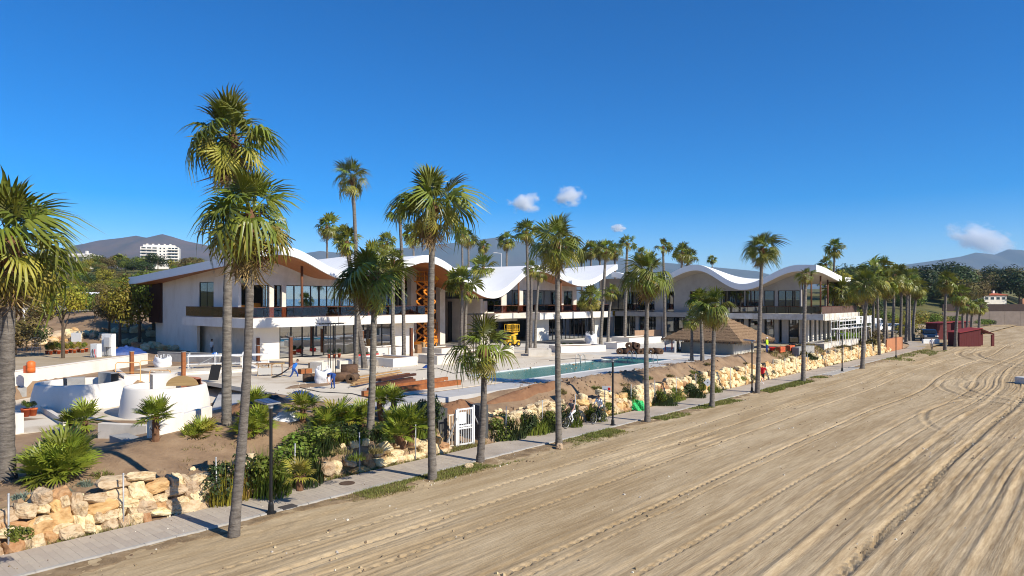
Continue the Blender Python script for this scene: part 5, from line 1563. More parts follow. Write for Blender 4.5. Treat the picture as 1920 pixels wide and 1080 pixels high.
    for a, c, ra, rb, rg in caps:
        a_, c_ = np.array(a), np.array(c); d = c_-a_
        u = np.clip(((cen-a_)@d)/max(1e-9,d@d), 0, 1)
        dist = np.linalg.norm(cen-(a_+u[:,None]*d), axis=1) - (ra+(rb-ra)*u)
        w = dist < best; best[w] = dist[w]; lab[w] = ix[rg]
    body.polygons.foreach_set('material_index', lab); body.polygons.foreach_set('use_smooth', np.ones(n, bool))
    o = bpy.data.objects.new('person', None); COL.objects.link(o)
    o.location = loc; o.rotation_euler = (0,0,rz); o.scale = (scale,)*3
    tag(o, label, 'person', group)
    bo = bpy.data.objects.new('body', body); COL.objects.link(bo); bo.parent = o
    h = MB(); c = J['hd']+up*.03-fw*.012
    h.sphere(c, .104, 14, 8, sc=(1.02,.96,1.0))
    keep = [i for i, f in enumerate(h.f) if ((sum((Vector(h.v[j]) for j in f), Vector())/len(f) - c).dot(up) > -.01 - .05*((sum((Vector(h.v[j]) for j in f), Vector())/len(f) - c).dot(-fw) > .02))
            and not ((sum((Vector(h.v[j]) for j in f), Vector())/len(f) - c).dot(fw) > .055 and (sum((Vector(h.v[j]) for j in f), Vector())/len(f) - c).dot(up) < .045)]
    h.f = [h.f[i] for i in keep]; h.mi = [0]*len(keep)
    ho = h.build('cap' if cap else 'hair', cap or hair, bo, smooth=True)
    m_ = ho.modifiers.new('s','SOLIDIFY'); m_.thickness = .012
    for s_ in (-1,1):
        e = MB(); e.sphere(J['hd']+fw*.083+lat*.032*s_+up*.018, .011, 8, 5); e.build('eye', HAIRD, bo)
    return o

def outfit(t, u, f, th, sh, ft): return dict(torso=t, uarm=u, farm=f, thigh=th, shin=sh, foot=ft)
DBACK = ROT + PI     # heading back along the promenade, towards the viewer
def bicycle(loc, rz, label, frame):
    r = empty('bicycle', loc, rz, label=label, cat='bicycle', group='bicycles ridden along the promenade')
    wr = .345
    for x in (-.53,.53):
        w = empty('wheel', (x,0,wr)); w.parent = r
        b = MB(); pr = [(wr+.022*math.cos(2*PI*i/8), .022*math.sin(2*PI*i/8)) for i in range(9)]
        b.lathe(pr, 28); b.v = [(p[0], p[2], p[1]) for p in b.v]; b.build('tyre', RUBBER, w, smooth=True)
        b = MB(); b.lathe([(wr-.022,-.012),(wr-.034,0),(wr-.022,.012)], 28); b.v = [(p[0], p[2], p[1]) for p in b.v]
        for k in range(14):
            a = 2*PI*k/14; b.bar((0,0,0), (math.cos(a)*(wr-.03),0,math.sin(a)*(wr-.03)), .005)
        b.build('rim', STEEL, w)
    hub, bbk, seat, hd_ = Vector((-.53,0,wr)), Vector((-.08,0,.30)), Vector((-.24,0,.84)), Vector((.36,0,.82))
    b = MB()
    for p, q in ((hub,bbk),(hub,seat),(bbk,seat),(bbk,hd_-Vector((0,0,.12))),(seat-Vector((0,0,.05)),hd_),(hd_+Vector((-.02,0,.08)),(.46,0,.55)),((.46,0,.55),(.53,0,wr))): b.bar(p, q, .034)
    b.build('frame', frame, r)
    b = MB(); b.tube([(-.40,0,.93),(-.28,0,.95),(-.10,0,.94)], [.08,.075,.03], 8); b.build('saddle', BLACKP, r)
    b = MB(); b.bar((hd_.x,0,hd_.z),(hd_.x-.01,0,1.02),.03); b.tube([(.26,.30,1.04),(.36,.18,1.04),(.37,0,1.02),(.36,-.18,1.04),(.26,-.30,1.04)], .013, 6); b.build('handlebar', BLACKP, r)
    b = MB(); b.tube([(-.08,-.06,.30),(-.08,.06,.30)], .09, 14); b.bar((-.08,.07,.30),(.02,.07,.44),.02); b.bar((-.08,-.07,.30),(-.18,-.07,.16),.02); b.build('crankset', STEEL, r)
    for (x,y,z) in ((.02,.12,.44),(-.18,-.12,.16)):
        b = MB(); b.box(x-.05,x+.05,y-.05,y+.05,z-.012,z+.012); b.build('pedal', BLACKP, r)
    return r
CYC = dict(pel=(-.24,0,1.03), ch=(-.10,0,1.33), nk=(-.04,0,1.49), hd=(.0,0,1.64), sl=(-.06,.19,1.44), sr=(-.06,-.19,1.44), el=(.06,.27,1.22), er=(.06,-.27,1.22),
           wl=(.24,.27,1.09), wr=(.24,-.27,1.09), hl=(-.23,.09,1.0), hr=(-.23,-.09,1.0), kl=(.16,.12,.83), kr=(.06,-.12,.62), al=(-.01,.12,.51), ar=(-.20,-.12,.24))
for (px, py, lab, plab, cl, kw, fr) in (
    (1071, 801, 'black bicycle ridden by the woman in white trousers', 'woman on a bicycle in dark vest and white trousers passing the pool palm', outfit('grey','skin','skin','white','white','white'), dict(female=True, hair=M('brown_hair',(.10,.05,.03))), BLACKP),
    (1122, 793, 'black bicycle ridden by the man in the white shirt', 'man on a bicycle in a white shirt and dark trousers', outfit('white','white','skin','darkgreen','darkgreen','black'), {}, BLACKP)):
    p = G(px, py, .065); 
    bicycle(p, DBACK, lab, fr)
    person(p, DBACK, CYC, cl, plab, **kw)
b = MB(); 
RUN = dict(pel=(0,0,.93), ch=(.05,0,1.26), nk=(.08,0,1.44), hd=(.11,0,1.60), sl=(.05,.19,1.39), sr=(.05,-.19,1.39), el=(-.14,.27,1.18), er=(.10,-.26,1.14), wl=(.04,.24,1.04), wr=(.28,-.16,1.22),
           hl=(0,.095,.91), hr=(0,-.095,.91), kl=(.22,.10,.56), kr=(-.02,-.10,.49), al=(-.02,.11,.26), ar=(-.22,-.10,.10))
person(G(1430,719,.06), ROT, RUN, outfit('red','red','skin','black','skin','white'), 'jogger seen from behind in a red top and black shorts on the promenade', scale=1.06)
WALK = dict(kl=(.16,.10,.52), kr=(-.06,-.10,.50), al=(.20,.10,.08), ar=(-.30,-.10,.14), el=(-.14,.25,1.14), er=(.10,-.25,1.14), wl=(-.06,.26,.90), wr=(.24,-.24,.94))
person(G(1747,656,.10), DBACK, WALK, outfit('white','white','skin','grey','black','black'), 'walker in a white top and dark trousers near the promenade bend', scale=1.05)
person(gz(1438,662,2), ROT+PI*.5, dict(), outfit('hivis','hivis','hivis','navy','navy','black'), 'worker in a bright yellow jacket and white helmet beside the thatched bar', cap=WHITEP)
PULL = dict(pel=(-.05,0,.92), ch=(.14,0,1.22), nk=(.22,0,1.38), hd=(.28,0,1.53), sl=(.16,.19,1.34), sr=(.16,-.19,1.34), el=(-.10,.24,1.15), er=(-.06,-.24,1.10), wl=(-.34,.12,.98), wr=(-.32,-.10,.92),
            kl=(.26,.10,.52), kr=(-.14,-.10,.50), al=(.30,.10,.08), ar=(-.42,-.10,.14))
wp = gz(551,714,2)
person(wp, .25, PULL, outfit('blue','blue','skin','navy','navy','black'), 'worker in blue clothes dragging a black plastic sheet across the plaza')
BEND = dict(pel=(-.12,0,.90), ch=(.22,0,1.00), nk=(.38,0,.98), hd=(.50,0,.92), sl=(.28,.19,1.0), sr=(.28,-.19,1.0), el=(.36,.22,.74), er=(.34,-.22,.74), wl=(.40,.12,.50), wr=(.38,-.12,.50))
person(gz(624,729,2), -1.9, BEND, outfit('navy','navy','skin','navy','navy','black'), 'worker in dark blue bending over near the white bag', cap=CLOTH['black'])
person(gz(404,684,2), 2.2, BEND, outfit('blue','blue','skin','grey','grey','black'), 'worker in a blue shirt stooping by the low scaffold frame', hair=WHITEP)
person(Vector((gz(397,668,2).x, gz(397,668,2).y, DECK+.05)), 1.0, dict(), outfit('white','white','skin','grey','grey','black'), 'worker in a pale shirt standing by the pavilion recess')

# ------------------------------------------------------------ machines
def scissor_lift(loc, rz, top, stages, label, mat, L=2.3, W=1.1):
    r = empty('scissor_lift', loc, rz, label=label, cat='scissor lift', group='scissor lifts working at the pavilions')
    b = MB(); b.box(-L/2,L/2,-W/2,W/2,.28,.72); b.box(-L/2+.1,L/2-.1,-W/2-.04,-W/2-.002,.34,.66); b.build('chassis', mat, r, bevel=.03)
    for x in (-L*.36,L*.36):
        for y in (-W/2,W/2):
            w = MB(); w.tube([(x,y-.09,.27),(x,y+.09,.27)], .27, 16); wo = w.build('wheel', RUBBER, r)
            w = MB(); w.tube([(x,y-.10,.27),(x,y+.10,.27)], .14, 12); w.build('rim', mat, wo)
    z0, z1 = .75, top-.12; hs = (z1-z0)/stages
    for k in range(stages):
        for y in (-W*.36,W*.36):
            for sgn in (1,-1):
                b = MB(); b.bar((-sgn*L*.44,y+.03*sgn,z0+hs*k+.04),(sgn*L*.44,y+.03*sgn,z0+hs*(k+1)-.04),.10,.20); b.build('scissor_arm', mat, r)
        b = MB(); b.bar((0,-W*.42,z0+hs*(k+.5)),(0,W*.42,z0+hs*(k+.5)),.07); b.build('pivot', STEEL, r)
    b = MB(); b.box(-L/2,L/2,-W/2,W/2,top-.12,top); b.build('platform', mat, r)
    for z in (top+.12, top+.6, top+1.1):
        for y in (-W/2,W/2):
            b = MB(); b.bar((-L/2,y,z),(L/2,y,z),.05); b.build('guard_rail', mat, r)
        for x in (-L/2,L/2):
            b = MB(); b.bar((x,-W/2,z),(x,W/2,z),.05); b.build('guard_rail', mat, r)
    for i in range(6):
        for y in (-W/2,W/2):
            b = MB(); b.bar((-L/2+i*L/5,y,top),(-L/2+i*L/5,y,top+1.1),.05); b.build('stanchion', mat, r)
    b = MB(); b.box(L/2-.55,L/2+.12,-W/2-.12,-W/2-.03,top+.2,top+1.15); b.build('control_box', YELLOWP, r)
scissor_lift(ST(56.7,63.9,DECK+.08), ROT+.25, 8.05, 6, 'tall orange scissor lift raised high under the curved roof', ORANGEP, L=2.9, W=1.5)
scissor_lift(ST(61.2,67.5,DECK+.08), ROT, 1.75, 2, 'lowered orange scissor lift in the shade of the slatted entrance', ORANGEP)
r = empty('boom_lift', ST(65.0,57.2,DECK+.04), ROT-.3, label='yellow boom lift with its basket before the second pavilion', cat='boom lift')
r.scale = (.82,.82,.92)
b = MB(); b.box(-1.1,1.1,-.6,.6,.35,.85); b.build('chassis', YELLOWP, r, bevel=.04)
b = MB(); b.box(-.7,.5,-.5,.5,.9,1.45); b.build('turret', YELLOWP, r, bevel=.06)
for x in (-.75,.75):
    for y in (-.62,.62):
        w = MB(); w.tube([(x,y-.14,.36),(x,y+.14,.36)], .36, 16); wo = w.build('wheel', RUBBER, r); w = MB(); w.tube([(x,y-.15,.36),(x,y+.15,.36)], .18, 12); w.build('rim', YELLOWP, wo)
b = MB(); b.bar((-.6,0,1.3),(1.0,0,1.75),.26); b.bar((1.0,0,1.75),(-.2,0,2.05),.2); b.build('boom', YELLOWP, r)
b = MB(); b.box(-1.05,1.05,-.45,.45,2.0,2.08); b.build('basket_floor', YELLOWP, r)
for z in (2.35,3.0):
    for y in (-.45,.45):
        b = MB(); b.bar((-1.05,y,z),(1.05,y,z),.05); b.build('guard_rail', YELLOWP, r)
    for x in (-1.05,1.05):
        b = MB(); b.bar((x,-.45,z),(x,.45,z),.05); b.build('guard_rail', YELLOWP, r)
for i in range(7):
    for y in (-.45,.45):
        b = MB(); b.bar((-1.05+i*.35,y,2.05),(-1.05+i*.35,y,3.0),.04); b.build('stanchion', YELLOWP, r)

# ------------------------------------------------------------ low walls, tubs, planters
def low_wall(pa, pb, h, th, mat, label, z=None, name='low_wall', cat='low wall', cap=False, soil=False, depth=None):
    a = gz(*pa) if z is None else G(*pa, z); c = gz(*pb) if z is None else G(*pb, z)
    d = c-a; L = math.hypot(d.x, d.y); ang = math.atan2(d.y, d.x)
    r = empty(name, (a.x, a.y, min(a.z,c.z)), ang, label=label, cat=cat)
    if soil:
        D = depth
        for (x0,x1,y0,y1) in ((0,L,0,th),(0,L,D-th,D),(0,th,th+.001,D-th-.001),(L-th,L,th+.001,D-th-.001)):
            b = MB(); b.box(x0,x1,y0,y1,-.4,h); b.build('planter_wall', mat, r, bevel=.015)
        b = MB(); b.box(th+.001,L-th-.001,th+.001,D-th-.001,-.3,h-.10); b.build('soil', SOIL, r)
    else:
        b = MB(); b.box(0,L,0,th,-.5,h); b.build('wall', mat, r, bevel=.015)
        if cap:
            b = MB(); b.box(-.03,L+.03,-.03,th+.03,h+.001,h+.06); b.build('coping', WHITEP, r)
    return r
def wall_xy(p, q, z0, z1, th, mat, label, name='retaining_wall'):
    p, q = Vector(p), Vector(q); d = q-p; L = d.length
    r = empty(name, (p.x,p.y,z0), math.atan2(d.y,d.x), label=label, cat='wall')
    b = MB(); b.box(0,L,0,th,-.3,z1-z0); b.build('wall', mat, r, bevel=.02)
    b = MB(); b.box(-.02,L+.02,-.03,th+.02,z1-z0+.001,z1-z0+.05); b.build('coping', mat, r)
    return r
wall_xy((-34.7,44.5), (-33.4,63.6), 1.0, 2.95, .3, WHITE, 'long white retaining wall below the potted plant yard')
wall_xy((-29.2,52.2), (-20.6,57.15), 1.0, 2.2, .3, WHITE, 'white retaining wall below the low scaffold frames')
wall_xy((-20.6,57.15), (-23.4,62.0), 1.3, 2.2, .3, WHITE, 'short white return wall at the end of the scaffold terrace')
wall_xy((-33.3,58.0), (-29.2,52.2), 1.0, 2.1, .3, CREAM, 'cream wall closing the sunken yard behind the round pits')
wall_xy((-34.0,66.5), (-27.2,64.5), 2.0, 2.85, .4, GREYC, 'low grey wall in front of the shaded gable')
wall_xy((-27.0,64.6), (-24.4,62.3), 2.0, 2.7, .4, CREAM, 'low cream wall before the pavilion recess')

def tub(px, py, rpx, hpx, label, seed, tint=WHITE, inner=None):
    c = gz(px, py, 1.05); z = HZ(c.x, c.y); k = c.y/F
    r = rpx*k; r = rpx*(c.y + r)/F; c = Vector(((px-960)*(c.y + r)/F, c.y + r, z))
    h = hpx*k*.92
    o = empty('round_pit', c, 0, label=label, cat='round planter')
    b = MB(); b.lathe([(r*1.02,-.3),(r*1.0,.05),(r*.96,h*.55),(r*.90,h*.97),(r*.885,h),(r*.80,h),(r*.79,h*.97),(r*.79,-.1)], 56)
    b.build('rim_wall', tint, o, smooth=False)
    m_ = o.children[0].data; m_.polygons.foreach_set('use_smooth', [True]*len(m_.polygons))
    b = MB(); b.lathe([(0,.15),(r*.79,.15)], 32); b.build('pit_floor', GREYC, o)
    return o, c, r, h
T1, c1, r1, h1 = tub(151, 773, 80, 52, 'white round flared pit under construction, touching its twin', 1)
T2, c2, r2, h2 = tub(311, 787, 78, 60, 'white round flared pit with terracotta backed bench inside', 2)
b = MB(); b.lathe([(r1*.78,.2),(r1*.78,h1+.42),(r1*.62,h1+.40),(r1*.62,.2)], 14, a0=.5, a1=1.5); b.build('bench_back', GREYC, T1)
b = MB(); b.lathe([(r1*.78,.2),(r1*.78,h1+.10),(r1*.60,h1+.08),(r1*.60,.2)], 14, a0=2.0, a1=2.6); b.build('bench_back', GREYC, T1)
b = MB(); b.lathe([(r2*.78,.2),(r2*.78,h2+.30),(r2*.66,h2+.28),(r2*.66,.2)], 18, a0=.25, a1=1.5); b.build('bench_back', M('terracotta_render', (.55,.21,.11), (.48,.17,.09), 2, .85), T2)
b = MB(); b.lathe([(r2*.79,.2),(r2*.79,h2+.52),(r2*.64,h2+.5),(r2*.64,.2)], 10, a0=1.7, a1=2.5); b.build('bench_back', WHITE, T2)
b = MB()
pts = [(math.cos(a)*.95, math.sin(a)*.62) for a in np.linspace(0, PI, 12)]
b.add([(x,-.03,z) for x,z in pts]+[(x,.03,z) for x,z in pts], [tuple(range(11,-1,-1)), tuple(range(12,24))]+[(i,i+1,13+i,12+i) for i in range(11)]+[(11,0,12,23)])
b.build('arch_form', WOODP, loc=c2+Vector((.9,.2,h2*.95)), rz=.1, label='half round plywood form standing in the terracotta pit', cat='wood form')

low_wall((183,822),(275,812),.75,.35,CREAM,'low cream wall stub in front of the round pits')
low_wall((205,830),(262,826),.35,.8,GREYC,'dark flat slab lying by the low wall stub', name='concrete_slab', cat='slab')
low_wall((280,822),(345,806),.95,.3,WHITE,'chipped white wall behind the single dwarf palm')
low_wall((-60,835),(45,812),1.05,1.2,WHITE,'white rendered block behind the big trunk at the picture edge', name='rendered_block', cat='block')
low_wall((72,770),(118,800),.35,.25,CREAM,'cream kerb wall running towards the round pit')
low_wall((-20,752),(50,746),.75,.9,GREYC,'grey plastered block beside the white retaining wall', name='rendered_block', cat='block')
low_wall((345,800),(398,782),.6,.3,WHITE,'white kerb wall beyond the round terracotta pit')
slab_ = MB(); slab_.box(-1.6,1.6,-2.2,2.2,0,.02); 
o = slab_.build('paving_patch', CREAMP, loc=gz(110,800,1.05)+Vector((-1.5,0,.01)), rz=ROT, kind='structure')
rp = MB(); v0 = [gz(*p)+Vector((0,0,.03)) for p in ((395,772),(500,745),(520,712),(415,728))]
rp.add(v0, [(0,1,2,3)]); rp.build('ramp_paving', bpy.data.materials['grey_blue_paving'], kind='structure')

PL = [((737,689),(783,684),.75,4.5,'white planter holding two dark palm trunks'),
      ((637,692),(661,691),.7,1.2,'small cream block beside the rolled mats'),
      ((604,698),(628,694),.8,1.2,'cream block behind the bulk bag'),
      ((690,668),(728,667),.85,3.0,'white planter behind the palm pair, below the glazed front'),
      ((730,667),(768,664),.85,3.0,'white planter next to the pavilion end wall'),
      ((702,687),(721,684),.6,1.0,'low cream bench wall beside the white planter'),
      ((820,684),(851,681),.8,2.6,'cream planter behind the tall straight palm'),
      ((828,664),(872,660),.6,3.0,'long cream bench wall before the slatted entrance'),
      ((885,678),(947,666),.7,2.5,'cream planter before the boom lift'),
      ((948,668),(964,665),.95,1.6,'cream cube planter beside the boom lift'),
      ((991,668),(1034,668),.7,2.2,'cream planter holding the three trunk bases'),
      ((1052,662),(1136,659),.72,3.0,'long white planter in front of the second pavilion glass'),
      ((1157,655),(1180,653),.75,2.0,'white planter stub behind the mat rolls'),
      ((1180,645),(1241,642),.8,3.5,'white planter before the shaded wing')]
for (pa, pb, h, D, lab) in PL:
    low_wall(pa, pb, h, .28, WHITE if 'white' in lab else CREAM, lab, z=DECK+.02, name='planter', cat='planter', soil=True, depth=D)
low_wall((1190,632),(1240,630),.95,.12,M('raw_render', (.40,.26,.17), (.34,.21,.13), 2, .9),'brown unrendered panel wall before the shaded wing', z=DECK+.5)
low_wall((1268,662),(1275,652),1.3,.2,WHITE,'narrow white pillar wall beside the bar counter', z=DECK)

# rust steel columns standing free
for (px, py, hpx, lab) in ((247,703,44,'rusty square post among the orange barriers'),(344,705,45,'rusty square post at the scaffold terrace edge'),
        (545,690,58,'leaning dark red post behind the worker in blue'),(771,671,56,'leaning red post in the white planter'),(679,668,48,'red post with white cap beside the palm pair'),(484,684,36,'short brown post before the white wall')):
    v = gz(px, py, 2.0); h = hpx*v.y/F
    r = empty('steel_post', v, ROT, label=lab, cat='post', group='rusty steel posts on the building site')
    b = MB(); b.box(-.13,.13,-.13,.13,-.2,h); b.build('shaft', CORTEN if px < 400 else BROWNM, r, bevel=.01)
    b = MB(); b.box(-.15,.15,-.15,.15,h+.001,h+.03); b.build('cap_plate', STEEL, r)

# pergola light frames: thin black posts with a flat top
for (px, py, hpx, lab) in ((622,706,98,'thin black steel frame with flat top before the glazed front'),(893,682,92,'thin black steel frame with flat top before the slatted entrance')):
    v = G(px, py, DECK+.03); h = hpx*v.y/F
    r = empty('open_pergola', v, ROT, label=lab, cat='pergola')
    for (x,y) in ((-.22,-.15),(.22,-.15),(.22,.15),(-.22,.15)):
        b = MB(); b.box(x-.022,x+.022,y-.022,y+.022,0,h); b.build('post', BLACKP, r)
    b = MB(); b.box(-1.1,1.1,-.05,.05,h,h+.06); b.build('top_beam', BLACKP, r)
    for i in range(5):
        b = MB(); b.box(-1.05+i*.5,-1.0+i*.5,-.5,.5,h+.062,h+.10); b.build('purlin', BLACKP, r)

# ------------------------------------------------------------ clutter of the building site
def bag(px, py, w, h, label, seed):
    rd = random.Random(seed); b = MB(); nu, nv = 20, 9; vs = []
    for j in range(nv+1):
        u = j/nv
        for i in range(nu):
            a = 2*PI*i/nu
            sq = 1/max(abs(math.cos(a)), abs(math.sin(a)))**.6
            r = w/2*(.92+.16*math.sin(PI*u))*sq*.92*(1 + .06*math.sin(3*a+j+seed))
            vs.append((r*math.cos(a), r*math.sin(a), h*u*(1+.14*math.sin(2*a+seed)*u**2)))
    fs = [(j*nu+i, j*nu+(i+1)%nu, (j+1)*nu+(i+1)%nu, (j+1)*nu+i) for j in range(nv) for i in range(nu)]
    top = len(vs); vs.append((0,0,h*.72)); fs += [(nv*nu+i, nv*nu+(i+1)%nu, top) for i in range(nu)]
    b.add(vs, fs)
    r = empty('bulk_bag', gz(px, py, 2), rd.uniform(0,1), label=label, cat='bulk bag', group='white bulk bags')
    b.build('sack', BAGW, r, smooth=True)
    for k in range(4):
        a = PI/4 + k*PI/2; x, y = w*.47*math.cos(a), w*.47*math.sin(a)
        s = MB(); s.tube([(x*1.05,y*1.05,h*.85),(x*.95,y*.95,h*1.22),(x*.6,y*.75,h*1.28),(x*.55,y*.6,h*.95)], .022, 5); s.build('lifting_loop', BAGW, r)
bag(606,719,1.15,1.0,'white bulk bag beside the bending worker and brown rolls',1)
bag(305,688,1.35,.85,'slumped white bulk bag on the scaffold terrace',2)
bag(1108,645,1.5,1.3,'grey white bulk bag at the end of the second pavilion',3)
def roll(px, py, L, r, ang, label, z=DECK, dz=0, pile=None):
    v = G(px, py, z) + Vector((0,0,dz))
    o = empty('mat_roll', v, ang, label=label, cat='rolled mat', group=pile)
    b = MB(); n = 64; vs = []
    for i in range(n+1):
        a = i/n*2*PI*3.2; rr = r*(.34 + .66*i/n)*(1+.03*math.sin(a*3))
        for x in (-L/2, L/2): vs.append((x, rr*math.cos(a), r+rr*math.sin(a)))
    fs = [(2*i,2*i+1,2*i+3,2*i+2) for i in range(n)]
    b.add(vs, fs); q = b.build('mat', ROLLB, o, smooth=True); m_ = q.modifiers.new('s','SOLIDIFY'); m_.thickness = .05
rd = random.Random(8)
for i, px in enumerate((1163,1174,1186,1198,1209,1221,1233,1180,1192)):
    roll(px, 664, 1.2, .33, PI/2+rd.uniform(-.5,.5), 'brown coir mat roll in the heap between the pool and the white planter', dz=.62 if i > 6 else 0, pile='heap of brown rolls beside the pool')
for i, (px, py, a, lab) in enumerate(((585,716,.4,'crushed brown roll left of the white bulk bag, half unrolled'),(640,716,.2,'brown roll just past the bending worker'),(655,704,.1,'large brown roll beside the palm pair'),(662,718,.3,'brown roll with dark open end near the timber pile'))):
    roll(px, py, 1.25, (.28,.32,.42,.33)[i], a+(.0,.3,.2,1.2)[i], lab.replace('left of','beside'), dz=.02, pile='brown rolls by the bulk bag')
# timber and steel pile
def beam(p, q, w, h, mat, label, dz=0.0, group='beams lying on the plaza'):
    a = G(*p, DECK+.03); c = G(*q, DECK+.03)
    b = MB(); b.bar(a+Vector((0,0,h/2+dz)), c+Vector((0,0,h/2+dz)), w, h)
    o = Vector(a); b.v = [tuple(Vector(v)-o) for v in b.v]
    b.build('steel_beam' if mat in (CORTEN, BROWNM) else 'timber_plank', mat, loc=o, label=label, cat='beam' if mat in (CORTEN, BROWNM) else 'plank', group=group)
beam((680,744),(862,721),.28,.34,CORTEN,'longest rusty steel beam, lying nearest the grey walkway')
beam((690,735),(838,713),.22,.26,CORTEN,'rusty steel beam lying behind the longest one')
beam((700,731),(776,716),.30,.24,BROWNM,'dark brown steel channel in the pile', .0)
for i, (p, q) in enumerate((((702,724),(768,712)),((700,727),(772,714)),((706,721),(766,709)),((712,725),(778,713)))):
    beam(p, q, .26, .16, WOODD if i % 2 else BROWNM, 'dark brown board stacked in the timber heap', .12*i)
for i, (p, q) in enumerate((((658,724),(735,708)),((662,720),(742,705)),((656,719),(752,702)),((668,727),(728,713)),((660,727),(720,716)),((665,717),(748,703)))):
    beam(p, q, .20, .09, WOODP, 'raw wooden plank in the loose plank heap beside the steel beams', .06*i)
# dragged sheet
b = MB(); rd = random.Random(5); n, m_ = 18, 8; P = []
for i in range(n+1):
    u = i/n
    for j in range(m_+1):
        w = (j/m_-.5)*(1.9-1.4*u)
        P.append((-4.6+4.25*u, w, .04+.95*u**4 + .07*rd.random()*(1-u)+.05*math.sin(j*2+i)))
b.add(P, [(i*(m_+1)+j,(i+1)*(m_+1)+j,(i+1)*(m_+1)+j+1,i*(m_+1)+j+1) for i in range(n) for j in range(m_)])
o = b.build('plastic_sheet', BLACKPL, loc=wp, rz=.25, smooth=True, label='black plastic sheet being dragged by the worker in blue', cat='plastic sheet'); q = o.modifiers.new('s','SOLIDIFY'); q.thickness = .015
def heap(px, py, rx, ry, h, mat, label, name, cat, seed, z=None):
    rd = random.Random(seed); b = MB(); vs = []; fs = []; nr, na = 7, 22
    for i in range(nr+1):
        u = i/nr
        for j in range(na):
            a = 2*PI*j/na
            vs.append((rx*u*math.cos(a)*(1+.12*math.sin(3*a+seed)), ry*u*math.sin(a)*(1+.1*math.cos(2*a+seed)), h*(1-u**1.5)*(.75+.5*rd.random()) - .9*(i == nr)))
    for i in range(nr):
        for j in range(na): fs.append((i*na+j,(i+1)*na+j,(i+1)*na+(j+1)%na,i*na+(j+1)%na))
    if isinstance(px, tuple):
        v = ST(*px); v.z = HZ(v.x, v.y)
    else: v = gz(px, py, 2) if z is None else G(px,py,z)
    if z is None:
        w_ = []
        for (x_, y_, z_) in vs:
            wx, wy = v.x + x_*DX - y_*DY, v.y + x_*DY + y_*DX
            w_.append((x_, y_, HZ(wx, wy) - v.z + (z_ if z_ > -.5 else -.15)))
        vs = w_
    b.add(vs, fs)
    return b.build(name, mat, loc=v, rz=ROT, smooth=True, label=label, cat=cat)
heap(500,757,1.6,.9,.5,BLACKPL,'heap of black and blue plastic film behind the fan palms','plastic_heap','plastic sheet',3)
heap(562,748,1.3,.8,.45,bpy.data.materials['blue_sheet'],'heap of blue grey film beside the thick-trunked fan palm','plastic_heap','plastic sheet',4)
heap(540,785,.8,.6,.5,BAGW,'white sheet bundle on the bank between fan palms','sheet_bundle','bundle',5)
heap(1425,652,1.6,.8,.35,BLACKPL,'dark sheet lying at the bar corner','plastic_heap','plastic sheet',6)
heap(1485,652,2.2,1.0,.4,BLACKPL,'black plastic heap on the bank edge past the bar','plastic_heap','plastic sheet',7)
heap(520,706,4.0,1.6,.12,SOIL,'flat spread of brown earth under the dragged sheet','earth_heap','earth heap',8)
heap(575,724,3.2,1.3,.10,SOIL,'flat spread of brown earth before the bulk bag','earth_heap','earth heap',9)
heap(800,690,.5,.4,.25,BLUEP,'bright blue strap bundle on the pale plaza','strap_bundle','bundle',10)
heap(238,664,2.4,.8,.75,BLUEP,'long bundle wrapped in blue sheet beside the electrical cabinet','wrapped_bundle','bundle',11, z=2.35)
heap((35.0,29.4),0,4.2,.6,.30,M('red_earth', (.26,.135,.068), (.19,.09,.045), 2, .95, bump=.8, bscale=5),'ridge of red earth along the pool walkway','earth_heap','earth heap',12)
heap((28.6,29.3),0,1.8,.8,.45,bpy.data.materials['red_earth'],'red earth mound behind the white gate','earth_heap','earth heap',13)
heap(455,775,1.2,.9,.5,bpy.data.materials['red_earth'],'red earth mound at the foot of the tallest palm','earth_heap','earth heap',14)

# pots
POT = MB(); POT.lathe([(.0,0),(.12,0),(.17,.30),(.19,.30),(.19,.36),(.16,.36),(.15,.30),(0,.30)], 12); POTM = POT.mesh('pot', TERRA, True)
def potted(v, h, label, kind, group, sc=1.0):
    r = empty('potted_plant', v, random.uniform(0,6), label=label, cat='potted plant', group=group)
    inst('pot', POTM, r, (0,0,0), (0,0,0), sc)
    inst('foliage', random.choice(BUSH[kind]), r, (0,0,.36*sc+h*.45), (0,0,random.uniform(0,6)), (h*.42,h*.42,h*.55))
for i in range(11):
    v = G(88+i*7.4, 664-.45*i+(i % 2)*1.5, 2.32); potted(v, random.uniform(.8,1.4), 'orange pot with leafy young plant, %s in the yard row counted from the wire trolley' % ('first','second','third','fourth','fifth','sixth','seventh','eighth','ninth','tenth','eleventh')[i], 'y' if i % 3 else 'm', 'row of orange flower pots in the yard')
for px, py, lab in ((617,671,'red pot with grassy plant before the glazed front, beside the steel frame'),(627,671,'second red pot with grassy plant before the glazed front'),(636,670,'dark potted shrub next to the red pots')):
    potted(G(px,py,DECK+.05), .6, lab, 'd', 'pots before the glazed front')
potted(gz(48,782,1.1), .6, 'orange pot with grey green plant behind the white block', 'm', None, 1.4)
potted(gz(62,780,1.1), .5, 'orange pot with small plant beside the cream kerb wall', 'd', None, 1.3)
def crate(px, py, label, mat, w=.55, h=.35):
    v = G(px, py, DECK+.05)
    r = empty('plant_crate', v, ROT, label=label, cat='crate', group='red crates on the plaza')
    for (x0,x1,y0,y1) in ((-w/2,w/2,-.2,-.17),(-w/2,w/2,.17,.2),(-w/2,-w/2+.03,-.169,.169),(w/2-.03,w/2,-.169,.169)):
        b = MB(); b.box(x0,x1,y0,y1,0,h); b.build('side', mat, r)
    b = MB(); b.box(-w/2+.031,w/2-.031,-.168,.168,.02,.06); b.build('bottom', mat, r)
    inst('foliage', BUSH['d'][0], r, (0,0,h+.08), (0,0,0), (.3,.22,.2))
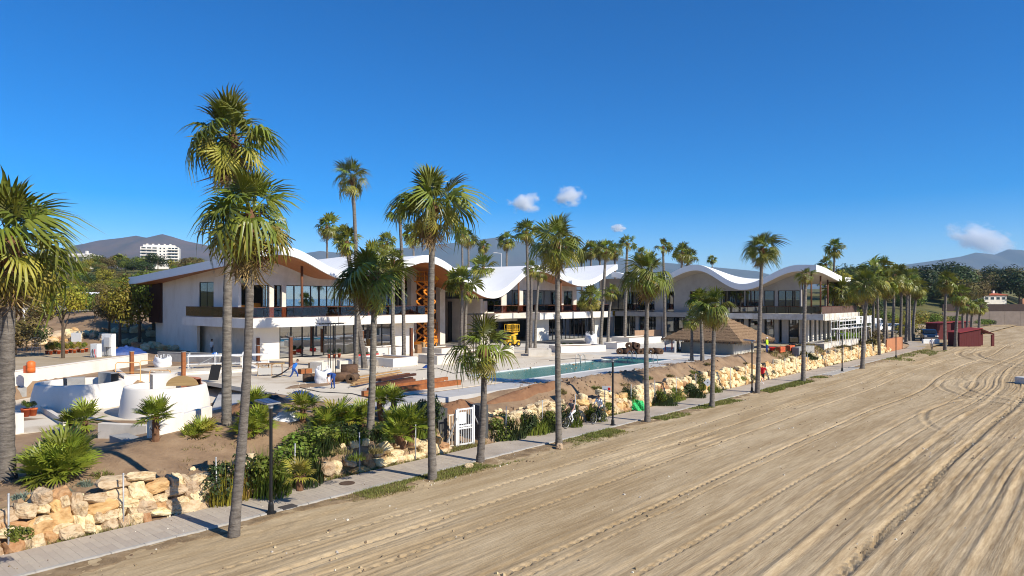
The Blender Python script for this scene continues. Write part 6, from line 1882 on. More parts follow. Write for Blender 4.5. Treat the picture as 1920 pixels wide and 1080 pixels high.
for px, py, lab in ((673,671,'red plant crate between the palm pair'),(688,671,'red plant crate just past the palm pair'),(704,669,'red plant crate beside the white planter'),(1057,652,'red crate under the second pavilion glass'),(1070,652,'red crate next to a twin under the second pavilion glass')):
    crate(px, py, lab, BRED)
heap(1002+82,655,.9,.5,.4,ROLLB,'brown bowl-shaped root ball at the low yellow palm','root_ball','root ball',15)

# electrical cabinets and yard things
def cabinet(px, py, w, h, label, box=True):
    v = G(px, py, 2.34)
    r = empty('electrical_cabinet', v, -.25, label=label, cat='electrical cabinet')
    b = MB(); b.box(-w/2,w/2,0,.5,0,h); b.build('housing', WHITEP, r, bevel=.02)
    b = MB(); b.box(-w/2+.06,w/2-.06,-.03,-.001,.12,h-.12); b.build('door', WHITEP, r)
    if box:
        b = MB(); b.box(-.1,w/2-.05,-.25,-.031,h*.42,h*.85); q = b.build('meter_box', M('grey_box', (.5,.5,.5), None), r)
        for x in (.1,.3):
            b = MB(); b.tube([(x,-.14,h*.42),(x,-.16,.1),(x-.1,-.3,.02)], .025, 6); b.build('cable', BLACKP, r)
    else:
        for k, x in enumerate((-.1,.15)):
            b = MB(); b.tube([(x,-.05,h*.6),(x+.2,-.25,h*.3),(x+.5,-.4,.03)], .03, 6); b.build('cable', BRED if k else BLACKP, r)
cabinet(200,668,1.25,2.2,'tall white electrical cabinet with a grey meter box in the yard')
cabinet(176,670,.85,1.3,'lower white cabinet with dangling red cable beside the tall one', False)
r = empty('shelf_trolley', G(68,664,2.32), .1, label='grey wire shelf trolley in front of dark bushes in the yard', cat='trolley')
for (x,y) in ((-.3,-.25),(.3,-.25),(.3,.25),(-.3,.25)):
    b = MB(); b.tube([(x,y,.05),(x,y,1.7)], .025, 6); b.build('upright', STEEL, r)
for z in (.2,.65,1.1,1.65):
    b = MB(); b.box(-.32,.32,-.27,.27,z,z+.03); b.build('shelf', STEEL, r)
r = empty('ladder', G(170,646,2.6), -.2, label='wooden ladder leaning on the rubble slope behind the pots', cat='ladder')
for x in (-.22,.22):
    b = MB(); b.bar((x,0,0),(x-.25,.9,1.9),.05); b.build('rail', WOODP, r)
for k in range(7):
    b = MB(); u = (k+.5)/7; b.bar((-.22-.25*u,.9*u,1.9*u),(.22-.25*u,.9*u,1.9*u),.04); b.build('rung', WOODP, r)
r = empty('orange_barrel', G(58,699,2.9), 0, label='orange plastic barrel standing on the white retaining wall', cat='barrel')
b = MB(); b.lathe([(0,0),(.26,0),(.27,.3),(.25,.34),(.27,.38),(.26,.72),(.12,.82),(0,.84)], 18); b.build('drum', M('orange_plastic', (.75,.16,.03), None, rough=.5), r, smooth=True)
b = MB(); b.box(-.42,-.25,-.15,.15,0,.5); b.build('side_box', TERRA, r)
# orange barriers
def barrier(px, py, w, h, ang, label):
    r = empty('site_barrier', gz(px, py, 1.9), ang, label=label, cat='barrier', group='orange tube barriers')
    b = MB(); b.tube([(-w/2,0,0),(-w/2,0,h*.9),(-w/2+.1,0,h),(w/2-.1,0,h),(w/2,0,h*.9),(w/2,0,0)], .03, 6); b.build('frame', M('pale_orange', (.80,.44,.16), None, rough=.5) if 'pale_orange' not in bpy.data.materials else bpy.data.materials['pale_orange'], r)
    for z in (h*.5,):
        b = MB(); b.bar((-w/2,0,z),(w/2,0,z),.04); b.build('mid_rail', bpy.data.materials['pale_orange'], r)
    for x in (-w/2,w/2):
        b = MB(); b.bar((x,-.25,.02),(x,.25,.02),.04); b.build('foot', bpy.data.materials['pale_orange'], r)
barrier(240,716,1.7,1.4,.1,'orange tube barrier around the first rusty post')
barrier(277,708,1.2,1.5,.4,'orange tube barrier with a small plate beside the terracotta pit')
barrier(300,724,1.6,1.1,-.2,'orange tube barrier leaning over the terracotta pit')
# low white scaffold frames on the terrace
r = empty('low_scaffold', gz(430,690,2.05), ROT-.55, label='low white tube scaffold with planks behind the two leaning trunks', cat='scaffold')
for x in (-3.2,-1.1,1.1,3.2):
    for y in (-.5,.5):
        b = MB(); b.tube([(x,y,0),(x,y,1.35)], .035, 6); b.build('standard', WHITEP, r)
for z in (.45,1.1):
    for y in (-.5,.5):
        b = MB(); b.bar((-3.3,y,z),(3.3,y,z),.06); b.build('ledger', WHITEP, r)
for i in range(3):
    b = MB(); b.box(-3.2+i*2.15,-1.15+i*2.15,-.48,.48,1.135,1.17); b.build('plank', WHITEP, r)
b = MB(); b.bar((-3.2,-.52,0),(-1.1,-.52,1.1),.05); b.bar((1.1,-.52,1.1),(3.2,-.52,0),.05); b.build('brace', STEEL, r)
heap(392,702,1.5,.7,.3,BLACKPL,'black sheet under the low white scaffold','plastic_heap','plastic sheet',21)
b = MB(); b.obox((0,0,.5),(.35,0,.0),(0,.03,0),(.12,0,.55)); b.build('black_jacket', CLOTH['black'], loc=gz(405,716,1.4)+Vector((0,-.2,.2)), label='black cloth hanging over the white terrace wall', cat='cloth')
# pallet boards, cartons
for i, (px, py, lab) in enumerate(((497,704,'grey trestle frame beside the terrace corner'),(516,703,'second grey trestle frame beside the dragged sheet'))):
    r = empty('trestle', G(px,py,DECK+.03), ROT-.6, label=lab, cat='trestle')
    for x in (-.5,.5):
        b = MB(); b.bar((x,-.3,0),(x,0,.85),.07); b.bar((x,.3,0),(x,0,.85),.07); b.build('leg', WOODP, r)
    b = MB(); b.box(-.7,.7,-.08,.08,.86,.95); b.build('top_rail', WOODP, r)
    b = MB(); b.box(-.5,.5,-.32,-.28,.1,.6); b.build('panel', M('grey_panel', (.5,.48,.44), None) if 'grey_panel' not in bpy.data.materials else bpy.data.materials['grey_panel'], r)
for px, py, w, h, lab in ((784,662,.6,.9,'cardboard carton at the pavilion end wall'),(793,661,.3,1.1,'tall carton beside the scissor lift'),(590,694,.9,.6,'open wooden box behind the worker in blue'),(572,700,1.0,.35,'terracotta coloured pallet behind the dragged sheet')):
    r = empty('carton', G(px,py,DECK+.03), ROT, label=lab, cat='box')
    b = MB(); b.box(-w/2,w/2,-.25,.25,0,h); b.build('body', WOODP if 'terra' not in lab else CORTEN, r, bevel=.01)
    b = MB(); b.box(-w/2-.01,w/2+.01,-.26,.26,h+.001,h+.03); b.build('lid', WOODP, r)
# chairs and bar clutter
for px, py, lab in ((1253,657,'white folded panel with red frame beside the bar'),(1266,654,'second white panel leaning by the bar')):
    r = empty('sign_board', G(px,py,DECK+.03), ROT-.5, label=lab, cat='board')
    b = MB(); b.obox((0,0,1.2),(.55,0,.15),(0,.03,0),(-.1,0,.45)); b.build('panel', WHITEP, r)
    b = MB(); b.bar((-.4,0,0),(-.35,0,1.0),.06); b.bar((.4,0,0),(.42,0,1.2),.06); b.bar((-.5,.02,.75),(.6,.02,.9),.08); b.build('stand', BRED, r)
for px, py, lab in ((1462,660,'stack of red bricks beside the yellow-jacketed worker'),(1480,657,'low orange brick stack on the sandy plaza')):
    r = empty('brick_stack', G(px,py,DECK+.03), ROT, label=lab, cat='brick stack')
    bm_ = MB(); bm_.box(-.24,.24,-.115,.115,0,.19); bme = bm_.mesh('brick', TERRA)
    for k in range(18): inst('brick', bme, r, (-.5+.5*(k % 3), -.25+.25*((k//3) % 2), .2*(k//6)), (0,0,random.uniform(-.03,.03)))
r = empty('wheelbarrow', G(1448,662,DECK+.03), ROT+.4, label='red wheelbarrow next to the worker in the yellow jacket', cat='wheelbarrow')
b = MB(); b.add([(-.5,-.32,.62),(.4,-.36,.66),(.4,.36,.66),(-.5,.32,.62),(-.25,-.2,.34),(.2,-.2,.30),(.2,.2,.30),(-.25,.2,.34)], [(4,5,6,7),(0,1,5,4),(1,2,6,5),(2,3,7,6),(3,0,4,7)]); q = b.build('tray', BRED, r); mm = q.modifiers.new('s','SOLIDIFY'); mm.thickness = .02
b = MB(); b.bar((.45,-.1,.2),(-1.0,-.28,.6),.04); b.bar((.45,.1,.2),(-1.0,.28,.6),.04); b.bar((-.3,-.22,.4),(-.35,-.26,0),.04); b.bar((-.3,.22,.4),(-.35,.26,0),.04); b.build('frame', BLACKP, r)
b = MB(); b.tube([(.45,-.05,.19),(.45,.05,.19)], .19, 14); b.build('wheel', RUBBER, r)
# pool ladders
for px, py, lab in ((1222,682,'steel pool ladder at the far end of the pool'),(1183,676,'pale pool hoist frame on the pool edge'),(1086,683,'steel hoop rail at the middle of the pool edge')):
    r = empty('pool_ladder', G(px,py,DECK+.05), ROT, label=lab, cat='pool ladder')
    for y in (-.28,.28):
        b = MB(); b.tube([(.55,y,0),(.5,y,.7),(.25,y,.9),(-.1,y,.75),(-.2,y,-.5)], .03, 7); b.build('rail', STEEL, r, smooth=True)
    for k in range(2):
        b = MB(); b.box(-.24,-.14,-.25,.25,-.15-.25*k,-.12-.25*k); b.build('tread', STEEL, r)
low_wall((1498,664),(1527,660),.75,.8,GREYC,'grey concrete box on the bank edge beside the wall', z=1.7, name='concrete_box', cat='box')
# ------------------------------------------------------------ red beach huts
def hut_box(px, py, w, d, h0, h1, ang, label, canopy=False, z=.0):
    v = G(px, py, z)
    r = empty('beach_hut', v, ang, label=label, cat='beach hut', group='dark red wooden beach huts')
    n = max(4, int(w/.42)); hz_ = lambda x: h0 + (h1-h0)*(x/w)
    for i in range(n):
        x0, x1 = w*i/n+.008, w*(i+1)/n-.008
        for y in (0, d-.05):
            b = MB(); b.add([(x0,y,0),(x1,y,0),(x1,y+.05,0),(x0,y+.05,0),(x0,y,hz_(x0)),(x1,y,hz_(x1)),(x1,y+.05,hz_(x1)),(x0,y+.05,hz_(x0))],
                  [(0,3,2,1),(4,5,6,7),(0,1,5,4),(1,2,6,5),(2,3,7,6),(3,0,4,7)]); b.build('wall_board', REDP, r)
    for x in (.008, w-.05):
        b = MB(); b.box(x-.0,x+.04,.051,d-.051,0,hz_(x)-.02); b.build('end_wall', REDP, r)
    b = MB(); b.add([(-.2,-.25,hz_(-.2)+.01),(w+.2,-.25,hz_(w+.2)+.01),(w+.2,d+.25,hz_(w+.2)+.01),(-.2,d+.25,hz_(-.2)+.01),(-.2,-.25,hz_(-.2)+.13),(w+.2,-.25,hz_(w+.2)+.13),(w+.2,d+.25,hz_(w+.2)+.13),(-.2,d+.25,hz_(-.2)+.13)],
          [(0,3,2,1),(4,5,6,7),(0,1,5,4),(1,2,6,5),(2,3,7,6),(3,0,4,7)]); b.build('roof', M('red_roof', (.30,.035,.03), (.24,.028,.026), 2, .75) if 'red_roof' not in bpy.data.materials else bpy.data.materials['red_roof'], r)
    if canopy:
        b = MB(); b.bar((w+.2,0,hz_(w)-.12),(w+2.4,0,h1-.95),.12); b.build('rafter', REDP, r)
        b = MB(); b.bar((w+.2,d,hz_(w)-.12),(w+2.4,d,h1-.95),.12); b.build('rafter', REDP, r)
        b = MB(); b.add([(w+.21,-.1,hz_(w)-.02),(w+2.5,-.1,h1-.86),(w+2.5,d+.1,h1-.86),(w+.21,d+.1,hz_(w)-.02)], [(0,1,2,3)]); q = b.build('canopy', REDP, r); mm = q.modifiers.new('s','SOLIDIFY'); mm.thickness = .05
        for y in (0, d-.2):
            b = MB(); b.box(w+2.0,w+2.5,y,y+.2,0,h1-.98); b.build('post', REDP, r)
hut_box(1799, 650, 3.9, 2.6, 2.3, 2.95, .12, 'red beach hut with sloping roof and open canopy, standing on the sand', True)
hut_box(1757, 637, 3.2, 2.6, 3.0, 3.2, .25, 'dark red beach hut behind the two verge palms', z=.25)
hut_box(1796, 629, 2.9, 2.6, 2.7, 2.85, .2, 'red beach hut farthest back, with a flat bright roof', z=.3)
b = MB(); b.box(-.45,.45,-.7,.7,-.1,.6); b.build('concrete_block', M('white_concrete', (.66,.64,.60), (.55,.53,.49), 2, .9), loc=G(1921,719,0), rz=.2, bevel=.12, label='white rounded concrete block on the sand at the picture edge', cat='concrete block')

# ------------------------------------------------------------ vehicles
def vehicle(loc, rz, kind, paint, label, scale=1.0):
    r = empty('parked_'+('van' if kind == 'van' else 'car'), loc, rz, label=label, cat='van' if kind == 'van' else 'car', group='vehicles parked beyond the pavilions')
    r.scale = (scale,)*3
    if kind == 'van':
        prof = [(-2.6,.45),(2.45,.40),(2.62,.75),(2.5,1.15),(1.75,1.35),(1.15,2.35),(.9,2.5),(-2.5,2.55),(-2.65,2.2)]; W = 1.0
        glass = [[(1.66,1.42),(1.2,2.22),(.75,2.22),(.75,1.42)],[(.6,1.42),(.6,2.22),(-.4,2.22),(-.4,1.42)]]; ws = [(1.80,1.38),(1.19,2.33)]; wx = (1.65,-1.6)
    else:
        prof = [(-2.15,.42),(2.1,.38),(2.2,.70),(2.05,.98),(1.05,1.10),(.40,1.62),(.15,1.70),(-1.45,1.70),(-2.0,1.18),(-2.2,.85)]; W = .90
        glass = [[(.95,1.16),(.42,1.56),(-.35,1.60),(-.35,1.14)],[(-.45,1.14),(-.45,1.60),(-1.40,1.60),(-1.75,1.2)]]; ws = [(1.08,1.12),(.42,1.62)]; wx = (1.35,-1.35)
    b = MB(); n = len(prof)
    inw = lambda z: W*(1 - .16*max(0, (z-1.1)/(1.5)))
    vs = [(x,-inw(z),z) for x,z in prof] + [(x,inw(z),z) for x,z in prof]
    b.add(vs, [tuple(range(n)), tuple(range(2*n-1,n-1,-1))] + [(i,n+i,n+(i+1)%n,(i+1)%n) for i in range(n)])
    b.build('body', paint, r, bevel=.07)
    for y in (-1,1):
        for g in glass:
            p = MB(); p.add([(x,y*(inw(z)+.012),z) for x,z in g], [tuple(range(len(g)))]); q = p.build('side_window', CLEAR2, r)
            mm = q.modifiers.new('s','SOLIDIFY'); mm.thickness = .012; mm.offset = 0
    (xa,za),(xb,zb) = ws
    p = MB(); p.add([(xa+.03,-W*.86,za+.05),(xa+.03,W*.86,za+.05),(xb+.06,W*.80,zb-.06),(xb+.06,-W*.80,zb-.06)], [(0,1,2,3)]); q = p.build('windscreen', CLEAR2, r); mm = q.modifiers.new('s','SOLIDIFY'); mm.thickness = .012; mm.offset = 0
    for x in wx:
        for y in (-W+.06, W-.06):
            w = MB(); w.tube([(x,y-.11,.34),(x,y+.11,.34)], .34, 16); wo = w.build('wheel', RUBBER, r)
            w = MB(); w.tube([(x,y-.12,.34),(x,y+.12,.34)], .2, 12); w.build('rim', STEEL, wo)
    for y in (-W*.72, W*.72):
        w = MB(); w.obox((prof[2][0]-.06,y,.80),(.05,0,0),(0,.16,0),(0,0,.08)); w.build('headlight', WHITEP, r)
        w = MB(); w.obox((prof[-1][0]+.05,y,.95),(.05,0,0),(0,.10,0),(0,0,.12)); w.build('tail_light', BRED, r)
    w = MB(); w.obox((prof[1][0]+.08,0,.5),(.06,0,0),(0,W*.92,0),(0,0,.10)); w.build('bumper', BLACKP if kind == 'van' else GREYC, r)
    for y in (-1,1):
        w = MB(); w.obox((ws[0][0]-.2,y*(W+.10),za+.12),(.05,0,0),(0,.09,0),(0,0,.07)); w.build('mirror', BLACKP, r)
    return r
CLEAR2 = M('car_window_dark', (.015,.018,.02), None, rough=.08, spec=.7)
CARW, CARB, CARG, CARK = M('white_car_paint', (.75,.75,.75), None, rough=.25), M('dark_blue_car_paint', (.012,.03,.075), None, rough=.2), M('grey_car_paint', (.22,.23,.25), None, rough=.3), M('black_car_paint', (.015,.015,.016), None, rough=.2)
def at(px, py, Y, z=None):
    X = (px-960)*Y/F
    return Vector((X, Y, HZ(X,Y) if z is None else z))
vehicle(at(1742,626,126,.32), -2.0, 'car', CARB, 'dark blue car with wide windscreen beside the red beach huts', 1.25)
b = MB(); b.box(-1.5,1.5,-.2,.2,-.1,.75); b.build('concrete_barrier', WHITEP, loc=at(1745,640,119,.30), rz=.1, bevel=.04, label='low white barrier before the dark blue car', cat='barrier')
vehicle(at(1657,612,140,1.3), .4, 'car', CARW, 'white car parked among the grove trunks')
vehicle(at(1678,614,143,1.2), .2, 'car', CARG, 'grey car parked beside a white one behind the bright shrubs')
vehicle(at(1640,610,146,1.4), .4, 'van', CARW, 'white van roof showing past the balcony scaffold')
vehicle(at(1694,614,140,1.0), -.3, 'car', CARK, 'black car parked in the grove near the dry bushes')
v = at(170,585,106); vehicle(v, -.35, 'van', CARW, 'white van driving on the hillside road behind the yard', 1.15)

# the road with its guard rail
b = MB(); vs = []; n = 30
for i in range(n+1):
    x = -75 + 85*i/n; y = 103 - .12*(x+60)
    for dy in (-3.2, 3.2): vs.append((x, y+dy, HZ(x, y)+.12))
b.add(vs, [(2*i,2*i+2,2*i+3,2*i+1) for i in range(n)]); b.build('hillside_road', M('asphalt', (.10,.10,.10), (.07,.07,.07), 2, .9), kind='structure')
r = empty('guard_rail', (-75, 99.5, 0), 0, label='pale road guard rail and parapet above the rubble slope', cat='guard rail')
for i in range(20):
    x = i*3.0; X = -75+x; Y = 99.6-.12*(X+60); z = HZ(X, Y)
    b = MB(); b.bar((x, Y-99.5, z+.75),(x+2.98, Y-99.5-.36, HZ(X+3,Y-.36)+.75), .08, .34); b.build('rail', STEEL, r)
    b = MB(); b.bar((x, Y-99.5+.12, z-.3),(x, Y-99.5+.12, z+.85), .10); b.build('post', STEEL, r)
    b = MB(); b.bar((x, Y-99.5+.8, z+.1),(x+2.97, Y-99.5+.44, HZ(X+3,Y-.36)+.1), .25, .8); b.build('parapet', CREAM, r)

# rubble slope behind the pots
r = empty('rubble_slope', (-52, 82, 2.3), 0, label='tumbled orange boulders on the slope behind the yard', cat='rubble slope')
rd = random.Random(31)
for i in range(70):
    X = rd.uniform(-58,-36); Y = rd.uniform(78,88) - .1*(X+50); k = rd.uniform(.5,1.2)
    inst('stone', rd.choice(STONES), r, (X+52, Y-82, HZ(X,Y)-2.3+k*.2), (rd.uniform(-.4,.4),rd.uniform(-.4,.4),rd.uniform(0,6)), (k*1.4,k,k*.8))
b = MB(); b.box(-.6,.6,-.04,.04,.5,1.6); b.build('notice_board', WHITEP, loc=G(143,650,2.5), rz=-.1, label='blank pale board above the orange pots', cat='board')

# ------------------------------------------------------------ trees
def tree(base, h, rw, kind, label, group, seed, rd_h=None, trunk_vis=.25, lean=0):
    rd = random.Random(seed)
    r = empty('broadleaf_tree' if kind != 'd' else 'evergreen_tree', base, rd.uniform(0,6), label=label, cat='tree', group=group)
    hc = h*(1-trunk_vis)/2; zc = h - hc
    b = MB(); b.tube([(0,0,-.5),(lean*.3,0,h*.35),(lean,0,zc)], [.05*h*.5,.035*h*.5,.012*h*.5], 7)
    for k in range(5):
        a = k*1.26 + rd.uniform(-.3,.3); b.tube([(lean*.4,0,h*(.3+.05*k)),(lean+math.cos(a)*rw*.4,math.sin(a)*rw*.4,zc*.95),(lean+math.cos(a)*rw*.7,math.sin(a)*rw*.7,zc+hc*.35)], [.018*h*.5,.012*h*.5,.004*h*.5], 5)
    b.build('trunk', BARK, r)
    inst('crown', rd.choice(CROWN[kind]), r, (lean,0,zc), (0,0,rd.uniform(0,6)), (rw*1.15,rw*1.15,hc*1.2))
    return r
# yard trees behind the pots
tree(at(118,663,66,2.3), 7.4, 2.0, 'y', 'slim tree with yellow leaves growing from a round bed in the yard', None, 1, trunk_vis=.42)
for i, (px, Y, h, w, kd, lab) in enumerate([(225,80,7.4,2.4,'y','yellow-leaved tree beside the dark timber corner of the gable'),(262,82,8.2,2.6,'y','yellow-leaved tree touching the gable'),
        (205,83,6.2,1.8,'o','thin olive tree beside the yellow-leaved ones'),(288,86,9.0,2.6,'m','green tree right behind the gable corner'),(246,88,7.6,2.4,'m','green tree between the yellow-leaved ones'),
        (178,92,4.2,2.2,'m','leafy banana-like tree below the white van'),(30,70,4.0,2.4,'o','dark hedge tree beside the wire trolley'),(50,74,3.4,2.0,'d','dark bushy tree behind the wire trolley'),(8,66,3.4,2.2,'o','brown bush behind the big palm trunk'),
        (78,88,3.4,1.8,'o','grey olive bush in front of the guard rail'),(140,96,4.5,1.8,'d','dark tree beside the guard rail')]):
    tree(at(px,0,Y), h, w, kd, lab, 'trees around the yard', 20+i, trunk_vis=.16)
# scrub and trees on the hillside
rd = random.Random(77)
n = 0
for i in range(150):
    Y = rd.choice((rd.uniform(108,150), rd.uniform(150,230), rd.uniform(220,330)))
    px = rd.uniform(-20, 372); X = (px-960)*Y/F
    kd = rd.choices('dmyo', (2,4,3,4))[0]
    h = rd.uniform(2.2,4.6) if Y < 200 else rd.uniform(3,6)
    if Y > 290: h = rd.uniform(5,9)
    tree(Vector((X,Y,HZ(X,Y)-.3)), h, h*rd.uniform(.45,.7), kd, {'d':'dark evergreen bush tree on the scrubby hillside','m':'mid green bush tree on the scrubby hillside','y':'yellow green bush tree on the scrubby hillside','o':'olive brown bush tree on the scrubby hillside'}[kd],
         {'d':'dark evergreens on the hillside','m':'mid green trees on the hillside','y':'yellow green trees on the hillside','o':'olive brown trees on the hillside'}[kd], 300+i, trunk_vis=.08)
for i, (px, Y, cyy, rp) in enumerate(((225,300,487,13),(240,310,492,10),(262,305,498,9))):
    palm_px(px, 0, None, px, cyy, rp, 1.6, 'small palm on the hill crest under the brown mountain', 'palms on the hill crest', 150+i, Y=Y, far=True, ng=20, ny=10, nd=2)
# woods at the far end of the beach
for i in range(150):
    Y = rd.uniform(212, 420); px = rd.uniform(1575, 1990)
    if rd.random() < .35: Y = rd.uniform(330,430)
    X = (px-960)*Y/F
    if 1825 < px < 1905 and 225 < Y < 330: continue
    kd = rd.choices('dmyo', (6,2,1,3))[0]
    h = rd.uniform(6,10) if Y < 260 else rd.uniform(10,15.5)
    if px > 1760 and Y < 260: h = rd.uniform(2.0,3.5)
    tree(Vector((X,Y,HZ(X,Y)-.3)), h, h*rd.uniform(.5,.75), kd, {'d':'dark evergreen in the wood at the end of the beach','m':'mid green tree in the wood at the end of the beach','y':'yellow green tree in the wood at the end of the beach','o':'rusty brown tree in the wood at the end of the beach'}[kd],
         {'d':'dark evergreens of the beach wood','m':'mid green trees of the beach wood','y':'yellow green trees of the beach wood','o':'rusty brown trees of the beach wood'}[kd], 500+i, trunk_vis=-.05)
for i, (px, Y, h, w, kd) in enumerate([(1688,150,4.0,2.6,'y'),(1715,160,5.0,3.2,'y'),(1740,170,4.6,3.2,'m'),(1765,175,4.2,2.8,'y'),(1700,135,2.6,2.4,'y'),(1785,180,3.8,3,'m'),(1640,150,4,3,'o'),(1610,140,4.4,2.8,'m'),(1590,132,4.2,2.6,'d'),(1560,128,4,2.6,'m'),(1535,124,4.4,2.6,'m'),(1628,190,5,3,'y'),(1660,185,5,3,'m')]):
    tree(at(px,0,Y), h, w, kd, 'spreading green and yellow bush tree behind the parked vehicles', 'bush trees behind the parked vehicles', 700+i, trunk_vis=.06)
for i, (px, Y, h, w, kd) in enumerate([(1845,196,2.2,2.0,'m'),(1857,197,1.8,1.6,'d'),(1838,194,1.6,1.8,'m')]):
    tree(at(px,0,Y,.3), h, w, kd, 'small green bush at the foot of the long beach wall', 'bushes by the long beach wall', 720+i, trunk_vis=.05)
# trees seen between the pavilions, beyond the plaza
for i, (px, Y, h, w, kd) in enumerate([(1150,128,6,3,'y'),(1180,132,6.5,3.2,'m'),(1340,128,9.5,3.6,'o'),(1362,130,9.6,3.4,'m'),(1385,132,9.4,3.4,'d'),(1320,131,8.5,3,'m'),(1420,128,8.8,3,'d'),(1075,120,6,3,'m'),(1460,130,8.5,3,'m')]):
    tree(at(px,0,Y,2), h, w, kd, 'green tree whose top shows over the third pavilion roof valley' if px > 1300 else 'bushy tree in the gap beside the second pavilion', 'trees behind the third pavilion' if px > 1300 else 'trees beside the second pavilion', 740+i, trunk_vis=.2)

# ------------------------------------------------------------ far buildings
def house(px, py0, py1, wpx, Y, label, roofm, depth=10, rz=0, storeys=1, nwin=4, porch=True):
    k = Y/F; w = wpx*k; h = (py0-py1)*k; z = HC + (HY-py0)*k
    r = empty('hillside_house', ((px-960)*k, Y, z), rz, label=label, cat='house')
    b = MB(); b.box(-w/2,w/2,0,depth,-4,h*.72); b.build('wall', WHITE, r)
    b = MB(); b.box(-w/2-.4,w/2+.4,-.5,depth+.4,h*.722,h*.78); ro = b.build('roof', roofm, r)
    b = MB(); b.add([(-w/2-.4,-.5,h*.782),(w/2+.4,-.5,h*.782),(w/2+.4,depth+.4,h*.782),(-w/2-.4,depth+.4,h*.782),(-w/2+1.5,depth/2,h),(w/2-1.5,depth/2,h)],[(0,1,5,4),(1,2,5),(2,3,4,5),(3,0,4),(0,3,2,1)]); b.build('roof_slope', roofm, ro)
    b = MB(); b.box(w*.22,w*.22+.9,depth*.4,depth*.4+.9,h*.8,h*1.25); b.build('chimney', WHITE, ro)
    for i in range(nwin):
        x = -w/2 + w*(i+.5)/nwin
        b = MB(); b.box(x-.9,x+.9,-.06,.06,h*.22,h*.56); wi = b.build('window', WHITEP, r)
        b = MB(); b.box(x-.78,x+.78,-.075,-.062,h*.25,h*.53); b.build('pane', CLEAR2, wi)
    if not porch: return r
    b = MB(); b.box(-w/2-.6,w/2+.6,-2.4,-.1,h*.58,h*.64); b.build('porch_slab', WHITE, r)
    for i in range(nwin+1):
        x = -w/2 + w*i/nwin
        b = MB(); b.box(x-.18,x+.18,-2.3,-2.0,-3,h*.578); b.build('porch_post', WHITE, r)
house(138,493,474,52,322,'white villa on the hilltop behind the big palm crown', WHITE, rz=-.1)
house(1866,566,549,46,300,'white house with orange tiled roof among the trees at the beach end', M('orange_tiles', (.48,.12,.05), (.36,.09,.04), 1.5, .8), rz=.1, porch=False)
house(202,552,540,40,186,'low brick coloured house half hidden on the hillside', M('dark_roof', (.06,.05,.045), None), rz=-.2, nwin=3)
house(270,548,540,22,190,'tiny white house behind the hillside bushes', WHITE, rz=-.1, nwin=2)
# apartment block
k = 720/F; r = empty('apartment_block', ((298-960)*k, 720, HC+(HY-500)*k), .38, label='white apartment block with stacked balconies below the brown mountain', cat='apartment building')
W_, D_, Hh = 36*k*1.5, 26, 37*k
b = MB(); b.box(-W_*.58,W_*.62,0,D_,-12,Hh); b.build('wall', WHITE, r)
b = MB(); b.box(-W_*.5,W_*.5,2,D_-2,Hh,Hh+2.2); b.build('penthouse', WHITE, r)
for i in range(5): 
    b = MB(); b.box(-W_*.4+i*W_*.18,-W_*.4+i*W_*.18+1.8,3,5,Hh+2.2,Hh+3.4); b.build('roof_unit', WHITE, r)
for f in range(6):
    z = Hh - 3.1*(f+1)
    for sd in range(2):
        x0, x1 = ((-W_*.56,-W_*.05),(W_*.28,W_*.60))[sd]
        b = MB(); b.box(x0,x1,-2.0,-.01,z,z+.25); ba = b.build('balcony', WHITE, r)
        b = MB(); b.box(x0,x1,-2.0,-1.88,z+.251,z+1.1); b.build('parapet', WHITE, ba)
        for j in range(3):
            xa = x0 + (x1-x0)*(j+.12)/3; xb = x0 + (x1-x0)*(j+.88)/3
            b = MB(); b.box(xa,xb,-.06,.02,z+.3,z+2.5); wi = b.build('window', CLEAR2, r)
    for j in range(2):
        b = MB(); b.box(W_*(.02+.12*j),W_*(.02+.12*j)+1.4,-.06,.02,z+1,z+2.3); b.build('window', CLEAR2, r)
    for j in range(3):
        b = MB(); b.box(-W_*.58-.06,-W_*.58+.02,3+j*7.5,8.5+j*7.5,z+.6,z+2.5); b.build('window', CLEAR2, r)
# long garden wall at the far end of the beach
r = empty('long_beach_wall', at(1768,0,203,0), .02, label='long grey garden wall closing the far end of the beach', cat='wall')
for i in range(12):
    b = MB(); b.box(i*4.6,i*4.6+4.55,0,.4,-.6,4.3 if i > 0 else 4.0); b.build('wall_panel', M('grey_brown_render', (.25,.20,.165), (.20,.16,.13), .6, .9) if i == 0 else bpy.data.materials['grey_brown_render'], r)
b = MB(); b.box(0,55,.05,.35,4.32,6.4); b.build('brushwood_screen', M('brushwood', (.075,.05,.04), (.05,.035,.03), 3, .95, stretch=(4,1,.3)), r)
b = MB(); b.box(-.4,.4,-.4,.8,-.6,8.0); b.build('orange_pillar', M('orange_pillar', (.50,.22,.10), None), loc=at(1918,0,205,0), label='tall orange pillar at the end of the long beach wall', cat='pillar')
SAND_LUMP = M('sand_lump', (.45,.34,.20), None, rough=.95, island=.25)
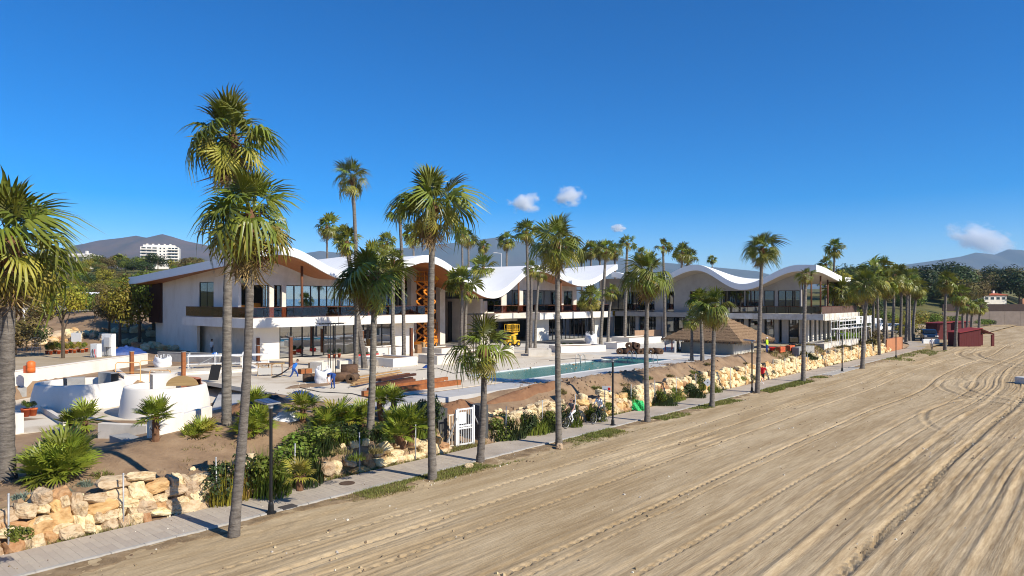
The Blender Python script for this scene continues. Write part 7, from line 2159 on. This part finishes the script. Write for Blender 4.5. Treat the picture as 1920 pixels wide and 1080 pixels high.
# distant lamp posts above the roofs
for px, py0, Y, lab in ((940,475,150,'tall street lamp rising over the white roof beside a round palm'),(45,430,90,'pole of a street lamp standing behind the big palm'),(137,540,104,'white lamp pole at the guard rail')):
    kk = Y/F; X = (px-960)*kk; z0 = HZ(X,Y); zt = HC+(HY-py0)*kk
    r = empty('street_lamp', (X,Y,z0), 0, label=lab, cat='street lamp')
    b = MB(); b.tube([(0,0,-.3),(0,0,zt-z0)], [.10,.06], 8); b.build('pole', WHITEP, r)
    b = MB(); b.bar((0,0,zt-z0),(-1.1,0,zt-z0+.12),.09); b.build('arm', WHITEP, r)
    b = MB(); b.obox((-1.3,0,zt-z0+.12),(.4,0,0),(0,.14,0),(0,0,.07)); b.build('lamp_head', WHITEP, r)
def scatter(name, mats, n, s0, s1, t0, t1, k0, k1, seed, thin=0, zoff=.0, flat=.6):
    rd = random.Random(seed); b = MB()
    for _ in range(n):
        u = rd.random()**1.7; s = s0 + (s1-s0)*u; t = rd.uniform(t0, t1)
        if thin and vnoise(np.array(s*.25+seed), np.array(t*.4)) < thin - .2: continue
        v = ST(s, t); z = (HZ(v.x, v.y) if t > 26.2 else 0) + zoff
        k = rd.uniform(k0, k1)*rd.choice((.6,.8,1,1,1.5)); a = rd.uniform(0,6.3)
        P = [Vector((math.cos(a+i*1.57)*k*rd.uniform(.7,1.2), math.sin(a+i*1.57)*k*rd.uniform(.7,1.2), 0)) for i in range(4)]
        top = [p*.55 + Vector((0,0,k*flat*rd.uniform(.6,1.2))) for p in P]
        b.add([Vector((v.x,v.y,z-.03))+p for p in P] + [Vector((v.x,v.y,z))+p for p in top], [(4,5,6,7),(0,1,5,4),(1,2,6,5),(2,3,7,6),(3,0,4,7)], rd.randrange(len(mats)))
    return b.build(name, mats, kind='stuff')
CLOD = M('dark_clod', (.20,.14,.085), None, rough=.95, island=.4); SHELL = M('pale_pebble', (.62,.56,.46), None, rough=.8, island=.3)
scatter('sand_litter', [CLOD, CLOD, SAND_LUMP, SHELL], 2600, 6, 120, 1, 23.4, .02, .06, 1, .2)
scatter('verge_litter', [CLOD, CLOD, SHELL], 1800, 4, 110, 21.9, 23.7, .02, .055, 2, .2)
scatter('earth_clods', [SOIL, SOIL, CLOD], 3000, 4, 110, 27.1, 31.5, .03, .13, 3, .15)
scatter('path_litter', [CLOD, SHELL], 260, 4, 100, 23.9, 26.1, .015, .035, 4, .1, .06)
scatter('site_rubble', [CREAMP, CLOD, SHELL, WOODP], 900, 23, 60, 33.6, 60, .03, .11, 5, .2, .03)
scatter('wall_foot_litter', [CLOD, STONE, SHELL], 900, 4, 110, 26.0, 26.5, .03, .08, 6, .1)
for i, (pts, lab) in enumerate(((((560,726),(600,735),(660,738),(700,748),(760,750)),'thin black cable snaking over the plaza before the timber pile'),(((780,694),(820,690),(850,700),(900,694)),'thin dark hose across the pale plaza by the tall straight palm'),(((1030,676),(1080,672),(1110,676),(1170,668)),'thin hose lying along the pool terrace'))):
    P = [G(px,py,DECK+.05) for px,py in pts]; o_ = P[0].copy(); b = MB(); b.tube([p-o_ for p in P], .03, 5); b.build('cable', BLACKP, loc=o_, label=lab, cat='cable')
bpy.context.view_layer.update()
